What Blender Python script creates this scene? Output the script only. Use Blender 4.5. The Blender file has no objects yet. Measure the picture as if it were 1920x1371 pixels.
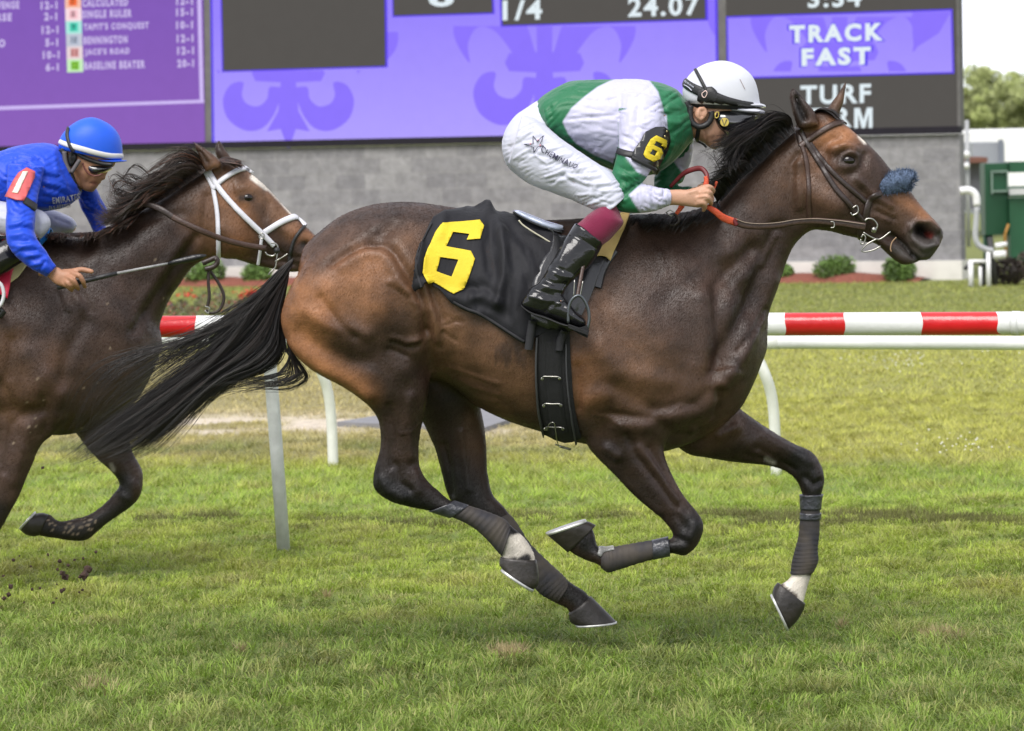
import bpy, math, random
import numpy as np
from mathutils import Vector, Matrix
from mathutils.bvhtree import BVHTree
random.seed(7); RNG = np.random.default_rng(7)
C = bpy.context.scene.collection
SC = bpy.context.scene
# ---------------------------------------------------------------- camera
FPX = 7560.0; CH = 1.85; PITCH = math.atan((685.5-240)/FPX); ROLL = 0.022
FW = Vector((0, math.cos(PITCH), -math.sin(PITCH)))
R0 = Vector((1, 0, 0)); U0 = R0.cross(FW)
RC = math.cos(ROLL)*R0 - math.sin(ROLL)*U0
UC = math.sin(ROLL)*R0 + math.cos(ROLL)*U0
CAM = Vector((0, 0, CH))
cd = bpy.data.cameras.new('camera'); cam = bpy.data.objects.new('camera', cd); C.objects.link(cam)
M = Matrix((( RC.x, UC.x, -FW.x, 0), (RC.y, UC.y, -FW.y, 0), (RC.z, UC.z, -FW.z, CH), (0, 0, 0, 1)))
cam.matrix_world = M
cd.sensor_width = 36; cd.lens = FPX/1920*36; cd.clip_end = 3000; cd.clip_start = 0.5
cd.dof.use_dof = True; cd.dof.focus_distance = 13.85; cd.dof.aperture_fstop = 8.0
SC.camera = cam
# ---------------------------------------------------------------- light and exposure
EXPO = 0.48
SC.view_settings.view_transform = 'Standard'; SC.view_settings.look = 'None'
SC.view_settings.gamma = 1; SC.view_settings.exposure = EXPO
SUN_EL = math.radians(52); SUN_AZ = math.radians(205)      # clockwise from +Y: behind the camera, to the left
W = bpy.data.worlds.new('World'); SC.world = W; W.use_nodes = True
nt = W.node_tree; nt.nodes.clear()
sky = nt.nodes.new('ShaderNodeTexSky'); sky.sky_type = 'NISHITA'; sky.sun_disc = False
sky.sun_elevation = SUN_EL; sky.sun_rotation = SUN_AZ; sky.dust_density = 4
bg = nt.nodes.new('ShaderNodeBackground'); bg.inputs[1].default_value = 0.083
wo = nt.nodes.new('ShaderNodeOutputWorld')
# thin overcast: a pale even cloud layer mixed over the clear sky
cl = nt.nodes.new('ShaderNodeTexNoise'); cl.inputs['Scale'].default_value = 2.2; cl.inputs['Detail'].default_value = 5
tcn = nt.nodes.new('ShaderNodeTexCoord'); nt.links.new(tcn.outputs['Generated'], cl.inputs['Vector'])
cr = nt.nodes.new('ShaderNodeValToRGB'); nt.links.new(cl.outputs['Fac'], cr.inputs[0])
cr.color_ramp.elements[0].position = 0.3; cr.color_ramp.elements[0].color = (7.4, 7.7, 8.9, 1)
cr.color_ramp.elements[1].position = 0.7; cr.color_ramp.elements[1].color = (10.4, 10.5, 11.2, 1)
sz = nt.nodes.new('ShaderNodeSeparateXYZ'); nt.links.new(tcn.outputs['Generated'], sz.inputs[0])
hz = nt.nodes.new('ShaderNodeMapRange'); hz.inputs[1].default_value = 0; hz.inputs[2].default_value = .22; hz.inputs[3].default_value = 1.9; hz.inputs[4].default_value = 1.0; hz.interpolation_type = 'SMOOTHSTEP'; nt.links.new(sz.outputs['Z'], hz.inputs[0])
hm_ = nt.nodes.new('ShaderNodeVectorMath'); hm_.operation = 'SCALE'; nt.links.new(cr.outputs[0], hm_.inputs[0]); nt.links.new(hz.outputs[0], hm_.inputs['Scale'])
mx = nt.nodes.new('ShaderNodeMix'); mx.data_type = 'RGBA'; mx.inputs[0].default_value = 0.86
nt.links.new(sky.outputs[0], mx.inputs[6]); nt.links.new(hm_.outputs[0], mx.inputs[7])
nt.links.new(mx.outputs[2], bg.inputs[0]); nt.links.new(bg.outputs[0], wo.inputs[0])
sl = bpy.data.lights.new('sun', 'SUN'); sl.energy = 2.7; sl.angle = math.radians(38); sl.color = (1, .965, .93)
so = bpy.data.objects.new('sun', sl); C.objects.link(so)
sdir = Vector((math.sin(SUN_AZ)*math.cos(SUN_EL), math.cos(SUN_AZ)*math.cos(SUN_EL), math.sin(SUN_EL)))
so.rotation_euler = sdir.to_track_quat('Z', 'Y').to_euler()
# ---------------------------------------------------------------- measuring helpers
def ray(px, py): px = float(px); py = float(py); return FW + RC*((px-960)/FPX) - UC*((py-685.5)/FPX)
def P(px, py, Y):
    d = ray(px, py); return CAM + d*(float(Y)/d.y)
def G(px, py, z=0.0):
    d = ray(px, py); return CAM + d*((z-CH)/d.z)
def proj(V):
    v = V - np.array(CAM)
    w = v @ np.array(FW)
    return 960 + FPX*(v @ np.array(RC))/w, 685.5 - FPX*(v @ np.array(UC))/w
def zm(ox, oy, s): return lambda *a: [(ox+a[i]/s, oy+a[i+1]/s) for i in range(0, len(a), 2)]
R1 = zm(900, 80, 3.264); R2 = zm(1300, 130, 3.516); R3 = zm(0, 200, 3.097); R4 = zm(740, 350, 2.742)
R5 = zm(0, 580, 2.637); R6 = zm(660, 700, 2.742); R7 = zm(1000, 720, 2.742)
Q4 = zm(480, 360, 3.427); Q5 = zm(1040, 380, 2.856); S4 = zm(1540, 260, 5.483); S5 = zm(1230, 300, 9.794)
S6 = zm(80, 200, 7.617); S7 = zm(60, 460, 12); S8 = zm(0, 330, 4.725); PX = zm(0, 0, 1)
def st(Z, rows):
    """rows x1,y1,x2,y2,w,D,e in zoomed coordinates -> photo coordinates"""
    out = []
    for r in rows:
        a, b = Z(r[0], r[1])[0], Z(r[2], r[3])[0]
        out.append((a[0], a[1], b[0], b[1]) + tuple(r[4:]))
    return out
# ---------------------------------------------------------------- objects
def tag(o, label=None, cat=None, group=None, kind=None):
    if label: o['label'] = label
    if cat: o['category'] = cat
    if group: o['group'] = group
    if kind: o['kind'] = kind
    return o
def thing(name, label, cat, loc=(0, 0, 0), group=None):
    o = bpy.data.objects.new(name, None); C.objects.link(o); o.location = loc
    o.empty_display_size = .1
    return tag(o, label, cat, group)
def obj(name, me, mat=None, parent=None, smooth=True):
    me.name = name
    if mat is not None:
        for m in (mat if isinstance(mat, (list, tuple)) else [mat]): me.materials.append(m)
    if smooth and len(me.polygons): me.polygons.foreach_set('use_smooth', [True]*len(me.polygons))
    o = bpy.data.objects.new(name, me); C.objects.link(o)
    if parent is not None:
        o.parent = parent
        q = parent; off = Vector((0, 0, 0))
        while q is not None: off += Vector(q.location); q = q.parent
        o.location = -off
    return o
def mesh(verts, faces):
    me = bpy.data.meshes.new('m'); me.from_pydata([tuple(v) for v in verts], [], faces); me.update(); return me
def npmesh(V, loops, starts, totals=None):
    me = bpy.data.meshes.new('m'); me.vertices.add(len(V)); me.vertices.foreach_set('co', np.asarray(V, np.float32).ravel())
    me.loops.add(len(loops)); me.loops.foreach_set('vertex_index', np.asarray(loops, np.int32))
    me.polygons.add(len(starts)); me.polygons.foreach_set('loop_start', np.asarray(starts, np.int32))
    me.update(calc_edges=True); return me
class MB:
    """collects shapes that belong to one mesh"""
    def __init__(s): s.v = []; s.f = []
    def add(s, v, f):
        b = len(s.v); s.v += [tuple(x) for x in v]; s.f += [tuple(i+b for i in q) for q in f]; return s
    def mesh(s): return mesh(s.v, s.f)
def box(mb, c, sx, sy, sz, rz=0.0):
    c = Vector(c); m = Matrix.Rotation(rz, 3, 'Z'); v = []
    for z in (-1, 1):
        for x, y in ((-1, -1), (1, -1), (1, 1), (-1, 1)): v.append(c + m @ Vector((x*sx/2, y*sy/2, z*sz/2)))
    mb.add(v, [(3, 2, 1, 0), (4, 5, 6, 7), (0, 1, 5, 4), (1, 2, 6, 5), (2, 3, 7, 6), (3, 0, 4, 7)])
def catmull(pts, n):
    p = np.array(pts, float); out = []
    if len(p) < 3:
        for i in range(n*(len(p)-1)+1): t = i/(n*(len(p)-1)); out.append(p[0]*(1-t)+p[-1]*t)
        return np.array(out)
    q = np.vstack([2*p[0]-p[1], p, 2*p[-1]-p[-2]])
    for i in range(1, len(q)-2):
        for k in range(n):
            t = k/n
            out.append(.5*((2*q[i]) + (-q[i-1]+q[i+1])*t + (2*q[i-1]-5*q[i]+4*q[i+1]-q[i+2])*t*t + (-q[i-1]+3*q[i]-3*q[i+1]+q[i+2])*t**3))
    out.append(q[-2]); return np.array(out)
def tube(mb, pts, rad, n=8, cap=True):
    """tube through world points; rad a number or list"""
    pts = [Vector(p) for p in pts]; N = len(pts)
    if not hasattr(rad, '__len__'): rad = [rad]*N
    up = None; v = []; f = []
    for i, p in enumerate(pts):
        t = (pts[min(i+1, N-1)]-pts[max(i-1, 0)]).normalized()
        if up is None:
            up = Vector((0, 0, 1)) if abs(t.z) < .9 else Vector((1, 0, 0))
        a = t.cross(up); a.normalize(); b = a.cross(t); up = b
        for k in range(n):
            th = 2*math.pi*k/n; v.append(p + (a*math.cos(th)+b*math.sin(th))*rad[i])
    for i in range(N-1):
        for k in range(n): f.append((i*n+k, i*n+(k+1) % n, (i+1)*n+(k+1) % n, (i+1)*n+k))
    if cap: f.append(tuple(range(n-1, -1, -1))); f.append(tuple((N-1)*n+k for k in range(n)))
    mb.add(v, f)
def loft(rows, D=14.0, sub=5, n=28, ex=2.2, infl=0.0):
    """closed tube with the two silhouette points of every cross-section given on the photograph, at depth D, half-width w"""
    A = []
    for r in rows:
        r = list(r)
        if len(r) < 6: r.append(D)
        if len(r) < 7: r.append(0.0)
        A.append(r)
    A = catmull(A, sub); v = []; f = []
    for r in A:
        p1 = P(r[0], r[1], r[5]); p2 = P(r[2], r[3], r[5]); c = (p1+p2)/2; a = (p1-p2)/2
        if infl: a = a*(1+infl/max(a.length, 1e-4))
        w = r[4]+infl
        for k in range(n):
            th = 2*math.pi*k/n; cs = math.cos(th); sn = math.sin(th)
            cc = math.copysign(abs(cs)**(2/ex), cs); ss = math.copysign(abs(sn)**(2/ex), sn)
            v.append(c + a*cc + Vector((0, -w*(1-r[6]*cs)*ss, 0)))
    N = len(A)
    for i in range(N-1):
        for k in range(n): f.append((i*n+k, i*n+(k+1) % n, (i+1)*n+(k+1) % n, (i+1)*n+k))
    f.append(tuple(range(n-1, -1, -1))); f.append(tuple((N-1)*n+k for k in range(n)))
    # orient outward
    return v, f
def fixn(me):
    import bmesh
    bm = bmesh.new(); bm.from_mesh(me); bmesh.ops.recalc_face_normals(bm, faces=bm.faces[:]); bm.to_mesh(me); bm.free(); return me
def lmesh(*lofts):
    mb = MB()
    for l in lofts: mb.add(*l)
    return fixn(mb.mesh())
def vco(me):
    a = np.empty(len(me.vertices)*3, np.float32); me.vertices.foreach_get('co', a); return a.reshape(-1, 3).astype(float)
def vno(me):
    me.update(); a = np.empty(len(me.vertices)*3, np.float32); me.vertex_normals.foreach_get('vector', a); return a.reshape(-1, 3).astype(float)
def setco(me, V): me.vertices.foreach_set('co', V.astype(np.float32).ravel()); me.update()
def edges(me):
    e = np.empty(len(me.edges)*2, np.int32); me.edges.foreach_get('vertices', e); return e.reshape(-1, 2)
def remesh(me, vox):
    o = bpy.data.objects.new('t', me); C.objects.link(o)
    m = o.modifiers.new('r', 'REMESH'); m.mode = 'VOXEL'; m.voxel_size = vox; m.use_smooth_shade = True
    dg = bpy.context.evaluated_depsgraph_get(); dg.update()
    r = bpy.data.meshes.new_from_object(o.evaluated_get(dg)); bpy.data.objects.remove(o); return r
def smooth(me, it, wt=1.0, taubin=True):
    V = vco(me); E = edges(me); cnt = np.zeros(len(V)); np.add.at(cnt, E[:, 0], 1); np.add.at(cnt, E[:, 1], 1)
    wt = np.asarray(wt, float)
    if wt.ndim: wt = wt[:, None]
    def lap(V):
        L = np.zeros_like(V)
        for c in range(3):
            L[:, c] = np.bincount(E[:, 0], V[E[:, 1], c], len(V)) + np.bincount(E[:, 1], V[E[:, 0], c], len(V))
        return L/np.maximum(cnt, 1)[:, None] - V
    for i in range(it):
        V = V + .55*wt*lap(V)
        if taubin: V = V - .56*wt*lap(V)
    setco(me, V)
def dpoly(x, y, pts):
    d = np.full(x.shape, 1e9)
    pts = list(pts)
    if len(pts) == 1: return np.hypot(x-pts[0][0], y-pts[0][1])
    for (ax, ay), (bx, by) in zip(pts[:-1], pts[1:]):
        L = (bx-ax)**2+(by-ay)**2+1e-9; t = np.clip(((x-ax)*(bx-ax)+(y-ay)*(by-ay))/L, 0, 1)
        d = np.minimum(d, np.hypot(x-ax-t*(bx-ax), y-ay-t*(by-ay)))
    return d
def inside(x, y, poly):
    c = np.zeros(x.shape, bool); n = len(poly)
    for i in range(n):
        (x1, y1), (x2, y2) = poly[i], poly[(i+1) % n]
        if y1 == y2: continue
        k = ((y1 > y) != (y2 > y)) & (x < (x2-x1)*(y-y1)/(y2-y1)+x1); c ^= k
    return c
def sdf(x, y, poly):
    d = dpoly(x, y, list(poly)+[poly[0]]); return np.where(inside(x, y, poly), -d, d)
def relief(me, strokes, lo=-1e9, hi=1e9, both=True):
    """strokes (amp metres, radius px, points): swellings and hollows of flesh or cloth laid over the side of a body"""
    V = vco(me); N = vno(me); x, y = proj(V); H = np.zeros(len(V))
    for s in strokes:
        d = dpoly(x, y, s[2]); h = s[0]*np.exp(-(d/s[1])**2)
        if len(s) > 3: h = h*((V[:, 1] > s[3]) & (V[:, 1] < s[4]))
        H += h
    f = np.clip(np.abs(N[:, 1]) if both else -N[:, 1], 0, 1)
    H *= np.clip((f-.12)*1.6, 0, 1)*((V[:, 1] > lo) & (V[:, 1] < hi))
    setco(me, V+N*H[:, None])
def crease(me, amp, lam, ang, mask=None, seed=0, warp=1.0, sharp=.55, patch=60.0):
    """sharp pulled folds of thin cloth: direction and spacing measured on the photograph (px), broken up into patches"""
    V = vco(me); N = vno(me); x, y = proj(V); r = np.random.default_rng(seed); ca, sa = math.cos(ang), math.sin(ang)
    u = -x*sa+y*ca; v = x*ca+y*sa; w = 0; m = 0
    for i in range(5):
        k = r.normal(0, 1, 2)/patch*2.2; w = w+np.sin(x*k[0]+y*k[1]+r.uniform(0, 6.28)+V[:, 1]*9); k = r.normal(0, 1, 2)/patch*2.6; m = m+np.sin(x*k[0]+y*k[1]+r.uniform(0, 6.28)+V[:, 1]*14)
    h = np.abs(np.sin(math.pi*u/lam+w*warp*.9))**sharp-.6; m = np.clip(.5+m*.45, 0, 1)
    h = amp*h*m*np.clip(np.abs(N[:, 1])*1.4+.1, 0, 1)
    if mask is not None: h = h*mask(x, y, V)
    setco(me, V+N*h[:, None])
def attr(me, name, val):
    val = np.asarray(val, np.float32)
    if val.ndim == 1:
        a = me.attributes.new(name, 'FLOAT', 'POINT'); a.data.foreach_set('value', val)
    else:
        a = me.attributes.new(name, 'FLOAT_COLOR', 'POINT')
        if val.shape[1] == 3: val = np.hstack([val, np.ones((len(val), 1), np.float32)])
        a.data.foreach_set('color', val.ravel())
def bvh(me_or_list):
    vs = []; fs = []
    for me in (me_or_list if isinstance(me_or_list, list) else [me_or_list]):
        b = len(vs); vs += [v.co.copy() for v in me.vertices]; fs += [tuple(i+b for i in p.vertices) for p in me.polygons]
    return BVHTree.FromPolygons(vs, fs)
def cast(T, px, py, D, off=0.0):
    """point on a surface seen at a place of the photograph, lifted off it"""
    d = ray(px, py).normalized(); h = T.ray_cast(CAM, d)
    if h[0] is not None:
        n = h[1] if h[1].dot(d) < 0 else -h[1]
        return h[0] + n*off - d*0.0, n
    h = T.find_nearest(P(px, py, D)); n = (P(px, py, D)-h[0]); n = n.normalized() if n.length > 1e-5 else Vector((0, -1, 0))
    return h[0] + n*off, n
def ribbon(T, pts, wpx, D, off=.004, th=.003, n=6, wrap=True):
    """strap lying on a body; pts on the photograph, width in photo px"""
    q = catmull(pts, n); mb = MB(); v = []; f = []; W_ = 5
    for i, p in enumerate(q):
        t = q[min(i+1, len(q)-1)]-q[max(i-1, 0)]; t = t/(np.hypot(*t)+1e-9); nn = np.array([-t[1], t[0]])
        ww = wpx if not hasattr(wpx, '__len__') else np.interp(i/(len(q)-1), np.linspace(0, 1, len(wpx)), wpx)
        row = []
        for k in range(W_):
            s = (k/(W_-1)-.5)*ww; c, nr = cast(T, p[0]+nn[0]*s, p[1]+nn[1]*s, D, 0)
            row.append((c, nr))
        cm = row[W_//2][0]; nm = sum((r[1] for r in row), Vector((0, 0, 0))).normalized()
        for k, (c, nr) in enumerate(row):
            if (c-cm).length > ww/540*1.6: c = cm; 
            edge = 0 if k in (0, W_-1) else 1
            v.append(c + nm*off*.4); v.append(c + nm*(off+th*edge))
    R = W_*2
    for i in range(len(q)-1):
        for k in range(W_-1):
            a = i*R+2*k; b = a+2; c = a+R; d = b+R
            f.append((a+1, b+1, d+1, c+1)); f.append((a, c, d, b))
        a = i*R; f.append((a, a+1, a+R+1, a+R)); a = i*R+2*(W_-1); f.append((a+1, a, a+R, a+R+1))
    mb.add(v, f); return mb.mesh()
def polyplate(poly, place, th, holes=()):
    """flat shape given by an outline; place(x,y,lift)->world point"""
    import bmesh
    from mathutils.geometry import tessellate_polygon
    loops = [list(poly)]+[list(h) for h in holes]
    flat = [p for l in loops for p in l]
    tri = tessellate_polygon([[Vector((p[0], p[1], 0)) for p in l] for l in loops])
    v = [place(p[0], p[1], th) for p in flat]; N = len(flat); v += [place(p[0], p[1], 0) for p in flat]
    f = [tuple(t) for t in tri]+[tuple(i+N for i in reversed(t)) for t in tri]
    b = 0
    for l in loops:
        for i in range(len(l)): j = (i+1) % len(l); f.append((b+i, b+j, b+j+N, b+i+N))
        b += len(l)
    return fixn(mesh(v, f))
def textmesh(s, size, bold=0.0, sx=1.0):
    cu = bpy.data.curves.new('t', 'FONT'); cu.body = s; cu.size = size; cu.offset = bold; cu.resolution_u = 3
    cu.align_x = 'CENTER'; cu.align_y = 'CENTER'; cu.space_character = 1.0+bold*6
    o = bpy.data.objects.new('t', cu); C.objects.link(o); dg = bpy.context.evaluated_depsgraph_get(); dg.update()
    me = bpy.data.meshes.new_from_object(o.evaluated_get(dg)); bpy.data.objects.remove(o)
    V = vco(me); V[:, 0] *= sx; setco(me, V); return me
# ---------------------------------------------------------------- materials
def srgb(r, g, b):
    f = lambda c: (c/255/12.92) if c/255 <= .04045 else ((c/255+.055)/1.055)**2.4
    return (f(r), f(g), f(b))
def mat(name, col, rough=.6, var=.15, scale=8.0, bump=0.0, bscale=None, metal=0.0, spec=.5, coat=0.0, attrib=None, sheen=0.0, stretch=None, detail=5.0, bdist=.01, trans=0.0):
    m = bpy.data.materials.new(name); m.use_nodes = True; t = m.node_tree; b = t.nodes['Principled BSDF']
    tc = t.nodes.new('ShaderNodeTexCoord'); mp = t.nodes.new('ShaderNodeMapping'); t.links.new(tc.outputs['Object'], mp.inputs[0])
    if stretch: mp.inputs['Scale'].default_value = stretch
    ns = t.nodes.new('ShaderNodeTexNoise'); ns.inputs['Scale'].default_value = scale; ns.inputs['Detail'].default_value = detail
    t.links.new(mp.outputs[0], ns.inputs['Vector'])
    mr = t.nodes.new('ShaderNodeMapRange'); mr.inputs[1].default_value = .25; mr.inputs[2].default_value = .75
    mr.inputs[3].default_value = 1-var; mr.inputs[4].default_value = 1+var; t.links.new(ns.outputs['Fac'], mr.inputs[0])
    mul = t.nodes.new('ShaderNodeVectorMath'); mul.operation = 'SCALE'
    if attrib:
        at = t.nodes.new('ShaderNodeAttribute'); at.attribute_name = attrib; t.links.new(at.outputs['Color'], mul.inputs[0])
    else: mul.inputs[0].default_value = col[:3]
    t.links.new(mr.outputs[0], mul.inputs['Scale']); t.links.new(mul.outputs[0], b.inputs['Base Color'])
    b.inputs['Roughness'].default_value = rough; b.inputs['Metallic'].default_value = metal
    b.inputs['Specular IOR Level'].default_value = spec; b.inputs['Coat Weight'].default_value = coat; b.inputs['Coat Roughness'].default_value = .12
    if sheen: b.inputs['Sheen Weight'].default_value = sheen; b.inputs['Sheen Roughness'].default_value = .4
    if bump:
        n2 = t.nodes.new('ShaderNodeTexNoise'); n2.inputs['Scale'].default_value = bscale or scale*3; n2.inputs['Detail'].default_value = 4
        t.links.new(mp.outputs[0], n2.inputs['Vector'])
        bp = t.nodes.new('ShaderNodeBump'); bp.inputs['Strength'].default_value = bump; bp.inputs['Distance'].default_value = bdist
        t.links.new(n2.outputs['Fac'], bp.inputs['Height']); t.links.new(bp.outputs[0], b.inputs['Normal'])
        m['_b'] = 1
    return m
def emis(name, col, strength=1.0, col2=None):
    """lit LED surface: fine scan lines of the screen's own pixels"""
    m = bpy.data.materials.new(name); m.use_nodes = True; t = m.node_tree; b = t.nodes['Principled BSDF']
    b.inputs['Base Color'].default_value = (.004, .004, .004, 1); b.inputs['Roughness'].default_value = .8; b.inputs['Specular IOR Level'].default_value = .08
    k = strength/2**EXPO
    tc = t.nodes.new('ShaderNodeTexCoord'); ns = t.nodes.new('ShaderNodeTexNoise'); ns.inputs['Scale'].default_value = 6
    t.links.new(tc.outputs['Object'], ns.inputs['Vector'])
    wv = t.nodes.new('ShaderNodeTexWave'); wv.bands_direction = 'Z'; wv.inputs['Scale'].default_value = 9; t.links.new(tc.outputs['Object'], wv.inputs['Vector'])
    ad = t.nodes.new('ShaderNodeMath'); ad.operation = 'ADD'; t.links.new(ns.outputs['Fac'], ad.inputs[0]); t.links.new(wv.outputs['Fac'], ad.inputs[1])
    mr = t.nodes.new('ShaderNodeMapRange'); mr.inputs[1].default_value = .3; mr.inputs[2].default_value = 1.6; mr.inputs[3].default_value = .95*k; mr.inputs[4].default_value = 1.05*k
    t.links.new(ad.outputs[0], mr.inputs[0]); t.links.new(mr.outputs[0], b.inputs['Emission Strength'])
    b.inputs['Emission Color'].default_value = (*col, 1)
    if col2:
        sx = t.nodes.new('ShaderNodeSeparateXYZ'); t.links.new(tc.outputs['Object'], sx.inputs[0]); g = t.nodes.new('ShaderNodeMapRange'); g.inputs[1].default_value = 1.7; g.inputs[2].default_value = 3.3
        mc = t.nodes.new('ShaderNodeMix'); mc.data_type = 'RGBA'; mc.inputs[6].default_value = (*col2, 1); mc.inputs[7].default_value = (*col, 1); t.links.new(sx.outputs['Z'], g.inputs[0]); t.links.new(g.outputs[0], mc.inputs[0]); t.links.new(mc.outputs[2], b.inputs['Emission Color'])
    return m
# ================================================================ THE SETTING
# ground: one sheet to the horizon, finer where the camera looks
def turf_tint(X, Y):
    """natural colour of the turf by place, and how tall / how dry it grows"""
    V = np.stack([X, Y, np.zeros_like(X)], 1); px, py = proj(V)
    rs = np.random.default_rng(3)
    def wob(s, k):
        a = rs.uniform(0, 6.28, 8); b = rs.uniform(.4, 1, (8, 2))*s; o = 0
        for i in range(8): o = o+np.sin(X*b[i, 0]*np.cos(a[i])*2.1+Y*b[i, 1]*np.sin(a[i])*2.1+a[i]*3)
        return o/8*k
    n1 = wob(1.1, 1.6); n2 = wob(4.5, 1.6); n3 = wob(11, 1.6)
    c = np.zeros((len(X), 3))
    lush = np.array((.172, .258, .038)); mid = np.array((.285, .37, .048)); yel = np.array((.40, .41, .085)); dry = np.array((.42, .35, .16)); soil = np.array((.16, .12, .065)); sand = np.array((.52, .45, .36))
    bright = np.array((.285, .40, .052))
    def ss(a, b, t): t = np.clip((t-a)/(b-a), 0, 1); return t*t*(3-2*t)
    pyn = py + n1*14
    c += lush
    def mixc(col, f): 
        nonlocal c
        f = np.clip(f, 0, 1)[:, None]; c = c*(1-f)+col*f
    mixc(mid, 1-ss(1060, 1200, pyn)); mixc(bright*.95, ss(860, 890, pyn)*(1-ss(950, 1000, pyn)))
    mixc(yel, 1-ss(850, 900, pyn)); 
    mixc(yel, .55*np.clip(n2*.8+.15, 0, 1)*(py < 1180)); mixc(lush, .6*np.clip(-n2-.1, 0, 1)*(py > 860)); mixc(dry, .35*np.clip(n3*n2*2, 0, 1))
    # worn strip across the track, tussocky
    mixc(soil*np.array((.8, 1.0, .7)), .42*np.exp(-((py-975-n2*9-n3*12)/13)**2)*np.clip(2.6*n3*(n1+.6)+.1, 0, 1))
    # dry, sandy ground beyond the near rail at the left
    lf = 1-ss(1000, 1350, px)
    mixc(dry, .8*lf*ss(625, 690, pyn)*(1-ss(835, 870, pyn)))
    mixc(np.array((.17, .22, .05)), .75*lf*np.exp(-((py-842)/17)**2)*np.clip(.6+n2, 0, 1))
    sd = np.exp(-((py-790-n2*14)/19)**2)*lf*np.clip(n2*.9+.75-.9*ss(150, 0, px), 0, 1)
    mixc(sand, 1.1*sd)
    mixc(dry, .5*lf*np.exp(-((py-735)/30)**2)*np.clip(n3+.5, 0, 1))
    mixc(np.array((.235, .275, .06)), (1-ss(585, 600, py))*.8)
    tall = .034+.024*ss(1080, 1300, py)+.014*n3+.012*n2+.016*np.clip(n3*n2+n1*.5, -1, 1); tall = np.where(py < 870, .03+.012*n2, tall)
    bare = np.clip(sd*1.2, 0, 1)+np.clip(n3*n1-.95, 0, 1)*.5
    return c, np.clip(tall, .015, .09), np.clip(bare, 0, .97)
ys = np.concatenate([np.linspace(-60, 9, 12), np.linspace(9.5, 52, 300), np.geomspace(53, 1800, 40)])
xs = np.concatenate([-np.geomspace(700, 7.2, 30), np.linspace(-7, 7, 180), np.geomspace(7.2, 700, 30)])
gx, gy = np.meshgrid(xs, ys); X = gx.ravel(); Y = gy.ravel()
nx = len(xs); ny = len(ys); i0 = (np.arange(ny-1)[:, None]*nx+np.arange(nx-1)[None, :]).ravel()
loops = np.stack([i0, i0+1, i0+nx+1, i0+nx], 1).ravel()
gm = npmesh(np.stack([X, Y, 0*X], 1), loops, np.arange(len(i0))*4)
gc, gt, gb = turf_tint(X, Y)
gc = gc*(.55+.45*gb[:, None]) ; attr(gm, 'col', gc)
m_ground = mat('turf soil', None, .95, .25, 14, .5, 60, attrib='col')
tag(obj('ground', gm, m_ground), kind='structure')
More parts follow.
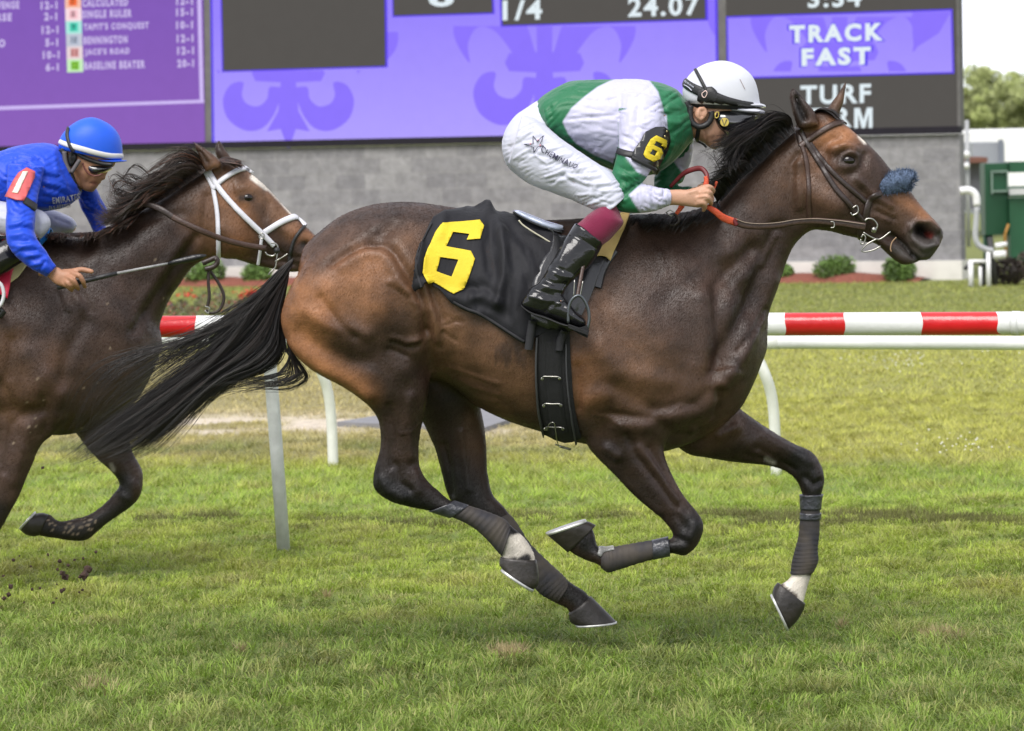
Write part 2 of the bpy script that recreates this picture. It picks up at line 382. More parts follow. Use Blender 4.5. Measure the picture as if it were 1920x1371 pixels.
# grass blades
def blades(n, y0, y1, hmul, wid, margin, seg, clump=.5, seed=1):
    r = np.random.default_rng(seed)
    # area grows with distance
    u = r.uniform(0, 1, n); Yb = np.sqrt(y0*y0+u*(y1*y1-y0*y0)); Xb = r.uniform(-1, 1, n)*(Yb*(960/FPX)+margin)
    cen = r.uniform(-1, 1, (n, 2)); 
    # clumping: pull blades towards cell centres
    cs = .11; cxx = np.round(Xb/cs); cyy = np.round(Yb/cs)
    hx = np.sin(cxx*12.9898+cyy*78.233)*43758.5453; hy = np.sin(cxx*39.346+cyy*11.135)*24634.634
    hx -= np.floor(hx); hy -= np.floor(hy)
    tx = (cxx+hx-.5)*cs; ty = (cyy+hy-.5)*cs
    Xb += (tx-Xb)*clump*r.uniform(0, 1, n); Yb += (ty-Yb)*clump*r.uniform(0, 1, n)
    Yb = np.where(Yb > wallY(Xb)-.75, Yb*0+r.uniform(y0, min(y1, 40), n), Yb)
    col, tall, bare = turf_tint(Xb, Yb)
    keep = r.uniform(0, 1, n) > bare; Xb = Xb[keep]; Yb = Yb[keep]; col = col[keep]; tall = tall[keep]; hx = hx[keep]; hy = hy[keep]; n = len(Xb)
    h = tall*hmul*r.uniform(.55, 1.35, n)*(.7+.6*hx); a = r.uniform(0, 2*np.pi, n); w = wid*r.uniform(.6, 1.3, n)
    lean = h*r.uniform(.4, 2.0, n); la = np.where(r.uniform(0, 1, n) < .55, hy*2*np.pi+r.normal(0, .6, n), r.uniform(0, 2*np.pi, n))
    dx = np.cos(la)*lean; dy = np.sin(la)*lean; wx = -np.sin(la)*w; wy = np.cos(la)*w
    flip = r.uniform(0, 1, n) < .35; wx = np.where(flip, np.abs(w), wx); wy = np.where(flip, 0, wy)
    z0 = np.zeros(n)-.004
    if seg == 2:
        V = np.stack([np.stack([Xb-wx, Yb-wy, z0], 1), np.stack([Xb+wx, Yb+wy, z0], 1),
                      np.stack([Xb+dx*.4+wx*.8, Yb+dy*.4+wy*.8, h*.55], 1), np.stack([Xb+dx*.4-wx*.8, Yb+dy*.4-wy*.8, h*.55], 1),
                      np.stack([Xb+dx, Yb+dy, h*(1-.36*lean/h.clip(.01))], 1)], 1).reshape(-1, 3)
        b = np.arange(n)*5; lp = np.stack([b, b+1, b+2, b+3, b+3, b+2, b+4], 1).ravel()
        stt = np.stack([np.arange(n)*7, np.arange(n)*7+4], 1).ravel(); rep = 5
        tip = np.tile([.8, .8, 1, 1, 1.12], n)
    else:
        V = np.stack([np.stack([Xb-wx, Yb-wy, z0], 1), np.stack([Xb+wx, Yb+wy, z0], 1), np.stack([Xb+dx, Yb+dy, h*.9], 1)], 1).reshape(-1, 3)
        lp = np.arange(3*n); stt = np.arange(n)*3; rep = 3; tip = np.tile([.85, .85, 1.1], n)
    me = npmesh(V, lp, stt)
    var = r.uniform(.6, 1.4, n)*(.62+.76*hx); yl = r.uniform(0, 1, n) ** 4
    cb = col*var[:, None]; cb = cb*(1-yl[:, None]*.75)+np.array((.50, .45, .20))*yl[:, None]*.75
    cc = np.repeat(cb, rep, 0)
    attr(me, 'col', np.clip(cc, 0, 1)); return me
# wall line (used by the lawn): passes through the foot of the wall in the photograph
WSL = -0.40; _a = G(1100, 529); 
def wallY(x): return _a.y + WSL*(x-_a.x)
m_grass = mat('grass blade', None, .5, .12, 5, attrib='col', spec=.35)
bs = m_grass.node_tree.nodes['Principled BSDF']; tr = m_grass.node_tree.nodes.new('ShaderNodeBsdfTranslucent'); ms = m_grass.node_tree.nodes.new('ShaderNodeMixShader')
atn = m_grass.node_tree.nodes.new('ShaderNodeAttribute'); atn.attribute_name = 'col'
m_grass.node_tree.links.new(atn.outputs['Color'], tr.inputs[0]); ms.inputs[0].default_value = .4
outn = [n for n in m_grass.node_tree.nodes if n.type == 'OUTPUT_MATERIAL'][0]
m_grass.node_tree.links.new(bs.outputs[0], ms.inputs[1]); m_grass.node_tree.links.new(tr.outputs[0], ms.inputs[2]); m_grass.node_tree.links.new(ms.outputs[0], outn.inputs[0])
def grass(name, me): tag(obj(name, me, m_grass, smooth=False), 'grass', 'grass', kind='stuff')
g1 = blades(430000, 11.0, 19.5, 1.0, .0019, 1.7, 2, seed=2)
o = obj('track_grass', g1, m_grass, smooth=False); tag(o, 'short thick green grass of the race track under the horses', 'grass', kind='stuff')
g2 = blades(240000, 19.3, 27, .95, .003, 2.4, 1, seed=3)
o = obj('verge_grass', g2, m_grass, smooth=False); tag(o, 'yellow-green and dry grass just beyond the rails', 'grass', kind='stuff')
g3 = blades(260000, 26.5, 54, .9, .0055, 5, 1, clump=.2, seed=4)
o = obj('lawn_grass', g3, m_grass, smooth=False); tag(o, 'mown lawn between the rails and the block wall', 'grass', kind='stuff')
# tussocks of the worn strip, tufts, divots, clover
def tufts(spots, n, h, rad, col, seed, w=.002):
    r = np.random.default_rng(seed); vs = []; cs = []
    for (x, y, s) in spots:
        p = G(x, y)
        for i in range(int(n*s)):
            a = r.uniform(0, 6.283); q = rad*s*math.sqrt(r.uniform()); bx = p.x+math.cos(a)*q*1.8; by = p.y+math.sin(a)*q
            hh = h*r.uniform(.5, 1.2); l = r.normal(0, hh*.5, 2)
            vs += [(bx-w, by, 0), (bx+w, by, 0), (bx+l[0], by+l[1], hh)]; c = np.array(col)*r.uniform(.6, 1.5); cs += [c]*3
    me = npmesh(np.array(vs), np.arange(len(vs)), np.arange(len(vs)//3)*3); attr(me, 'col', np.clip(cs, 0, 1)); return me
r_ = random.Random(4)
sp = [(x+r_.uniform(-20, 20), 978+r_.uniform(-10, 14), r_.uniform(.7, 1.5)) for x in list(range(1360, 1930, 34))+[300, 380, 640, 760, 820, 1000, 1130]]
tag(obj('brown_tussocks', tufts(sp, 240, .05, .08, (.15, .15, .05), 5), m_grass, smooth=False), 'row of brownish worn grass tussocks across the track', 'tussocks', kind='stuff')
sp = [(945, 1234, .8), (962, 1240, .6), (974, 1230, .25), (1745, 1205, .5), (1772, 1201, .7), (1800, 1207, .25), (180, 1298, .6), (205, 1304, .3), (160, 1308, .2), (1576, 1182, .15), (612, 1126, .15), (452, 1229, .2)]
tag(obj('dry_divots', tufts(sp, 230, .058, .034, (.38, .31, .16), 6, .0024), m_grass, smooth=False), 'small straw-coloured divots torn in the green turf', 'divots', kind='stuff')
def clover():
    r = np.random.default_rng(9); vs = []; n = 0; lp = []
    for i in range(110):
        if i < 60: x, y = r.normal(1690, 60), r.normal(682, 10)
        elif i < 80: x, y = r.uniform(1780, 1920), r.uniform(650, 672)
        elif i < 110: x, y = r.normal(1790, 40), r.normal(845, 9)
        else: x, y = r.uniform(1450, 1920), r.uniform(650, 900)
        pass
        p = G(x, y); c = Vector((p.x, p.y, .04)); q = .0062*r.uniform(.6, 1.2)
        b = len(vs); vs += [c+Vector(d)*q for d in ((1, 0, 0), (0, 1, 0), (-1, 0, 0), (0, -1, 0), (0, 0, 1), (0, 0, -1))]
        lp += [(b, b+1, b+4), (b+1, b+2, b+4), (b+2, b+3, b+4), (b+3, b, b+4), (b+1, b, b+5), (b+2, b+1, b+5), (b+3, b+2, b+5), (b, b+3, b+5)]
    return mesh(vs, lp)
tag(obj('clover_flowers', clover(), mat('clover white', (.75, .75, .68), .8)), 'tiny white clover flowers dotted over the lawn beyond the rails', 'flowers', kind='stuff')
# sheet of grey matting half buried in the bare ground
mp_ = [G(*p) for p in ((632, 800), (905, 812), (965, 792), (900, 768), (700, 789))]
mm = MB(); top = [p+Vector((0, 0, .03)) for p in mp_]; mm.add(top+[p+Vector((0, 0, -.02)) for p in mp_], [(0, 1, 2, 3, 4)]+[(i, (i+1) % 5, (i+1) % 5+5, i+5) for i in range(5)])
tag(obj('grey_path', fixn(mm.mesh()), mat('grey path', (.2, .2, .21), .9, .1), smooth=False), kind='structure')
# mulch bed along the wall
def strip(pxs, y0f, y1f, z):
    v = []; f = []
    for x in pxs: v += [G(x, y1f(x), 0)+Vector((0, 0, .0)), G(x, (y0f(x)+y1f(x))/2, z), G(x, y0f(x), 0)]
    for i in range(len(pxs)-1):
        for k in range(2): a = i*3+k; f.append((a, a+3, a+4, a+1))
    return mesh(v, f)
# ---------------------------------------------------------------- video board on its block wall
wd = Vector((1, WSL, 0)).normalized(); wn = Vector((wd.y, -wd.x, 0));   # wn faces the camera
WO = Vector((_a.x, _a.y, 0)); RZ = math.atan2(wd.y, wd.x)
def onwall(px, py, lift=0.0, base=0.0):
    d = ray(px, py); t = (WO+wn*base-CAM).dot(wn)/d.dot(wn); return CAM+d*t+wn*lift
LX = -24.0; RX = (onwall(1801, 400)-WO).dot(wd)           # wall runs from far left to its right-hand corner
zt = onwall(1100, 260).z
def wbox(mb, a, b, z0, z1, front, back):
    v = []
    for z in (z0, z1):
        for s, o_ in ((a, front), (b, front), (b, back), (a, back)): v.append(WO+wd*s+wn*o_+Vector((0, 0, z)))
    mb.add(v, [(3, 2, 1, 0), (4, 5, 6, 7), (0, 1, 5, 4), (1, 2, 6, 5), (2, 3, 7, 6), (3, 0, 4, 7)])
m_block = bpy.data.materials.new('grey split block'); m_block.use_nodes = True
t = m_block.node_tree; b = t.nodes['Principled BSDF']; b.inputs['Roughness'].default_value = .95
tc = t.nodes.new('ShaderNodeTexCoord'); mp = t.nodes.new('ShaderNodeMapping'); mp.inputs['Rotation'].default_value = (math.radians(-90), 0, 0)
mp0 = t.nodes.new('ShaderNodeMapping'); mp0.inputs['Rotation'].default_value = (0, 0, -RZ); t.links.new(tc.outputs['Object'], mp0.inputs[0]); t.links.new(mp0.outputs[0], mp.inputs[0])
br = t.nodes.new('ShaderNodeTexBrick'); br.inputs['Scale'].default_value = 1; br.inputs['Brick Width'].default_value = .4; br.inputs['Row Height'].default_value = .19
br.inputs['Mortar Size'].default_value = .008; br.inputs['Mortar Smooth'].default_value = .3; br.inputs['Bias'].default_value = -.1
br.inputs['Color1'].default_value = (.20, .196, .205, 1); br.inputs['Color2'].default_value = (.285, .28, .283, 1); br.inputs['Mortar'].default_value = (.25, .245, .245, 1)
t.links.new(mp.outputs[0], br.inputs['Vector'])
ns = t.nodes.new('ShaderNodeTexNoise'); ns.inputs['Scale'].default_value = 9; ns.inputs['Detail'].default_value = 8; ns.inputs['Roughness'].default_value = .65; t.links.new(tc.outputs['Object'], ns.inputs['Vector'])
mr = t.nodes.new('ShaderNodeMapRange'); mr.inputs[1].default_value = .3; mr.inputs[2].default_value = .7; mr.inputs[3].default_value = .76; mr.inputs[4].default_value = 1.16; t.links.new(ns.outputs['Fac'], mr.inputs[0])
vm = t.nodes.new('ShaderNodeVectorMath'); vm.operation = 'SCALE'; t.links.new(br.outputs['Color'], vm.inputs[0]); t.links.new(mr.outputs[0], vm.inputs['Scale']); t.links.new(vm.outputs[0], b.inputs['Base Color'])
bp = t.nodes.new('ShaderNodeBump'); bp.inputs['Strength'].default_value = .8; bp.inputs['Distance'].default_value = .02; t.links.new(ns.outputs['Fac'], bp.inputs['Height']); t.links.new(bp.outputs[0], b.inputs['Normal'])
wall = thing('block_wall', 'long grey concrete block wall under the video board', 'wall', WO)
mb = MB(); wbox(mb, LX, RX, .22, zt-.035, 0, -.2); obj('wall', mb.mesh(), m_block, wall, smooth=False)
mb = MB(); wbox(mb, LX-.1, RX+.02, -.2, .22, .05, -.24); obj('concrete_footing', mb.mesh(), mat('pale concrete', (.62, .60, .56), .9, .12, 5), wall, smooth=False)
board = thing('video_board', 'giant outdoor video board showing race odds and track conditions above the block wall', 'video board', WO)
m_frame = mat('board frame', (.014, .012, .018), .7, spec=.2); m_gap = mat('board gap grey', (.12, .115, .11), .7)
TOP = 5.2; RB = (onwall(1795, 240)-WO).dot(wd)
mb = MB(); wbox(mb, LX, RB, zt, TOP, -.12, -.3); obj('cabinet', mb.mesh(), m_gap, board, smooth=False)
mb = MB(); wbox(mb, LX-.02, RB+.03, zt-.03, zt+.055, .06, -.11); obj('lower_frame', mb.mesh(), m_frame, board, smooth=False)
mb = MB(); wbox(mb, LX-.02, RB+.02, TOP, TOP+.12, .06, -.35); obj('upper_frame', mb.mesh(), m_frame, board, smooth=False)
V1 = srgb(150, 132, 252); V1d = srgb(116, 90, 250); PUR = srgb(127, 88, 184); PURL = srgb(206, 186, 244)
e_vio = emis('screen violet', srgb(150, 130, 253), 1.0, srgb(176, 160, 255)); e_viod = emis('screen deep violet', srgb(139, 115, 253)); e_edge = emis('screen edge blue', srgb(86, 60, 235)); e_pur = emis('screen purple', srgb(129, 88, 184), 1.0, srgb(139, 94, 186)); e_purl = emis('screen lilac', PURL)
e_dark = emis('screen dark', srgb(83, 80, 77)); e_wht = emis('screen white', srgb(228, 240, 246), 1.0); e_glow = emis('screen pale', srgb(205, 190, 236))
def quad(pxys, lift, m, name, parent, th=.004):
    v = [onwall(x, y, lift, -.12) for x, y in pxys]; v += [q-wn*th for q in v]; n = len(pxys)
    me = fixn(mesh(v, [tuple(range(n)), tuple(range(2*n-1, n-1, -1))]+[(i, (i+1) % n, (i+1) % n+n, i+n) for i in range(n)]))
    return obj(name, me, m, parent, smooth=False)
s1 = quad([(-900, -420), (377, -420), (385, 273), (-900, 312)], .015, e_pur, 'left_screen', board)
s2 = quad([(391, -420), (1340, -420), (1349, 259), (399, 272)], .015, e_vio, 'middle_screen', board)
s3 = quad([(1358, -420), (1788, -420), (1795, 243), (1364, 256)], .015, e_dark, 'right_screen', board)
# edge light round the violet screen, lilac frame line, panels
for q in ([(391, -420), (394, -420), (403, 272), (399, 272)], [(1337, -420), (1340, -420), (1349, 259), (1345, 259)], [(402, 268), (1345, 255), (1345, 259), (402, 272)]): quad(q, .021, e_edge, 'edge_light', s2)
quad([(-300, 201.5+8), (384, 187), (384, 193), (-300, 209+8)], .021, e_purl, 'frame_line', s1)
quad([(370, -60), (377, -60), (383, 187), (376, 187)], .022, e_purl, 'frame_line', s1)
def panel(q, m, name, par, lift=.025):
    if par is s2: 
        c = np.mean(q, 0); quad([((x-c[0])*1.012+c[0]+(3 if x > c[0] else -3)*.5, y+(2.5 if y > c[1] else -2.5)) for x, y in q], lift-.005, e_edge, 'panel_edge', par)
    return quad(q, lift+.006, m, name, par)
panel([(417, -60), (723, -60), (725, 124), (421, 133)], e_dark, 'dark_panel', s2, .03)
panel([(738, -60), (922, -60), (926, 24), (740, 30)], e_dark, 'dark_panel', s2, .03)
panel([(941, -60), (1323, -60), (1325, 36), (944, 48)], e_dark, 'dark_panel', s2, .03)
pv = quad([(1363, 31), (1787, 17), (1790, 138), (1365, 148)], .025, e_vio, 'violet_band', s3)
for q in ([(1363, 31), (1787, 17), (1787, 20), (1363, 34)], [(1365, 145), (1790, 135), (1790, 138), (1365, 148)], [(1363, 31), (1366, 31), (1368, 148), (1365, 148)], [(1784, 17), (1787, 17), (1790, 138), (1787, 138)]): quad(q, .031, e_edge, 'panel_edge', s3)
def arcpoly(cx, cy, r, a0, a1, n=14): return [(cx+r*math.cos(math.radians(a0+(a1-a0)*i/n)), cy+r*math.sin(math.radians(a0+(a1-a0)*i/n))) for i in range(n+1)]
def clipped(poly, ymin=None, xmin=None, xmax=None, ymax=None):
    def clip(pl, f):
        out = []
        for i in range(len(pl)):
            a, b = pl[i], pl[(i+1) % len(pl)]; fa, fb = f(a), f(b)
            if fa >= 0: out.append(a)
            if (fa >= 0) != (fb >= 0): t = fa/(fa-fb); out.append((a[0]+(b[0]-a[0])*t, a[1]+(b[1]-a[1])*t))
        return out
    if ymin is not None: poly = clip(poly, lambda p: p[1]-ymin)
    if xmin is not None: poly = clip(poly, lambda p: p[0]-xmin)
    if xmax is not None: poly = clip(poly, lambda p: xmax-p[0])
    if ymax is not None: poly = clip(poly, lambda p: ymax-p[1])
    return poly
def motif(cx, cy, s, par, lift, ymin, xmax=1e9, ymax=1e9):
    """pale screen ornament of a lily shape"""
    def bez(pts, n=6): return [tuple(p) for p in catmull(pts, n)]
    petal = lambda m: [(cx+m*x*s, cy+y*s) for x, y in bez([(14, -18), (30, -62), (64, -92), (100, -96), (128, -70), (132, -38), (110, 0), (112, -28), (98, -52), (72, -46), (44, -10), (34, 10), (14, 14)])]
    leaf = lambda m: [(cx+m*x*s, cy+y*s) for x, y in bez([(12, 22), (30, 22), (34, 40), (48, 52), (66, 48), (74, 34), (72, 14), (92, 18), (104, 42), (96, 72), (70, 90), (44, 88), (26, 70), (14, 44)])]
    for m in (-1, 1):
        for pl in (petal(m), leaf(m)):
            pl = clipped(pl, ymin, None, xmax, ymax)
            if len(pl) > 3: shape(pl, lift, par)
    body = [(-13, -120), (13, -120), (11, -16), (52, -14), (58, 0), (52, 12), (12, 14), (16, 60), (34, 92), (12, 88), (0, 122), (-12, 88), (-34, 92), (-16, 60), (-12, 14), (-52, 12), (-58, 0), (-52, -14), (-11, -16)]
    pl = clipped([(cx+x*s, cy+y*s) for x, y in body], ymin, None, xmax, ymax)
    if len(pl) > 3: shape(pl, lift, par)
_lift = [0]
def shape(pl, lift, par):
    _lift[0] = (_lift[0]+1) % 8
    l = lift+_lift[0]*.0007
    obj('ornament', polyplate(pl, lambda x, y, t: onwall(x, y, l+t, -.12), .0005), e_viod, par, smooth=False)
motif(542, 138, 1.18, s2, .0165, 132)
motif(1022, 118, 1.28, s2, .0165, 49)
motif(1576, 98, 1.25, s3, .0262, 32, 1786, 134)
shape(clipped(arcpoly(696, 70, 52, -60, 120), 60, 727), .0165, s2)
shape(clipped(arcpoly(1400, 20, 75, 100, 230), 0, None, 1343), .0165, s2)
shape([(1712, 23), (1784, 22), (1762, 62), (1715, 92), (1712, 60)], .0262, s3)
def wtext(s, x, y, hpx, wpx, m, name, par, lift=.05, bold=.02, slant=0.0):
    """writing on the board: centred at a place on the photo, of a height and width in photo px"""
    me = textmesh(s, 1.0, bold); V = vco(me)
    mn = V.min(0); mxx = V.max(0); cx, cy = (mn+mxx)[:2]/2
    sl_ = -.028
    for i in range(len(V)):
        u = (V[i, 0]-cx)/(mxx[0]-mn[0])*wpx; v = (V[i, 1]-cy)/(mxx[1]-mn[1])*hpx
        q = onwall(x+u, y-v+u*sl_, lift, -.12); V[i] = q
    setco(me, V); return obj(name, me, m, par, smooth=False)
wtext('TRACK', 1570, 62, 38, 184, e_edge, 'writing_halo', s3, .036, .085); wtext('FAST', 1570, 106, 38, 138, e_edge, 'writing_halo', s3, .0365, .085)
wtext('TRACK', 1570, 62, 34, 176, e_wht, 'writing', s3, .045, .052); wtext('FAST', 1570, 106, 34, 130, e_wht, 'writing', s3, .045, .052)
wtext('TURF', 1569, 177, 36, 132, e_wht, 'writing', s3, .045, .03); wtext('FIR', 1559, 221, 37, 80, e_wht, 'writing', s3, .045, .03)
obj('writing', polyplate([(1604, 241), (1604, 203), (1614, 202.5), (1621, 226), (1628, 202), (1638, 201.5), (1638, 240), (1631, 240), (1631, 212), (1624, 240.5), (1618, 240.5), (1611, 213), (1611, 241)], lambda x, y, t: onwall(x, y, .045+t, -.12), .004), e_wht, s3, smooth=False)
wtext('3:34', 1567, -3, 34, 100, e_wht, 'writing', s3, .045, .03)
wtext('1/4', 982, 19, 38, 74, e_wht, 'writing', s2, .045, .03); wtext('24.07', 1247, 12, 38, 134, e_wht, 'writing', s2, .045, .03)
wtext('6', 830, -7, 40, 48, e_wht, 'writing', s2, .045, .03)
for s, x0, x1, y in (('CALCULATED', 156, 242, 5), ('SINGLE RULER', 156, 249, 26), ("TAPIT'S CONQUEST", 159, 281, 50), ('BENNINGTON', 159, 241, 75), ("JACE'S ROAD", 161, 245, 98), ('BASELINE BEATER', 160, 274, 122)):
    wtext(s, (x0+x1)/2, y, 15, x1-x0, e_glow, 'runner_name', s1, .03, .05)
for s, x, y in (('12-1', 348, 2), ('15-1', 348, 23), ('10-1', 348, 47), ('12-1', 349, 72), ('12-1', 350, 95), ('20-1', 350, 119), ('12-1', 94, 10), ('2-1', 97, 31), ('12-1', 96, 56), ('5-1', 99, 80), ('10-1', 98, 103), ('6-1', 100, 126)):
    wtext(s, x, y, 15, 31 if len(s) > 3 else 24, e_glow, 'odds', s1, .03, .05)
for s, x, y in (('REVENGE', 10, 10), ('HORSE', -4, 33), ('RADIO', -16, 82)): wtext(s, x, y, 15, 56, e_glow, 'runner_name', s1, .03, .05)
cols = [(240, 110, 60), (245, 190, 200), (70, 205, 180), (175, 185, 205), (215, 150, 150), (140, 205, 70)]; rim = [(246, 190, 170), (250, 222, 228), (170, 232, 222), (196, 200, 214), (232, 214, 218), (200, 238, 190)]
for i, (c_, rc) in enumerate(zip(cols, rim)):
    y0 = -9+24*i; x0 = 123+.8*i
    o1 = quad([(x0, y0+1), (x0+30, y0), (x0+30.5, y0+24), (x0+.5, y0+25)], .022, emis('saddle colour rim', srgb(*rc)), 'number_square', s1)
    quad([(x0+8, y0+4), (x0+23, y0+4), (x0+23, y0+20), (x0+8, y0+20)], .027, emis('saddle colour', srgb(*c_)), 'number_square', s1)
    wtext(str(7+i), x0+15.5, y0+12, 12, 7 if i < 3 else 10, emis('numeral', srgb(*[int(v*.6) for v in c_])), 'numeral', s1, .034, .03)
# mulch and shrubs along the wall
m_mulch = mat('red mulch', (.20, .065, .042), .95, .5, 40, .8, 90)
mb = MB(); r_ = random.Random(11); N = 190
def bedrow(s, f): return WO+wd*s+wn*f
v = []; f = []
for i in range(N+1):
    s = LX+1+(RX-.35-LX-1)*i/N; k = min(1, (N-i)/6)
    e = .45+.22*k+.05*math.sin(i*1.3)+.04*math.sin(i*.7)
    for j, (dd, z) in enumerate(((.06, .09), (e*.5, .10), (e*.85, .06), (e, 0.0))): v.append(bedrow(s, dd)+Vector((0, 0, z*(.4+.6*k)+r_.uniform(-.008, .008)*(j < 3))))
for i in range(N):
    for j in range(3): a = i*4+j; f.append((a, a+4, a+5, a+1))
tag(obj('mulch_bed', fixn(mesh(v, f)), m_mulch), kind='structure')
def leafcloud(n, centre, rad, size, col, seed, flat=1.0, lobes=None, var=.5):
    """many small leaf faces spread through a crown"""
    r = np.random.default_rng(seed)
    if lobes is None: lobes = [(0, 0, 0, 1.0)]
    L = np.array(lobes); k = r.integers(0, len(L), n); d = r.normal(0, 1, (n, 3)); d /= np.linalg.norm(d, axis=1)[:, None]
    q = r.uniform(.35, 1, n)**.45; p = L[k, :3]+d*(L[k, 3]*q)[:, None]; p[:, 2] *= flat
    p = np.array(centre)+p*rad
    a = r.normal(0, 1, (n, 3)); a /= np.linalg.norm(a, axis=1)[:, None]; b = np.cross(a, r.normal(0, 1, (n, 3))); b /= np.linalg.norm(b, axis=1)[:, None]
    s = (size*r.uniform(.5, 1.4, n))[:, None]
    V = np.stack([p-a*s, p+b*s*.5, p+a*s, p-b*s*.5], 1).reshape(-1, 3); V[:, 2] = np.maximum(V[:, 2], .01)
    me = npmesh(V, np.arange(4*n), np.arange(n)*4)
    lv = r.uniform(1-var, 1+var, len(L))[k]*r.uniform(.7, 1.3, n); attr(me, 'col', np.clip(np.repeat(np.array(col)*lv[:, None], 4, 0), 0, 1)); return me
m_leaf = mat('leaf', None, .6, .15, 6, attrib='col')
m_wood = mat('bark', (.09, .065, .045), .9, .3, 12, .6)
def shrub(px, py, wpx, hpx, label, seed, group='shrubs planted along the foot of the wall', col=(.10, .17, .035), name='shrub', lift=.42):
    b = onwall(px, py, lift); b.z = 0; s = FPX/b.y; w = wpx/s/2; h = hpx/s
    t = thing(name, label, 'shrub', b, group); r = random.Random(seed)
    lob = [(r.uniform(-.7, .7)*w, r.uniform(-.5, .5)*w, h*r.uniform(.45, .75), r.uniform(.35, .6)*min(w, h)*1.3) for _ in range(11)]
    obj('foliage', leafcloud(2600, b, 1.0, .022, col, seed, lobes=lob), m_leaf, t, smooth=False)
    mb = MB()
    for k in range(5): tube(mb, [b, b+Vector((r.uniform(-.6, .6)*w, r.uniform(-.3, .3)*w, h*.6))], [.012, .005], 5)
    obj('stem', mb.mesh(), m_wood, t)
shrub(1484, 528, 44, 36, 'green shrub beside the bay horse\'s chest, at the foot of the wall', 1)
shrub(1583, 528, 70, 40, 'round green shrub in red mulch left of the horse\'s chin', 2)
shrub(1703, 526, 62, 38, 'green shrub in red mulch directly below the leading horse\'s mouth', 3)
shrub(412, 532, 66, 38, 'green shrub behind the hanging rein loop of the white-bridled horse', 4)
shrub(512, 530, 48, 36, 'green shrub just left of the tail root of the leading horse', 5)
# ---------------------------------------------------------------- low flower bed at the left
def flowers():
    r = np.random.default_rng(21); n = 5200; px = r.uniform(265, 640, n); py = r.uniform(548, 590, n)
    pos = []; col = []; p0 = G(300, 590)
    for i in range(n):
        g = G(px[i], 590+r.uniform(-12, 10)); z = r.uniform(0, .15+.08*math.sin(px[i]*.05)+.05*math.sin(px[i]*.17)); pos.append((g.x, g.y, max(z, .01)))
        q = r.uniform()
        col.append((.10, .13, .04) if q < .55 else (.17, .13, .07) if q < .8 else (.30, .07, .05) if q < .9 else (.12, .07, .09))
    for cx in (480, 352, 300, 455):
        for i in range(160 if cx == 480 else 40): g = G(cx+r.normal(0, 9), 588); pos.append((g.x, g.y-.05, .20+r.normal(0, .02)*1.2)); col.append((.62, .05, .035))
    pos = np.array(pos); n = len(pos); a = r.normal(0, 1, (n, 3)); a /= np.linalg.norm(a, axis=1)[:, None]; b = np.cross(a, r.normal(0, 1, (n, 3))); b /= np.linalg.norm(b, axis=1)[:, None]
    s = .016*r.uniform(.6, 1.5, n)[:, None]; V = np.stack([pos-a*s, pos+b*s*.6, pos+a*s, pos-b*s*.6], 1).reshape(-1, 3); V[:, 2] = np.maximum(V[:, 2], .005)
    me = npmesh(V, np.arange(4*n), np.arange(n)*4); attr(me, 'col', np.repeat(np.array(col)*r.uniform(.6, 1.3, n)[:, None], 4, 0)); return me
tag(obj('flower_bed', flowers(), m_leaf, smooth=False), 'low bed of red and brownish flowers behind the left end of the striped rail', 'flower bed', kind='stuff')
# ---------------------------------------------------------------- rails
m_white = mat('white rail paint', (.68, .69, .68), .4, .14, 3.5, .25, 22, spec=.4); m_red = mat('red rail paint', (.54, .012, .016), .25, .22, 4, .3, 20, coat=.3)
m_alu = mat('grey rail post', (.52, .54, .53), .5, .15, 20, .2, 80); m_cream = mat('cream rail post', (.66, .67, .62), .45, .08, 15, .1, 60)
RS = -0.37; rp = G(533, 1035); RAILZ = 1.0
def railpt(px, z, off=0.0):
    """point of the rail line seen at photo column px"""
    lo, hi = -14.0, 14.0
    for _ in range(50):
        m_ = (lo+hi)/2; q = Vector((rp.x+m_, rp.y+RS*m_+off, z)); x, _y = proj(np.array([q]))
        if x[0] < px: lo = m_
        else: hi = m_
    return Vector((rp.x+m_, rp.y+RS*m_+off, z))
rail = thing('running_rail', 'red and white striped running rail behind the leading horse', 'rail', railpt(950, 0))
stops = [(-1500, 0), (-1340, 1), (-1230, 0), (-1060, 1), (-960, 0), (-800, 1), (-690, 0), (-540, 1), (-420, 0), (-260, 1), (-140, 0), (-30, 1), (120, 0), (240, 1), (368, 0), (520, 1), (640, 0), (800, 1), (910, 0), (1070, 1), (1200, 0), (1340, 0), (1471, 1), (1582, 0), (1727, 1), (1868, 0), (2000, 1), (2140, 0), (2400, 0)]
RR = .0485; n = 28; v = []; f = []; mi = []
for i, (x, c_) in enumerate(stops):
    p = railpt(x, RAILZ)
    for k in range(n):
        th = 2*math.pi*k/n; wob = .003*math.sin(3*th+i)+(.035*max(0, -math.sin(th-.3))**3 if x == 1868 else 0)
        v.append(p+Vector((wob, RR*math.cos(th), RR*math.sin(th))))
    if i:
        for k in range(n): f.append(((i-1)*n+k, (i-1)*n+(k+1) % n, i*n+(k+1) % n, i*n+k)); mi.append(stops[i-1][1])
me = mesh(v, f); o = obj('striped_rail', fixn(me), [m_white, m_red], rail); me.polygons.foreach_set('material_index', mi)
for xp in (1340, 640, 1905):
    mb = MB(); tube(mb, [railpt(xp-7, RAILZ), railpt(xp+7, RAILZ)], RR+.0022, 20); obj('joint_sleeve', mb.mesh(), m_white, rail)
mb = MB()
def post(mb, base, top, r): tube(mb, [base+Vector((0, 0, -.05)), base*.3+top*.7, top], r, 12)
for px in (-350, 1560):   # posts out of view or seen only from the side
    pass
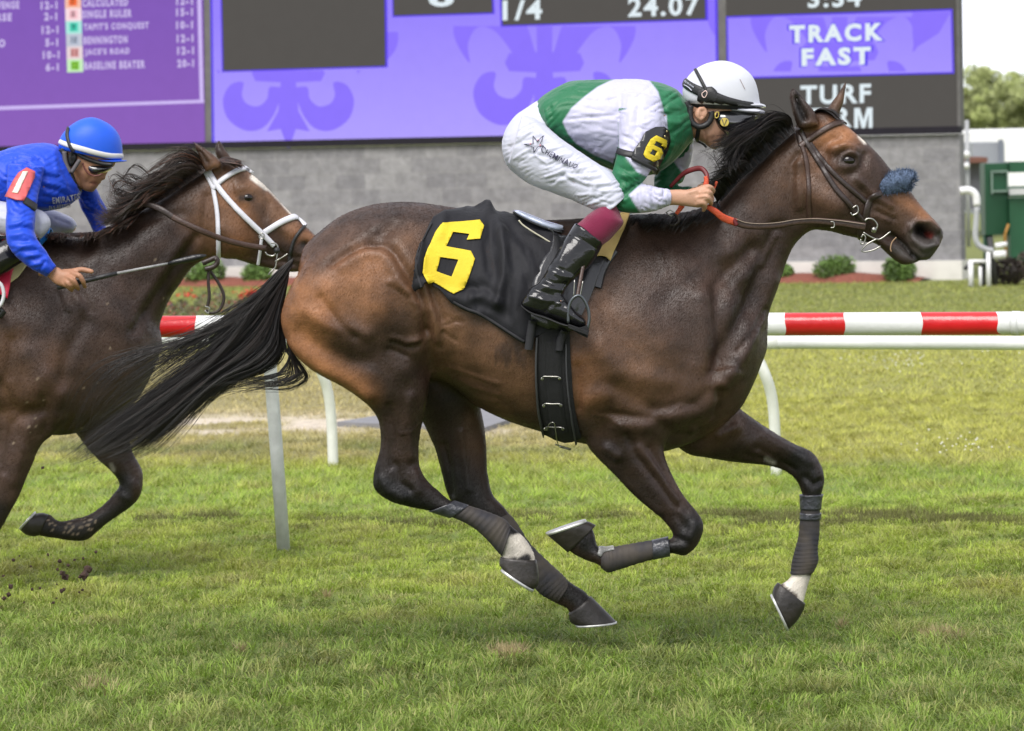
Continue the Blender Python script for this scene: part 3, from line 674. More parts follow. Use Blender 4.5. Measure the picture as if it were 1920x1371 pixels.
pt_ = P(503, 640, rp.y); pm = MB(); tube(pm, [rp+Vector((0, 0, -.05)), rp*.5+Vector((pt_.x, pt_.y, pt_.z))*.5, Vector((pt_.x, pt_.y, pt_.z)), Vector((pt_.x-.01, rp.y-.01, RAILZ-RR*.7))], .0295, 14)
obj('post', pm.mesh(), m_alu, rail)
rail2 = thing('white_rail', 'plain white rail on curved posts running just behind the striped rail', 'rail', G(1456, 891))
q1 = G(625, 874); q2 = G(1456, 891); d2 = (q2-q1)/(q2.x-q1.x)
def rail2pt(x, z): return Vector((x, q1.y+d2.y*(x-q1.x), z))
mb = MB(); z2 = .70; tube(mb, [rail2pt(q1.x-8, z2), rail2pt(q1.x, z2), rail2pt(q2.x, z2), rail2pt(q2.x+6, z2)], .036, 16); obj('rail', mb.mesh(), m_white, rail2)
for x_ in (q2.x-.02, q1.x+.35, q2.x+3.1):
    mb = MB(); tube(mb, [rail2pt(x_-.05, z2), rail2pt(x_+.05, z2)], .0385, 16); obj('joint_sleeve', mb.mesh(), m_cream, rail2)
for q in (q1, q2, q2+d2*2.6, q1-d2*2.6):
    mb = MB(); pts = catmull([tuple(q+Vector((0, 0, -.05))), tuple(q+Vector((-.005, 0, .25))), tuple(q+Vector((-.02, -.02, .42))), tuple(q+Vector((-.06, -.05, .55))), tuple(q+Vector((-.12, -.02, z2-.02)))], 4)
    tube(mb, pts, .029, 12); obj('post', mb.mesh(), m_cream, rail2)
# ---------------------------------------------------------------- right-hand background
m_green = mat('green gate paint', (.02, .115, .05), .45, .15, 3); m_wpipe = mat('white pipe', (.72, .72, .72), .4, .08); m_gpipe = mat('grey pipe', (.36, .37, .38), .5, .1)
BY = 47.0
gate = thing('starting_gate', 'dark green starting gate parked at the right edge behind the wall', 'starting gate', P(1890, 480, BY+2))
def pbox(x0, y0, x1, y1, Y, dep, mb=None, bev=0):
    a = P(x0, y0, Y); b = P(x1, y1, Y); mb2 = mb or MB(); c = (a+b)/2; box(mb2, (c.x, Y+dep/2, c.z), abs(b.x-a.x), dep, abs(a.z-b.z)); return mb2
obj('side_panel', pbox(1846, 307, 1892, 440, BY+2, .5).mesh(), m_green, gate, smooth=False)
obj('front_panel', pbox(1893, 372, 2060, 492, BY+1.7, .6).mesh(), m_green, gate, smooth=False)
mb = pbox(1893, 304, 2060, 320, BY+1.9, .5); pbox(1893, 350, 2060, 366, BY+1.9, .2, mb); obj('cross_bar', mb.mesh(), m_green, gate, smooth=False)
mb = pbox(1858, 320, 1862, 364, BY+1.95, .04); pbox(1888, 320, 1891, 360, BY+1.95, .04, mb); pbox(1862, 320, 1888, 323, BY+1.95, .04, mb); pbox(1862, 357, 1888, 360, BY+1.95, .04, mb)
obj('panel_outline', mb.mesh(), mat('faded white line', (.3, .42, .34), .7), gate, smooth=False)
mb = pbox(1893, 354, 2060, 362, BY+1.6, .08); obj('white_rail_bar', mb.mesh(), m_wpipe, gate, smooth=False)
for x in (1852, 1930): 
    mb = MB(); p = P(x, 440, BY+2.2); tube(mb, [Vector((p.x, p.y, -.02)), p], .06, 10); obj('leg', mb.mesh(), m_green, gate)
mb = MB(); p = P(1886, 450, BY+1.6); tube(mb, [P(1891, 420, BY+1.6), P(1884, 440, BY+1.6), P(1887, 492, BY+1.6)], .018, 8); obj('orange_hose', mb.mesh(), mat('orange hose', (.55, .28, .06), .6), gate)
pipe = thing('backflow_pipe', 'white and grey water pipework standing at the corner of the block wall', 'pipework', G(1836, 538))
py_ = G(1836, 538).y
mb = MB(); tube(mb, [tuple(P(*p, py_)) for p in catmull([(1800, 358), (1818, 357), (1829, 366), (1832, 386)], 4)], .042, 12); obj('upper_elbow', mb.mesh(), m_wpipe, pipe)
mb = MB(); tube(mb, [tuple(P(*p, py_)) for p in catmull([(1832, 386), (1830, 420), (1829, 445), (1835, 460), (1850, 468), (1862, 470)], 4)], .032, 12); obj('riser', mb.mesh(), m_gpipe, pipe)
for x0, y0, x1, r in ((1853, 470, 1853, .026), (1820, 488, 1820, .028), (1838, 500, 1838, .018)):
    mb = MB(); a = P(x0, y0, py_); tube(mb, [a, Vector((a.x, a.y, -.03))], r, 10); obj('support_post', mb.mesh(), m_wpipe, pipe)
mb = MB(); tube(mb, [P(1862, 478, py_), P(1886, 477, py_)], .045, 12); tube(mb, [P(1866, 461, py_), P(1888, 458, py_)], .028, 12); tube(mb, [P(1818, 490, py_), P(1848, 490, py_)], .02, 10); obj('valve_body', mb.mesh(), m_wpipe, pipe)
mb = MB(); a = P(1856, 445, py_+.1); tube(mb, [a, Vector((a.x+.05, a.y, 0))], .035, 10); a = P(1843, 500, py_+.1); tube(mb, [tuple(P(*p, py_+.08)) for p in catmull([(1808, 505), (1825, 492), (1842, 498), (1845, 538)], 4)], .022, 8); obj('dark_hose', mb.mesh(), mat('dark rubber', (.03, .03, .03), .6), pipe)
# yard beyond
shed = thing('grey_cabin', 'grey metal cabin with a rust-brown lower roof beyond the wall corner', 'cabin', P(1850, 400, 62))
obj('upper_wall', pbox(1824, 268, 1885, 400, 63, 2.5).mesh(), mat('grey sheet metal', (.30, .32, .35), .5, .1, 3), shed, smooth=False)
obj('corner_post', pbox(1873, 262, 1882, 330, 62.9, .09).mesh(), mat('dark grey post', (.18, .2, .24), .6), shed, smooth=False)
obj('lower_roof', pbox(1796, 296, 1852, 305, 61.5, 1.4).mesh(), mat('rust roof', (.16, .07, .05), .8), shed, smooth=False)
obj('lower_wall', pbox(1812, 305.5, 1850, 392, 61.8, 1.0).mesh(), mat('dark slate wall', (.13, .13, .15), .7), shed, smooth=False)
barr = thing('white_marquee', 'long white low-roofed tent behind the green gate', 'tent', P(1850, 330, 95))
c = P(1850, 245, 95); mb = MB(); v = []
for x in (-8, 30): v += [(c.x+x, 95, 0), (c.x+x, 95, c.z-.02), (c.x+x, 99, c.z+.02), (c.x+x, 103, c.z-.5), (c.x+x, 103, 0)]
mb.add(v, [(0, 5, 6, 1), (1, 6, 7, 2), (2, 7, 8, 3), (3, 8, 9, 4), (0, 1, 2, 3, 4), (9, 8, 7, 6, 5)]); obj('tent_canvas', fixn(mb.mesh()), mat('white canvas', (.80, .80, .80), .7, .03, 1), barr, smooth=False)
mb = MB()
for k in range(8): tube(mb, [(c.x-8+k*5.4, 94.9, 0), (c.x-8+k*5.4, 94.9, c.z-.05)], .04, 6)
obj('tent_pole', mb.mesh(), m_gpipe, barr)
lamp = thing('yard_lamp', 'thin pale post with white round lamps beside the wall corner', 'lamp post', P(1813, 400, 58))
a = P(1813, 240, 58); mb = MB(); tube(mb, [Vector((a.x, 58, 0)), Vector((a.x, 58, P(1813, 225, 58).z))], .03, 8); obj('pole', mb.mesh(), m_gpipe, lamp)
import bmesh
def ball(c, r, sx=1, sy=1, sz=1, seg=16):
    bm = bmesh.new(); bmesh.ops.create_uvsphere(bm, u_segments=seg, v_segments=seg//2, radius=r); me = bpy.data.meshes.new('s'); bm.to_mesh(me); bm.free()
    V = vco(me); V *= np.array((sx, sy, sz)); V += np.array(c); setco(me, V); return me
for (x, y, r) in ((1800, 192, .055), (1812, 290, .055), (1812, 311, .05)): obj('lamp_globe', ball(P(x, y, 57.9), r), m_wpipe, lamp)
# small dark bush and wild grass by the pipework
b_ = G(1905, 534); t_ = thing('dark_bush', 'bare dark brownish bush under the green gate', 'bush', b_)
obj('twigs', leafcloud(1500, b_, 1.0, .03, (.06, .045, .035), 44, lobes=[(-.1, 0, .15, .16), (.15, 0, .2, .18), (.35, .1, .2, .2)]), m_leaf, t_, smooth=False)
mb = MB()
for k in range(7): tube(mb, [b_, b_+Vector((random.uniform(-.3, .5), 0, random.uniform(.2, .35)))], [.01, .004], 5)
obj('stem', mb.mesh(), m_wood, t_)
# far trees
m_far = mat('far leaf', None, .7, .1, 2, attrib='col')
def tree(px, ytop, Y, wpx, seed, label):
    b = P(px, 400, Y); b.z = 0; s = FPX/Y; top = P(px, ytop, Y).z; w = wpx/s/2; r = random.Random(seed)
    t = thing('broadleaf_tree', label, 'tree', b, 'trees far beyond the track')
    lob = []
    for k in range(26):
        a = r.uniform(0, 6.283); q = r.uniform(0, 1)**.6; hh = r.uniform(.18, .92); fall = math.sqrt(max(0, 1-((hh-.5)/.55)**2))
        lob.append((math.cos(a)*q*w*fall, math.sin(a)*q*w*fall, top*hh, w*r.uniform(.2, .36)))
    obj('crown', leafcloud(12000, b, 1.0, .14, (.33, .37, .15), seed, lobes=lob, var=.35), m_far, t, smooth=False)  # crown leaf colour lightened to stand in for distance haze
    mb = MB(); tube(mb, [b, b+Vector((.1, 0, top*.3)), b+Vector((-.1, 0, top*.8))], [.3, .2, .06], 8)
    for k in range(6): a = r.uniform(0, 6.28); tube(mb, [b+Vector((0, 0, top*(.25+.08*k))), b+Vector((math.cos(a)*w*.6, math.sin(a)*w*.6, top*(.45+.08*k)))], [.1, .03], 6)
    obj('trunk', mb.mesh(), m_wood, t)
for i, (x, y, Y, w, l) in enumerate(((1800, 152, 330, 120, 'pale green tree right against the edge of the video board'), (1868, 128, 350, 130, 'tallest rounded tree on the skyline right of the video board'), (1935, 138, 330, 130, 'tree at the right edge of the photo on the skyline'),
        (1835, 160, 300, 90, 'lower tree between the two taller ones on the skyline'), (1905, 158, 310, 90, 'lower bushy tree in front of the skyline trees near the right edge'), (2020, 130, 340, 140, 'tree beyond the right edge of the photo'), (1740, 140, 350, 130, 'tree hidden behind the right end of the video board'), (-420, 120, 330, 150, 'tree beyond the left end of the block wall'), (-620, 110, 320, 150, 'tree far to the left of the block wall'))): tree(x, y, Y, w, 50+i, l)
# ================================================================ HORSES
def sub(rows, D=None): return rows
BLK = np.array((.007, .006, .0056)); DRK = np.array((.043, .0245, .0175)); MID = np.array((.125, .064, .034)); TAN = np.array((.29, .128, .055)); GRY = np.array((.06, .055, .052)); WHT = np.array((.62, .57, .50))
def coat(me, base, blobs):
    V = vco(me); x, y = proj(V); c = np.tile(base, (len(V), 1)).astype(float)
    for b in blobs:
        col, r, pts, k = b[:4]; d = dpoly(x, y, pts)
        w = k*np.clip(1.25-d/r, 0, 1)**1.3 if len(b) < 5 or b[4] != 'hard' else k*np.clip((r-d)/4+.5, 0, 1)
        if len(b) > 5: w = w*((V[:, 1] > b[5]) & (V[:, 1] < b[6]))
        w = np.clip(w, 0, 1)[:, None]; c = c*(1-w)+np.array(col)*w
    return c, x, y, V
def coatmat(name, rough=.36):
    m = mat(name, None, rough, .28, 11, .55, 200, spec=.42, attrib='coat', stretch=(1, 1, .45), detail=10, bdist=.004)
    m.node_tree.nodes['Principled BSDF'].inputs['Coat Roughness'].default_value = .32
    t = m.node_tree; b = t.nodes['Principled BSDF']
    # damp and dry areas of the coat, fine lie of the hair
    n = t.nodes.new('ShaderNodeTexNoise'); n.inputs['Scale'].default_value = 5; n.inputs['Detail'].default_value = 7
    tc = t.nodes.new('ShaderNodeTexCoord'); t.links.new(tc.outputs['Object'], n.inputs['Vector'])
    mr = t.nodes.new('ShaderNodeMapRange'); mr.inputs[1].default_value = .35; mr.inputs[2].default_value = .65; mr.inputs[3].default_value = rough+.04; mr.inputs[4].default_value = rough+.22
    t.links.new(n.outputs['Fac'], mr.inputs[0]); t.links.new(mr.outputs[0], b.inputs['Roughness'])
    return m
m_coat = coatmat('bay coat', .33); m_coat2 = coatmat('dark bay coat', .33)
m_hair = mat('black hair', None, .42, .3, 30, spec=.5, attrib='coat'); m_hair2 = mat('dark brown hair', None, .45, .3, 30, spec=.5, attrib='coat')
m_eye = mat('dark eye', (.008, .005, .004), .12, 0, 5, spec=.5); m_hoof = mat('hoof horn', (.024, .020, .017), .42, .45, 18, .3, 50); m_shoe = mat('aluminium racing plate', (.6, .6, .58), .4, .25, 40, metal=.6)
def hoof(parent, rows, shoe, D, name='hoof', n=24, nails=None):
    """rows: cross-lines from coronet to sole; shoe: last cross-line and its offset"""
    v, f = loft(rows, D, 4, n, 2.3); h = obj(name, lmesh((v, f)), m_hoof, parent)
    a = np.array(rows[-1][:4], float); dx, dy = shoe; w = rows[-1][4]
    r2 = [tuple(a+np.array([dx, dy, dx, dy])*.1)+(w*1.04,), tuple(a+np.array([dx, dy, dx, dy]))+(w*1.05,)]
    c = (a[:2]+a[2:])/2; ex = (a-np.tile(c, 2))*.03
    r2 = [tuple(np.array(r[:4])+ex)+(r[4],) for r in r2]
    v, f = loft(r2, D, 2, n, 2.3); s = obj('horseshoe', lmesh((v, f)), m_shoe, h)
    return h
def strands(guides, n, D, width, seed, npt=12, jit=6.0, curl=5.0, dj=.05, ends=(.75, 1.0), hcol=(.012, .010, .010)):
    """hair: every strand follows a blend of neighbouring guide lines drawn on the photograph"""
    r = np.random.default_rng(seed); Gs = []
    for g in guides:
        q = catmull([tuple(p)+((D,) if len(p) < 3 else ()) for p in g], 6); s = np.linspace(0, len(q)-1, 40); Gs.append(np.stack([np.interp(s, np.arange(len(q)), q[:, k]) for k in range(3)], 1))
    Gs = np.array(Gs); V = []; L = []; b = 0; K = npt
    ncl = max(6, n//9); CU = r.uniform(0, len(guides)-1, ncl); CO = r.normal(0, 1, (ncl, 8)); CP = r.uniform(0, 6.28, (ncl, 3)); CE = r.uniform(ends[0], ends[1], ncl); CC = []
    for i in range(n):
        q_ = r.integers(0, ncl) if r.uniform() < .88 else -1
        u = float(np.clip(CU[q_]+r.normal(0, .09), 0, len(guides)-1)) if q_ >= 0 else r.uniform(0, len(guides)-1); k = min(int(u), len(guides)-2); fr = u-k; g = Gs[k]*(1-fr)+Gs[k+1]*fr
        e = min(1, CE[q_]*r.uniform(.88, 1.04)) if q_ >= 0 else r.uniform(*ends); s = np.linspace(0, 39*e, K); p = np.stack([np.interp(s, np.arange(40), g[:, c]) for c in range(3)], 1)
        t = np.linspace(0, 1, K); ph = r.uniform(0, 6.28, 3); fq = r.uniform(1.5, 5, 3); am = r.normal(0, 1, 3)
        grow = t**1.2
        o1 = r.normal(0, jit); o2 = r.normal(0, jit)
        if q_ >= 0:
            o = CO[q_]; cp = CP[q_]; ow = .28*np.clip(1.15-t, .25, 1)
            p[:, 0] += jit*o[0]*grow+curl*o[1]*np.sin((3+abs(o[6]))*t+cp[0])*grow + o1*grow*ow; p[:, 1] += jit*o[2]*grow+curl*o[3]*np.sin((3+abs(o[7]))*t+cp[1])*grow + o2*grow*ow
            p[:, 2] += dj*o[4]*(.35+.65*grow) + r.normal(0, dj*.3)*.6; CC.append(1+.35*o[5])
        else:
            p[:, 0] += o1*1.3*grow + curl*1.3*am[0]*np.sin(fq[0]*t*2+ph[0])*grow; p[:, 1] += o2*1.3*grow + curl*1.3*am[1]*np.sin(fq[1]*t*2+ph[1])*grow
            p[:, 2] += r.normal(0, dj)*(.35+.65*grow); CC.append(1.6)
        W_ = width*r.uniform(.6, 1.4)*np.clip(np.minimum(1, (1-t)*2.2+.12), 0, 1)
        pts = [P(q[0], q[1], q[2]) for q in p]
        for j in range(K):
            tg = (pts[min(j+1, K-1)]-pts[max(j-1, 0)]); sd = tg.cross(Vector((0, 1, 0))); sd = sd.normalized() if sd.length > 1e-7 else Vector((1, 0, 0))
            V.append(pts[j]+sd*W_[j]); V.append(pts[j]-sd*W_[j]*.5+Vector((0, -1, 0))*W_[j]); V.append(pts[j]-sd*W_[j]*.5+Vector((0, 1, 0))*W_[j])
        for j in range(K-1):
            for m_ in range(3): a = b+3*j+m_; c_ = b+3*j+(m_+1) % 3; L += [a, c_, c_+3, a+3]
        b += 3*K
    me = npmesh(np.array([tuple(v) for v in V]), L, np.arange(len(L)//4)*4); cc = np.clip(np.array(CC)*r.uniform(.6, 1.5, n), .25, 3); tint = np.where(r.uniform(0, 1, n)[:, None] < .15, np.array((1.9, 1.15, .8)), np.array((1., 1, 1)))
    attr(me, 'coat', np.repeat(np.array(hcol)*cc[:, None]*tint, 3*K, 0)); return me
def build_body(parts, vox, sm=6, smw=None):
    mb = MB()
    for p in parts: mb.add(*p)
    me = remesh(fixn(mb.mesh()), vox)
    V = vco(me); x, y = proj(V); w = smw(x, y, V) if smw else 1.0
    smooth(me, sm, w, taubin=False); return me
def fur(me, n, length, width, seed, parent, m):
    """short lying coat hairs"""
    r = np.random.default_rng(seed); V = vco(me); N = vno(me); col = np.empty(len(V)*4, np.float32); me.attributes['coat'].data.foreach_get('color', col); col = col.reshape(-1, 4)[:, :3]
    me.calc_loop_triangles(); T = np.empty(len(me.loop_triangles)*3, np.int32); me.loop_triangles.foreach_get('vertices', T); T = T.reshape(-1, 3)
    A = np.linalg.norm(np.cross(V[T[:, 1]]-V[T[:, 0]], V[T[:, 2]]-V[T[:, 0]]), axis=1); k = r.choice(len(T), n, p=A/A.sum()); w = r.dirichlet((1, 1, 1), n)
    mixv = lambda Q: (Q[T[k]]*w[..., None]).sum(1)
    p = mixv(V); nn = mixv(N); nn /= np.linalg.norm(nn, axis=1)[:, None]+1e-9; c = mixv(col)
    fl = np.array((-.75, 0, -.65))+.35*np.stack([np.sin(p[:, 2]*7+p[:, 0]*3), 0*p[:, 0], np.sin(p[:, 0]*6)], 1); fl = fl+r.normal(0, .22, (n, 3)); t = fl-nn*(fl*nn).sum(1)[:, None]; t /= np.linalg.norm(t, axis=1)[:, None]+1e-9
    sd = np.cross(t, nn); L = length*r.uniform(.6, 1.4, n)[:, None]; W_ = width*r.uniform(.6, 1.3, n)[:, None]; sd = sd+nn*r.normal(0, .35, n)[:, None]
    Q = np.stack([p-sd*W_-nn*.0004, p+sd*W_-nn*.0004, p+t*L+nn*L*r.uniform(.10, .30, n)[:, None]], 1).reshape(-1, 3)
    f = npmesh(Q, np.arange(3*n), np.arange(n)*3); attr(f, 'coat', np.repeat(c*r.uniform(.6, 1.5, n)[:, None], 3, 0)); obj('coat_hair', f, m, parent, smooth=False)
m_fur = mat('short coat hair', None, .45, .1, 9, spec=.10, attrib='coat')
# ---------------------------------------------------------------- leading horse
DH = 14.0
H1_torso = [(566, 478, 552, 560, .05), (572, 462, 545, 630, .12), (594, 440, 570, 676, .19), (640, 405, 630, 712, .25), (700, 384, 706, 728, .285), (765, 378, 772, 716, .285), (830, 386, 835, 716, .27), (890, 397, 888, 757, .275),
    (950, 406, 950, 788, .295), (1010, 413, 1010, 807, .30), (1080, 410, 1080, 828, .295, 14, .15), (1150, 402, 1150, 841, .275, 14, .25), (1220, 406, 1208, 850, .265, 14, .25), (1290, 425, 1262, 842, .25, 14, .1), (1355, 470, 1315, 822, .225), (1410, 545, 1360, 792, .18), (1434, 615, 1388, 765, .12), (1440, 650, 1405, 735, .05)]
H1_neck = [(1150, 408, 1340, 760, .17), (1205, 406, 1420, 690, .175), (1262, 412, 1438, 640, .16), (1312, 396, 1441, 590, .135), (1350, 372, 1453, 552, .115), (1387, 330, 1466, 518, .10), (1424, 297, 1479, 482, .088), (1461, 263, 1497, 452, .08), (1492, 238, 1525, 430, .078), (1520, 222, 1552, 415, .07)]
H1_head = [(1500, 222, 1505, 300, .045), (1522, 210, 1497, 372, .06), (1550, 208, 1505, 412, .082), (1587, 235, 1527, 430, .10), (1614, 258, 1556, 434, .105), (1637, 279, 1590, 443, .092), (1657, 301, 1618, 447, .076), (1674, 322, 1645, 448, .064), (1690, 340, 1662, 446, .056), (1707, 360, 1680, 450, .052),
    (1728, 386, 1696, 462, .054), (1749, 409, 1711, 476, .06), (1765, 428, 1722, 485, .057), (1769, 443, 1736, 488, .045), (1762, 458, 1745, 484, .03)]
H1_jaw = [(1610, 420, 1600, 445, .055), (1640, 432, 1640, 456, .05), (1662, 444, 1658, 471, .045), (1684, 456, 1676, 487, .042), (1702, 470, 1694, 497, .04), (1718, 481, 1712, 494, .03), (1726, 484, 1724, 489, .015)]
H1_thigh = [(640, 440, 790, 430, .06, 13.86), (575, 490, 812, 500, .11, 13.86), (534, 560, 806, 560, .13, 13.86), (529, 620, 802, 620, .13, 13.87), (572, 684, 804, 676, .115, 13.87), (655, 733, 805, 724, .095, 13.87), (702, 774, 800, 768, .078, 13.88), (713, 812, 790, 806, .058, 13.88), (711, 848, 786, 848, .048, 13.88), (701, 884, 790, 880, .045, 13.88),
    (701, 915, 806, 905, .045, 13.88), (728, 938, 822, 920, .04, 13.88), (768, 950, 836, 932, .033, 13.88), (806, 958, 850, 940, .029, 13.88), (850, 969, 876, 949, .027, 13.88), (886, 986, 912, 961, .03, 13.88), (914, 1010, 944, 975, .036, 13.88), (934, 1034, 966, 992, .034, 13.88), (940, 1044, 990, 1015, .032, 13.88), (946, 1056, 1003, 1042, .036, 13.88), (955, 1072, 1004, 1060, .036, 13.88)]
H1_fhind = [(720, 560, 860, 560, .1, 14.13), (740, 660, 880, 660, .12, 14.13), (770, 745, 895, 740, .1, 14.13), (797, 800, 907, 790, .07, 14.13), (815, 840, 913, 840, .052, 14.13), (826, 880, 914, 885, .046, 14.13), (838, 925, 924, 928, .045, 14.13), (862, 965, 942, 948, .04, 14.13), (905, 1000, 960, 972, .03, 14.13), (950, 1050, 992, 1020, .028, 14.13), (995, 1092, 1030, 1058, .03, 14.13), (1018, 1115, 1056, 1082, .033, 14.13), (1040, 1130, 1076, 1096, .03, 14.13), (1064, 1142, 1098, 1110, .032, 14.13), (1070, 1155, 1112, 1126, .036, 14.13), (1080, 1166, 1125, 1142, .036, 14.13)]
H1_fore = [(1150, 640, 1400, 700, .10, 13.85), (1095, 770, 1330, 770, .10, 13.85), (1096, 815, 1262, 815, .085, 13.86), (1108, 846, 1244, 838, .075, 13.86), (1157, 895, 1255, 877, .06, 13.86), (1193, 931, 1277, 922, .052, 13.86), (1233, 966, 1301, 952, .044, 13.86), (1255, 990, 1317, 975, .042, 13.86), (1262, 1004, 1318, 997, .043, 13.86), (1256, 1012, 1306, 1024, .042, 13.86), (1250, 1012, 1284, 1042, .038, 13.86), (1240, 1014, 1256, 1038, .03, 13.86), (1200, 1019, 1205, 1052, .028, 13.86), (1160, 1026, 1160, 1066, .03, 13.86), (1136, 1030, 1140, 1071, .036, 13.86), (1122, 1027, 1120, 1058, .034, 13.86), (1117, 1012, 1096, 1050, .03, 13.86), (1112, 992, 1070, 1036, .035, 13.86), (1100, 985, 1060, 1028, .034, 13.86)]
H1_ffore = [(1300, 700, 1260, 830, .09, 14.12), (1360, 745, 1290, 852, .10, 14.12), (1400, 776, 1325, 858, .085, 14.12), (1450, 810, 1380, 867, .065, 14.12), (1492, 833, 1442, 874, .05, 14.12), (1524, 848, 1476, 886, .044, 14.12), (1541, 876, 1495, 904, .044, 14.12), (1546, 900, 1501, 918, .044, 14.12), (1541, 922, 1505, 928, .038, 14.12), (1536, 950, 1503, 950, .03, 14.12), (1534, 1000, 1500, 1000, .028, 14.12), (1531, 1030, 1493, 1030, .033, 14.12), (1532, 1052, 1487, 1054, .036, 14.12), (1523, 1075, 1484, 1078, .032, 14.12), (1516, 1098, 1474, 1090, .03, 14.12), (1508, 1128, 1463, 1096, .035, 14.12), (1502, 1140, 1458, 1108, .034, 14.12)]
def ear(rows, D): return loft(rows, D, 5, 16, 2)
H1_ears = [ear(st(R2, [(690, 400, 830, 370, .03), (664, 330, 822, 330, .034), (642, 250, 792, 262, .030), (630, 185, 742, 205, .022), (636, 140, 696, 150, .012), (652, 112, 664, 118, .004)]), 13.93),
           ear(st(R2, [(850, 320, 960, 330, .028), (880, 265, 968, 285, .03), (915, 215, 990, 220, .024), (955, 160, 1000, 160, .016), (985, 110, 1008, 112, .009), (1010, 64, 1016, 66, .003)]), 14.06)]
parts = [loft(H1_torso, DH, 5, 40, 2.15), loft(H1_neck, DH, 5, 30, 2.1), loft(H1_head, DH, 5, 30, 2.5), loft(H1_jaw, DH, 4, 20, 2.2), loft(H1_thigh, DH, 5, 30, 2.1), loft(H1_fhind, DH, 5, 26, 2.1), loft(H1_fore, DH, 5, 26, 2.1), loft(H1_ffore, DH, 5, 26, 2.1)]+H1_ears
def w1(x, y, V):
    w = np.full(len(x), .35)
    w += .65*np.exp(-(dpoly(x, y, [(700, 560), (900, 600), (1250, 560), (1400, 480)])/190)**2)
    w = np.where(x > 1560, .25, w); w = np.where(y > 900, .2, w); w = np.where((y < 235) & (x > 1470), .12, w)
    return np.clip(w, 0, 1)
body1 = build_body(parts, .0085, 14, w1)
def q4(*a): return Q4(*a)
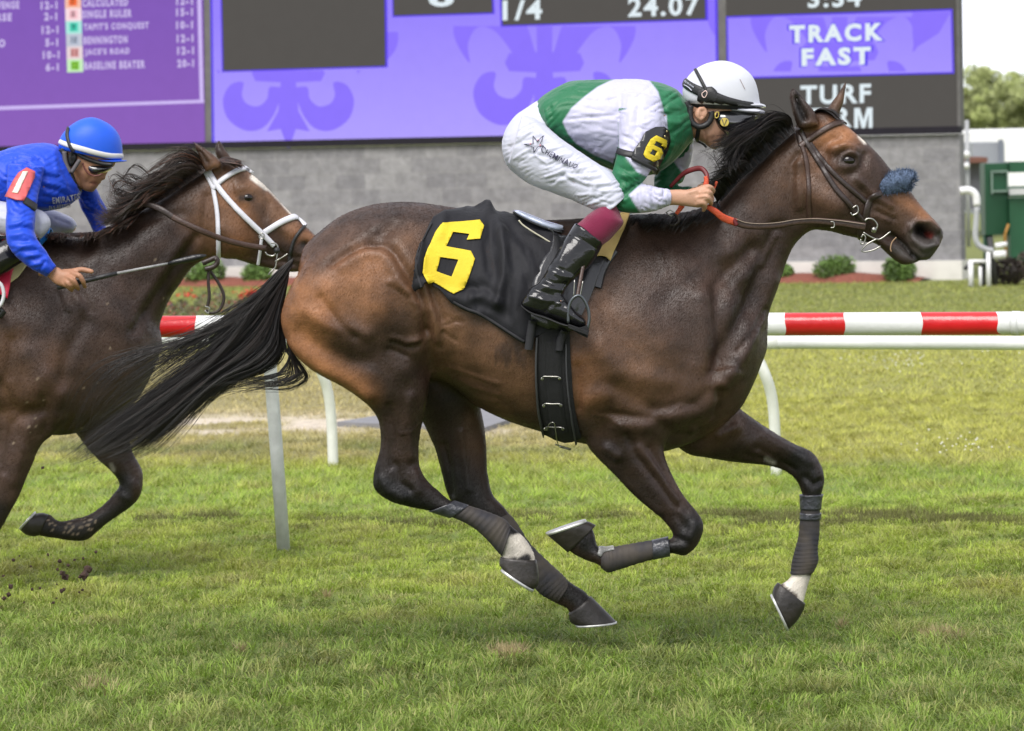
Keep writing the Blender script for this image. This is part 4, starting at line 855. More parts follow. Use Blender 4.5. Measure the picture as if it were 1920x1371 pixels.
ST1 = [ # hindquarters
 (.012, 60, Q4(560, 520, 720, 480, 860, 560)), (.014, 45, Q4(380, 640, 420, 800, 560, 900)), (.010, 40, Q4(820, 760, 960, 840)), 
 (-.012, 9, Q4(500, 470, 600, 400, 720, 345, 820, 350, 890, 400, 950, 500, 1020, 610, 1075, 720, 1090, 820, 1092, 900)), (.008, 14, Q4(560, 480, 720, 390, 830, 410, 900, 510, 980, 640, 1050, 760)),
 (-.010, 14, Q4(740, 320, 840, 250, 880, 200)), (.008, 12, Q4(760, 240, 880, 170)), (.008, 20, Q4(930, 330, 1000, 450)),
 (-.010, 18, Q4(300, 900, 450, 1010, 620, 1080, 720, 1090)), (.008, 13, Q4(330, 760, 470, 850, 620, 880, 720, 905)), (-.007, 9, Q4(430, 690, 520, 830, 640, 920)),
 (.010, 15, Q4(230, 990, 420, 1130, 600, 1230, 720, 1300)), (-.006, 7, Q4(880, 960, 960, 985, 1040, 975)), (.005, 6, Q4(880, 930, 960, 955, 1040, 940)), (-.005, 6, Q4(860, 1010, 960, 1040)), (.012, 22, Q4(960, 1130, 1020, 1000)),
 (-.010, 12, Q4(1110, 900, 1120, 1050, 1150, 1200)), (.008, 9, Q4(1070, 600, 1100, 720, 1140, 800, 1170, 950)), (-.006, 6, Q4(1120, 620, 1170, 740, 1200, 820)), (.005, 5, Q4(860, 580, 960, 640, 1030, 720)), (.004, 4, Q4(900, 560, 990, 640)), (-.004, 4, Q4(880, 600, 980, 680)),
 (-.004, 5, Q4(1200, 900, 1180, 1000)), (-.006, 30, Q4(1180, 1150, 1400, 1200)),
 # belly wrinkles
 (.0022, 4, Q4(1230, 1130, 1400, 1190, 1560, 1230)), (.0022, 4, Q4(1240, 1190, 1400, 1260, 1560, 1300)), (.002, 4, Q4(1280, 1260, 1420, 1320, 1540, 1350)), (-.0025, 3, Q4(1200, 900, 1290, 960)), (-.0025, 3, Q4(1190, 860, 1300, 830)), (-.002, 3, Q4(1230, 800, 1330, 840)),
 # gaskin and hock
 (-.006, 7, R6(190, 170, 210, 330, 200, 480)), (.006, 9, R6(300, 120, 290, 300, 300, 430)), (-.006, 7, R6(230, 470, 240, 560, 300, 600)), (.006, 8, R6(150, 540, 180, 600, 260, 640)), (.006, 10, R6(320, 520, 340, 600)), (.002, 2.5, R6(285, 140, 275, 250, 250, 310)), (.002, 2.5, R6(250, 310, 320, 290, 350, 250)), (-.005, 6, R6(470, 370, 500, 480, 510, 620)), (.004, 6, R6(560, 300, 580, 450, 600, 600)),
 # shoulder and neck
 (-.020, 17, Q5(1060, 250, 940, 360, 880, 440, 868, 560, 880, 680, 885, 780, 860, 900)), (.012, 24, Q5(960, 280, 1010, 380)), (.012, 26, Q5(800, 520, 830, 680, 830, 820)), (-.007, 16, Q5(740, 410, 830, 380, 880, 330)), (.008, 40, Q5(480, 620, 560, 760)),
 (-.016, 16, Q5(1190, 150, 1150, 280, 1080, 420, 1040, 560, 960, 700, 900, 830)), (.012, 14, Q5(1180, 420, 1130, 560, 1060, 700, 1000, 830, 900, 960)), (.006, 7, Q5(1190, 180, 1150, 260, 1120, 330)), (-.006, 5, Q5(1120, 570, 1060, 680, 980, 800)),
 (.012, 18, Q5(840, 1040, 800, 1130)), (-.010, 8, Q5(880, 1010, 850, 1130, 780, 1210)), (.006, 6, Q5(860, 1060, 820, 1170, 740, 1230)), (-.008, 12, Q5(540, 1120, 650, 1090, 760, 1080, 820, 1020)), (.009, 16, Q5(560, 1150, 680, 1120)), (-.010, 12, Q5(560, 1170, 640, 1250, 760, 1250)),
 (.012, 26, Q5(250, 780, 330, 900)), (-.008, 18, Q5(300, 980, 420, 1040, 520, 1100)), (.009, 20, Q5(470, 930, 600, 960)), (.010, 18, Q5(180, 1060, 260, 1020)), (-.006, 8, Q5(120, 880, 130, 1100)), (.009, 16, Q5(360, 1190, 470, 1190)), (-.006, 8, Q5(300, 1130, 420, 1150, 510, 1160)),
 (.0025, 2.5, Q5(210, 1130, 290, 1150, 360, 1190)), (.002, 2.2, Q5(650, 1100, 690, 1080)), (.0022, 3, Q5(690, 360, 740, 430)), (.0022, 3, Q5(820, 510, 850, 570)), (.002, 2.2, Q5(560, 260, 600, 400)), (.002, 2.2, Q5(620, 230, 660, 380)), (.002, 2.2, Q5(1000, 360, 960, 470)), (.002, 2.2, Q5(1050, 380, 1010, 480)),
 (-.007, 26, Q5(330, 430, 280, 500)), (-.004, 20, Q5(620, 480, 560, 560)),
 # forearm
 (.008, 9, R7(380, 330, 430, 370)), (-.007, 7, R7(480, 260, 540, 380, 640, 500, 740, 640)), (.006, 8, R7(540, 330, 640, 460, 740, 590)), (-.006, 7, R7(600, 330, 700, 500, 790, 650), ), (.007, 9, R7(400, 430, 520, 560, 640, 660)), (-.006, 8, R7(740, 680, 780, 740)), (.006, 8, R7(830, 720, 800, 800)), (-.006, 6, R7(720, 790, 790, 810)),
 (-.005, 7, R7(1150, 330, 1250, 380, 1340, 440)), (.006, 9, R7(1180, 260, 1320, 340, 1420, 400)), (-.006, 8, R7(1100, 370, 1200, 400, 1310, 440)), (.010, 12, R7(960, 260, 1040, 220)), (-.006, 6, R7(1400, 480, 1440, 520, 1480, 500)),
 # face
 (.010, 9, R2(920, 520, 1000, 500, 1060, 540)), (-.007, 8, R2(880, 560, 860, 640)), (-.009, 8, R2(1140, 560, 1120, 640, 1040, 680)), (.007, 8, R2(960, 640, 1040, 665, 1110, 650)), (-.008, 12, R2(820, 540, 870, 500, 930, 470)), (.006, 6, R2(1080, 720, 1200, 840, 1300, 900)), (-.005, 10, R2(1120, 800, 1180, 900)),
 (.010, 22, R2(760, 800, 860, 860, 950, 900)), (-.0045, 12, R2(650, 700, 640, 860, 660, 980)), (.007, 8, R2(700, 620, 690, 760, 700, 900)), (-.006, 5, R2(690, 560, 640, 640)), (.0028, 3, R2(620, 640, 700, 620)), 
 (.009, 6, R2(1440, 1040, 1480, 1010, 1560, 1010, 1610, 1060)), (.010, 7, R2(1440, 1060, 1460, 1120, 1520, 1170, 1590, 1150)), (-.042, 11, R2(1495, 1060, 1550, 1095)), (.005, 3, R2(960, 600, 985, 565, 1030, 552, 1075, 575, 1085, 600)), (.003, 3, R2(965, 610, 1000, 635, 1050, 640, 1085, 620)), (-.004, 3, R2(940, 590, 980, 545, 1040, 530, 1090, 550)), (-.007, 3.5, R2(1310, 1090, 1390, 1160, 1450, 1230, 1500, 1262)), (.004, 5, R2(1400, 1080, 1440, 1180, 1520, 1240)), (.003, 3, R2(1200, 900, 1320, 960)), (.003, 3, R2(1180, 960, 1290, 1000)), (-.003, 3, R2(1210, 935, 1330, 990)), (-.003, 3, R2(1300, 860, 1340, 900)),
 # ears: hollow of the near ear
 (-.016, 6, R2(690, 190, 715, 260, 740, 320)), 
]
ST1 = [((s[0]*(1.45 if s[1] >= 10 else 1.75)),)+tuple(s[1:]) for s in ST1]
relief(body1, ST1)
# small unevenness of flesh
def organic(me, amp, sc, seed=0, ymax=None):
    V = vco(me); N = vno(me); r = np.random.default_rng(seed); h = 0
    for i in range(10):
        k = r.normal(0, 1, 3)*sc*(1+.35*i); h = h+np.sin(V @ k+r.uniform(0, 6.28))/(1+.35*i)
    setco(me, V+N*(h*amp/3)[:, None])
organic(body1, .0022, 14, 1)
legl = [(BLK, 60, [(700, 905), (770, 945), (950, 1030)], 1), (BLK, 55, [(850, 900), (900, 960), (1100, 1130)], .95), (BLK, 42, [(1300, 985), (1270, 1030), (1100, 1020)], 1), (BLK, 50, [(1500, 860), (1530, 920), (1500, 1060)], 1)]
rm = random.Random(19)
CO1 = [
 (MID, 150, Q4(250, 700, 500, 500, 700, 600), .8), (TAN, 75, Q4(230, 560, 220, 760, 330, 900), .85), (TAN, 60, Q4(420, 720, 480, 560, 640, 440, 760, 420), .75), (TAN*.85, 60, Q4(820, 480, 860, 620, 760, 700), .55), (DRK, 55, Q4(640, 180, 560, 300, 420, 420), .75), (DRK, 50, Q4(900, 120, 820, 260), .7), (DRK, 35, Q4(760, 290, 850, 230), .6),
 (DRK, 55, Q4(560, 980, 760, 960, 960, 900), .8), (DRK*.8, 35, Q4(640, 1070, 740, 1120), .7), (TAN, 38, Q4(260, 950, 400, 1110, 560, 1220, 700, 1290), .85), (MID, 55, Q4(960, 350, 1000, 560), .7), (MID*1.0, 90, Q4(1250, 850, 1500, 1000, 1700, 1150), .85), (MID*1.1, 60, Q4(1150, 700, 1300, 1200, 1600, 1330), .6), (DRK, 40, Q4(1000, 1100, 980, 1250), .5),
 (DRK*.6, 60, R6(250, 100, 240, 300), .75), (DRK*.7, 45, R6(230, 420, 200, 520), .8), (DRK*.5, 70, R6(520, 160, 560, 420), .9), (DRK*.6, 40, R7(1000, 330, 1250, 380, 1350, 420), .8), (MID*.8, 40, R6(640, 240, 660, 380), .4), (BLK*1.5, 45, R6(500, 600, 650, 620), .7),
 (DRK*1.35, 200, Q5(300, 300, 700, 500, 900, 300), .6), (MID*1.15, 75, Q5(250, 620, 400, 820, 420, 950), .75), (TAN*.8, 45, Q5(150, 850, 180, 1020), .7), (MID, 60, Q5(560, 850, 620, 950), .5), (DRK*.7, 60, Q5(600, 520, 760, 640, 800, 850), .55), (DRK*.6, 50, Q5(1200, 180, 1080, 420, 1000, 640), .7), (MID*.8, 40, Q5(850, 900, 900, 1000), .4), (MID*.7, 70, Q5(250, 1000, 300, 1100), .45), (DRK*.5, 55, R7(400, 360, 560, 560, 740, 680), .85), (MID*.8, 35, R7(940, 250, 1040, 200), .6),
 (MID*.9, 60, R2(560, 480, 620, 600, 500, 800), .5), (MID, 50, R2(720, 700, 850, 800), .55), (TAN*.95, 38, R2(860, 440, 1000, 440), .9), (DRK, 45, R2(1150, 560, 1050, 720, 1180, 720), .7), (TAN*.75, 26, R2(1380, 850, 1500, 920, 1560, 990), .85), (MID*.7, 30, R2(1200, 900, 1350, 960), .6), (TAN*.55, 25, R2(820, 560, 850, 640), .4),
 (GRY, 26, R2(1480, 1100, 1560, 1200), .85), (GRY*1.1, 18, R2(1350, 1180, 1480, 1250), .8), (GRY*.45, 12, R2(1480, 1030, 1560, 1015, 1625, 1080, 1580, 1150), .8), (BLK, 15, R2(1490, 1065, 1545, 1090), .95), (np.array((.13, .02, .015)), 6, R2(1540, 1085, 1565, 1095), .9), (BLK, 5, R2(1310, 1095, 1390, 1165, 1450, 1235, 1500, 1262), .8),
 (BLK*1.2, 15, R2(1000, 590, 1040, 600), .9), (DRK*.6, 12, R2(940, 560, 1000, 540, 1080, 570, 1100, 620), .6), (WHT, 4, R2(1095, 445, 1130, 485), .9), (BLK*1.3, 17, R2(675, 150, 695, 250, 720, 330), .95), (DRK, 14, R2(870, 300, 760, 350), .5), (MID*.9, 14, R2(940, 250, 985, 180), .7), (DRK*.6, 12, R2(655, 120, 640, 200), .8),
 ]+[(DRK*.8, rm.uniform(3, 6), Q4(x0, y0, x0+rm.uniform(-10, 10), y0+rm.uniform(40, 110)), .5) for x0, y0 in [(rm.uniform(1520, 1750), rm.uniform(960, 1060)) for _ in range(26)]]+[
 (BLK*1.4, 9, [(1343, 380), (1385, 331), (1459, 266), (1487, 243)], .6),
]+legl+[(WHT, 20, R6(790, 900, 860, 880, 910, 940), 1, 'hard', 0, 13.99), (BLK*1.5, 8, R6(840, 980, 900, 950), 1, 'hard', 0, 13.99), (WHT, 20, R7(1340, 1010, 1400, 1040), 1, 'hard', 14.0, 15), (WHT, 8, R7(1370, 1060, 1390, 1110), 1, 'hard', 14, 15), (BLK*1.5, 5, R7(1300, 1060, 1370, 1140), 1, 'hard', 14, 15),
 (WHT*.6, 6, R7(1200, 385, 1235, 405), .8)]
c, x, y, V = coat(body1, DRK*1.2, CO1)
def mottle(c, V, k, seed):
    r = np.random.default_rng(seed); h = 0
    for i in range(14): q = r.normal(0, 1, 3)*(6+7*i); h = h+np.sin(V @ q+r.uniform(0, 6.28)+1.5*np.sin(V @ (q[[1, 2, 0]]*.4)))/(1+.16*i)
    return c*(1+k*h/2.2).clip(.45, 1.7)[:, None]
c = mottle(c, V, .22, 5)
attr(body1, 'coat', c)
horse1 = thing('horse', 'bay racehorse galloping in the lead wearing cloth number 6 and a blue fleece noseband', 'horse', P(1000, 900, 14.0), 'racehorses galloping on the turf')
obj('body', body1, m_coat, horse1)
T1 = bvh(body1); fur(body1, 420000, .0085, .00045, 3, horse1, m_fur)
# eye
def eyeball(x, y, r, parent, T, D=14, sink=.35):
    p, nr = cast(T, x, y, D); e = obj('eye', ball(p-nr*r*sink, r, 1, .8, .8, 20), m_eye, parent); return e
eyeball(*R2(1024, 600)[0], .0255, horse1, T1, sink=.42)
lid = MB()
def lidline(T, pts, rad, D):
    q = catmull(pts, 6); return [cast(T, a, b, D, .001)[0] for a, b in q]
# hooves
hoof(horse1, [(938, 1045, 1006, 1050, .038), (936, 1056, 1010, 1075, .042), (938, 1062, 1009, 1096, .045), (942, 1066, 1001, 1105, .047)], (-3, 5), 13.88)
hoof(horse1, [(1066, 1150, 1108, 1118, .037), (1068, 1164, 1128, 1138, .042), (1074, 1170, 1148, 1158, .046), (1080, 1172, 1155, 1165, .048)], (1, 4), 14.13)
hoof(horse1, [(1064, 1036, 1117, 985, .036), (1048, 1022, 1110, 981, .042), (1034, 1010, 1103, 978, .046), (1027, 1004, 1100, 979, .047)], (-3, -5), 13.86)
hoof(horse1, [(1458, 1092, 1510, 1132, .036), (1452, 1100, 1506, 1145, .041), (1449, 1108, 1494, 1165, .045), (1448, 1114, 1479, 1180, .046)], (-4, 3), 14.12)
# bandages
m_wrap = bpy.data.materials.new('dusty bandage'); m_wrap.use_nodes = True; t = m_wrap.node_tree; b = t.nodes['Principled BSDF']; b.inputs['Roughness'].default_value = .75
tc = t.nodes.new('ShaderNodeTexCoord'); ns = t.nodes.new('ShaderNodeTexNoise'); ns.inputs['Scale'].default_value = 12; ns.inputs['Detail'].default_value = 6; t.links.new(tc.outputs['Object'], ns.inputs['Vector'])
cr = t.nodes.new('ShaderNodeValToRGB'); cr.color_ramp.elements[0].position = .35; cr.color_ramp.elements[0].color = (.020, .020, .027, 1); cr.color_ramp.elements[1].position = .65; cr.color_ramp.elements[1].color = (.056, .046, .037, 1)
t.links.new(ns.outputs['Fac'], cr.inputs[0]); t.links.new(cr.outputs[0], b.inputs['Base Color'])
def wrapmesh(rows, D, k=.7, seed=0):
    """bandage: rings across the leg with slanting ridges where the layers overlap"""
    me = lmesh(loft(rows, D, 18, 36, 2.1, .0045)); V = vco(me); N = vno(me); n = 36; rr = np.random.default_rng(seed)
    i = np.arange(len(V)); ring = i//n; th = (i % n)/n*2*np.pi
    h = .0011*np.sin(ring*1.1+1.2*np.sin(th)+rr.uniform(0, 6))+.0008*np.sin(ring*2.3+th*1)+.0007*np.sin(ring*.37*3+2*th)
    setco(me, V+N*h[:, None]*k*.42); return me
wr = lambda rows, D, s, lab=None: obj('leg_bandage', wrapmesh(rows, D, 1, s), m_wrap, horse1)
wr([r[:5] for r in H1_thigh[13:17]]+[(941, 1041, 958, 990, .037)], 13.88, 1)
wr([(868, 968, 930, 950, .03), (905, 1000, 960, 972, .030), (950, 1050, 992, 1020, .030), (995, 1092, 1030, 1058, .034), (1018, 1115, 1056, 1082, .036), (1046, 1128, 1066, 1096, .033)], 14.13, 2)
wr([(1253, 1011, 1256, 1038, .031)]+[r[:5] for r in H1_fore[12:15]]+[(1128, 1030, 1126, 1062, .034)], 13.86, 3)
wr([(1541, 927, 1502, 928, .036)]+[r[:5] for r in H1_ffore[9:13]]+[(1523, 1074, 1484, 1077, .033)], 14.12, 4)
m_band = mat('dark shiny tape', (.035, .037, .045), .3, .7, 22, .5, 70, spec=.6)
for rows, D_ in (([(806, 958, 850, 940, .0305), (826, 964, 862, 944, .0295), (846, 970, 876, 949, .029)], 13.88), ([(1253, 1009, 1256, 1040, .0325), (1240, 1012, 1242, 1043, .0315), (1222, 1016, 1224, 1047, .0305)], 13.86), ([(1541, 927, 1502, 928, .037), (1538, 940, 1502.5, 940, .034), (1537, 955, 1503, 955, .032)], 14.12), ([(1537, 962, 1503, 962, .0315), (1536, 974, 1502, 974, .0312)], 14.12)):
    obj('tape_band', lmesh(loft(rows, D_, 5, 30, 2.1, .0062)), m_band, horse1)
# fetlock guard patches of tape
m_tape = mat('shiny tape', (.2, .2, .19), .25, .6, 30, .5, 60)
obj('tape_patch', fixn(ribbon(bvh(wrapmesh([(1200, 1019, 1205, 1052, .028), (1160, 1026, 1160, 1066, .03), (1136, 1030, 1140, 1071, .036), (1122, 1027, 1120, 1058, .034)], 13.86)), [(1121, 1040), (1128, 1030), (1150, 1024)], 16, 13.86, .003, .003)), m_tape, horse1)
# tail
TG = [[(550, 484), (526, 505), (488, 548), (445, 602), (398, 655), (335, 706), (262, 758), (188, 812), (120, 868)],
      [(548, 490), (522, 530), (486, 588), (445, 636), (400, 676), (340, 722), (272, 772), (198, 822), (130, 868)],
      [(545, 500), (520, 558), (494, 618), (455, 662), (405, 698), (350, 740), (288, 788), (222, 832), (150, 866)],
      [(542, 512), (522, 580), (508, 640), (470, 680), (415, 706), (362, 745), (312, 790), (252, 835), (176, 862)],
      [(540, 528), (526, 598), (530, 655), (500, 688), (435, 710), (378, 745), (332, 790), (282, 834), (210, 852)]]
tail = thing('_', '', ''); bpy.data.objects.remove(tail)
me = strands(TG, 3900, 13.99, .0009, 3, 16, 9, 9, .05, (.70, 1))
tail = obj('tail', me, m_hair, horse1)
me = strands([TG[0], [(548, 500), (500, 570), (430, 610), (340, 640), (250, 665), (190, 690), (150, 740), (140, 800), (130, 850)]], 520, 13.98, .0007, 5, 14, 15, 16, .06, (.5, 1))
obj('loose_hair', me, m_hair, tail)
me = strands([[(536, 560), (530, 640), (548, 672), (560, 700), (520, 716), (440, 722), (380, 732)], [(538, 590), (545, 650), (566, 690), (574, 706), (540, 722), (470, 715), (400, 712)], [(535, 560), (545, 655), (520, 700), (490, 706), (430, 720), (370, 745), (320, 790)]], 170, 13.98, .0009, 6, 16, 8, 7, .05)
obj('curled_hair', me, m_hair, tail)
# dock under the hair
# mane
MG = [[(1488, 238, 13.96), (1478, 220, 13.93), (1450, 214, 13.88), (1418, 238, 13.85), (1392, 250, 13.8), (1362, 264, 13.78)],
      [(1470, 254, 13.96), (1450, 230, 13.92), (1424, 240, 13.87), (1394, 252, 13.82), (1366, 264, 13.79), (1344, 270, 13.78)],
      [(1450, 272, 13.95), (1425, 245, 13.9), (1400, 248, 13.86), (1378, 262, 13.82), (1356, 280, 13.8), (1340, 268, 13.8)],
      [(1428, 292, 13.95), (1408, 268, 13.9), (1390, 270, 13.86), (1374, 286, 13.84), (1368, 300, 13.83), (1372, 312, 13.82)],
      [(1408, 312, 13.95), (1395, 292, 13.9), (1385, 294, 13.87), (1380, 304, 13.85), (1382, 314, 13.84), (1386, 318, 13.84)]]
me = strands(MG, 1700, 13.95, .0009, 11, 12, 9, 7, .035, (.6, 1)); mane = obj('mane', me, m_hair, horse1)
me = strands([[(1415, 305, 13.93), (1392, 300, 13.88), (1365, 308, 13.86), (1340, 318, 13.85)], [(1385, 335, 13.92), (1370, 318, 13.88), (1350, 322, 13.86), (1328, 330, 13.86)], [(1362, 360, 13.91), (1350, 340, 13.88), (1338, 340, 13.87), (1325, 352, 13.87)], [(1345, 380, 13.91), (1338, 362, 13.88), (1330, 360, 13.87), (1322, 372, 13.87)]], 520, 13.9, .0011, 12, 9, 5, 4, .03)
obj('mane_tuft', me, m_hair, mane)
me = strands([[(1345, 376, 13.95), (1350, 392, 13.87), (1338, 408, 13.83), (1320, 420, 13.80)], [(1300, 396, 13.97), (1290, 402, 13.88), (1282, 416, 13.80), (1272, 430, 13.78)], [(1250, 402, 13.98), (1240, 406, 13.86), (1232, 416, 13.79), (1222, 428, 13.77)], [(1195, 402, 13.98), (1190, 405, 13.88), (1188, 412, 13.82), (1184, 420, 13.80)]], 900, 13.9, .0014, 13, 9, 4, 3, .02)
obj('withers_mane', me, m_hair, mane)
me = strands([[(1520, 214, 13.97), (1535, 206, 13.96), (1556, 210, 13.95), (1572, 222, 13.94)], [(1530, 210, 14.02), (1545, 204, 14.0), (1565, 212, 13.98), (1584, 232, 13.95)]], 220, 14, .0012, 14, 8, 3, 2, .015)
obj('forelock', me, m_hair, mane)
me = strands([[(1440, 285, 13.93), (1405, 250, 13.85), (1375, 250, 13.85), (1345, 262, 13.85)], [(1400, 310, 13.93), (1370, 270, 13.85), (1350, 275, 13.84), (1335, 300, 13.84)], [(1360, 350, 13.92), (1340, 310, 13.88), (1325, 300, 13.87), (1318, 322, 13.87)]], 90, 13.9, .0006, 15, 10, 12, 12, .03)
obj('loose_hair', me, m_hair, mane)
me = strands([[(1492, 246, 13.925), (1480, 232, 13.94), (1462, 226, 13.95)], [(1462, 272, 13.915), (1448, 256, 13.93), (1430, 250, 13.94)], [(1425, 305, 13.91), (1410, 288, 13.92), (1394, 284, 13.93)], [(1388, 338, 13.905), (1374, 322, 13.915), (1362, 322, 13.92)], [(1352, 378, 13.90), (1342, 362, 13.91), (1334, 358, 13.92)]], 1500, 13.92, .0010, 17, 7, 4, 2, .012, (.6, 1)); obj('crest_hair', me, m_hair, mane)
# ---------------------------------------------------------------- tack of the leading horse
m_lea = mat('brown leather', (.055, .030, .022), .42, .25, 40, .2, 120, spec=.5); m_lead = mat('dark leather', (.03, .019, .016), .4, .25, 40, .2, 120); m_or = mat('orange rubber rein grip', (.72, .105, .045), .55, .12, 30, .5, 220); m_dred = mat('dark red rein', (.13, .012, .015), .5, .2, 30)
m_steel = mat('bright steel', (.40, .39, .36), .3, .3, 60, metal=1.0)
bridle = obj('bridle', ribbon(T1, R2(655, 330, 690, 400, 715, 500), 13, 14, .003, .003), m_lead, horse1)
def strap(T, pts, w, name, m, par, D=14, off=.005, th=.0028): return obj(name, ribbon(T, pts, w, D, off, th), m, par)
strap(T1, R2(705, 510, 770, 460, 860, 400, 940, 360, 1005, 350), 11, 'browband', m_lea, bridle, off=.006)
strap(T1, R2(715, 500, 742, 600, 760, 760, 762, 900, 768, 985), 8.5, 'throat_strap', m_lea, bridle, off=.005)
strap(T1, R2(705, 400, 745, 480, 800, 570, 870, 680, 940, 790, 1010, 870, 1075, 950, 1130, 1010), 10, 'cheek_strap', m_lead, bridle, off=.007)
strap(T1, R2(770, 490, 850, 600, 950, 710, 1050, 800, 1145, 880), 9.5, 'crossed_strap', m_lead, bridle, off=.005)
strap(T1, R2(1230, 820, 1170, 850, 1140, 920, 1130, 1000), 11, 'nose_strap', m_lead, bridle, off=.008)
strap(T1, R2(1090, 960, 1100, 1060, 1110, 1130, 1170, 1150), 11, 'chin_strap', m_lead, bridle, off=.004)
def bez3(pts, T, D, off): return [cast(T, a, b, D, off)[0] for a, b in pts]
def wire(T, pts, rad, D, off, m, name, par, n=5, close=False):
    q = [tuple(p) for p in catmull(pts+([pts[0]] if close else []), n)]; mb = MB(); tube(mb, bez3(q, T, D, off), rad, 8); return obj(name, mb.mesh(), m, par)
def flatwire(pts, rad, Y, m, name, par, n=5):
    q = catmull(pts, n); mb = MB(); tube(mb, [P(a, b, Y) for a, b in q], rad, 8); return obj(name, mb.mesh(), m, par)
YB = 13.915
flatwire(R2(1130, 1000, 1150, 985, 1185, 990, 1212, 1025, 1205, 1060), .0032, YB, m_steel, 'bit_ring', bridle)
obj('bit_joint', ball(P(*R2(1190, 1058)[0], YB-.008), .011), m_steel, bridle)
flatwire(R2(1120, 1075, 1180, 1110, 1230, 1120, 1300, 1070), .0028, YB-.01, m_steel, 'bit_lever', bridle)
flatwire(R2(1215, 1115, 1150, 1150, 1110, 1190, 1130, 1203, 1190, 1190, 1235, 1165), .0026, YB-.012, m_steel, 'bit_loop', bridle)
flatwire(R2(1105, 1110, 1120, 1090, 1135, 1110, 1125, 1145, 1105, 1150, 1103, 1120), .0026, YB-.012, m_steel, 'chin_buckle', bridle)
flatwire(R2(1050, 915, 1078, 900, 1086, 940, 1052, 962, 1036, 945), .0028, YB-.02, m_steel, 'cheek_buckle', bridle)
flatwire(R2(1338, 1108, 1310, 1140, 1300, 1180, 1305, 1203), .0022, YB-.005, mat('tan rubber band', (.30, .19, .11), .6), 'mouth_band', bridle)
# reins
def reinribbon(pts, wpx, Y, m, name, par, th=.003):
    q = catmull([tuple(p)+((Y,) if len(p) < 3 else ()) for p in pts], 8); mb = MB(); v = []; f = []
    for i, p in enumerate(q):
        tg = q[min(i+1, len(q)-1)]-q[max(i-1, 0)]; tg = tg[:2]/(np.hypot(tg[0], tg[1])+1e-9); ww = wpx if not hasattr(wpx, '__len__') else np.interp(i/(len(q)-1), np.linspace(0, 1, len(wpx)), wpx)
        for s, dy in ((-.5, 0), (-.3, -th), (.3, -th), (.5, 0), (.3, th), (-.3, th)): v.append(P(p[0]-tg[1]*ww*s, p[1]+tg[0]*ww*s, p[2]+dy))
    for i in range(len(q)-1):
        for k in range(6): f.append((i*6+k, i*6+(k+1) % 6, (i+1)*6+(k+1) % 6, (i+1)*6+k))
    f += [tuple(range(6)), tuple((len(q)-1)*6+k for k in range(5, -1, -1))]
    return obj(name, fixn(mesh(v, f)), m, par)
r1 = reinribbon(R2(280, 1008, 350, 1030, 450, 1036, 560, 1028, 680, 1008, 800, 1000, 900, 1008, 1010, 1020, 1135, 1040), [14, 12, 11, 11, 13, 14, 15], 13.80, m_lea, 'rein', bridle)
reinribbon(R2(282, 988, 350, 1011, 450, 1018, 560, 1010, 680, 991, 800, 986, 900, 992, 1010, 1004, 1130, 1022), 1.2, 13.793, mat('pale stitching', (.33, .26, .2), .7), 'rein_stitching', r1)
q = [(p[0], p[1], Y) for p, Y in zip(R2(90, 905, 140, 935, 200, 980, 285, 1012), (13.74, 13.74, 13.76, 13.80))]
reinribbon(q, [9, 12, 14, 14], 13.78, m_or, 'rubber_grip', r1, .004)
reinribbon(R2(262, 985, 286, 1030), 8, 13.79, m_dred, 'rein_binding', r1, .006)
flatwire(R2(905, 1005, 925, 1008, 928, 1040, 905, 1045), .0022, 13.785, m_steel, 'rein_buckle', r1)
reinribbon([p+(13.86-.1*i/8,) for i, p in enumerate(S5(260, 500, 420, 330, 560, 220, 740, 160, 850, 170, 930, 270, 940, 380, 920, 470))], [7, 8, 10, 10, 9, 8, 7], 13.8, m_dred, 'rein_loop', r1, .004)
reinribbon(S5(905, 300, 925, 380, 915, 480), [7, 9, 11], 13.775, m_or, 'rubber_grip', r1, .004)
reinribbon(S5(1120, 395, 1060, 530), 5, 13.84, m_or, 'rubber_grip', r1, .004)
reinribbon(S5(480, 830, 440, 900, 370, 990), [12, 9, 7], 13.76, m_or, 'rubber_grip', r1, .004)
reinribbon([p+(13.78,) for p in S5(330, 980, 400, 1050, 420, 1120, 360, 1180, 250, 1190)], 6, 13.78, m_lead, 'rein_end', r1, .003)
flatwire(S5(180, 970, 260, 920, 370, 985, 280, 1030, 180, 970), .0018, 13.76, m_steel, 'rein_buckle', r1, 1)
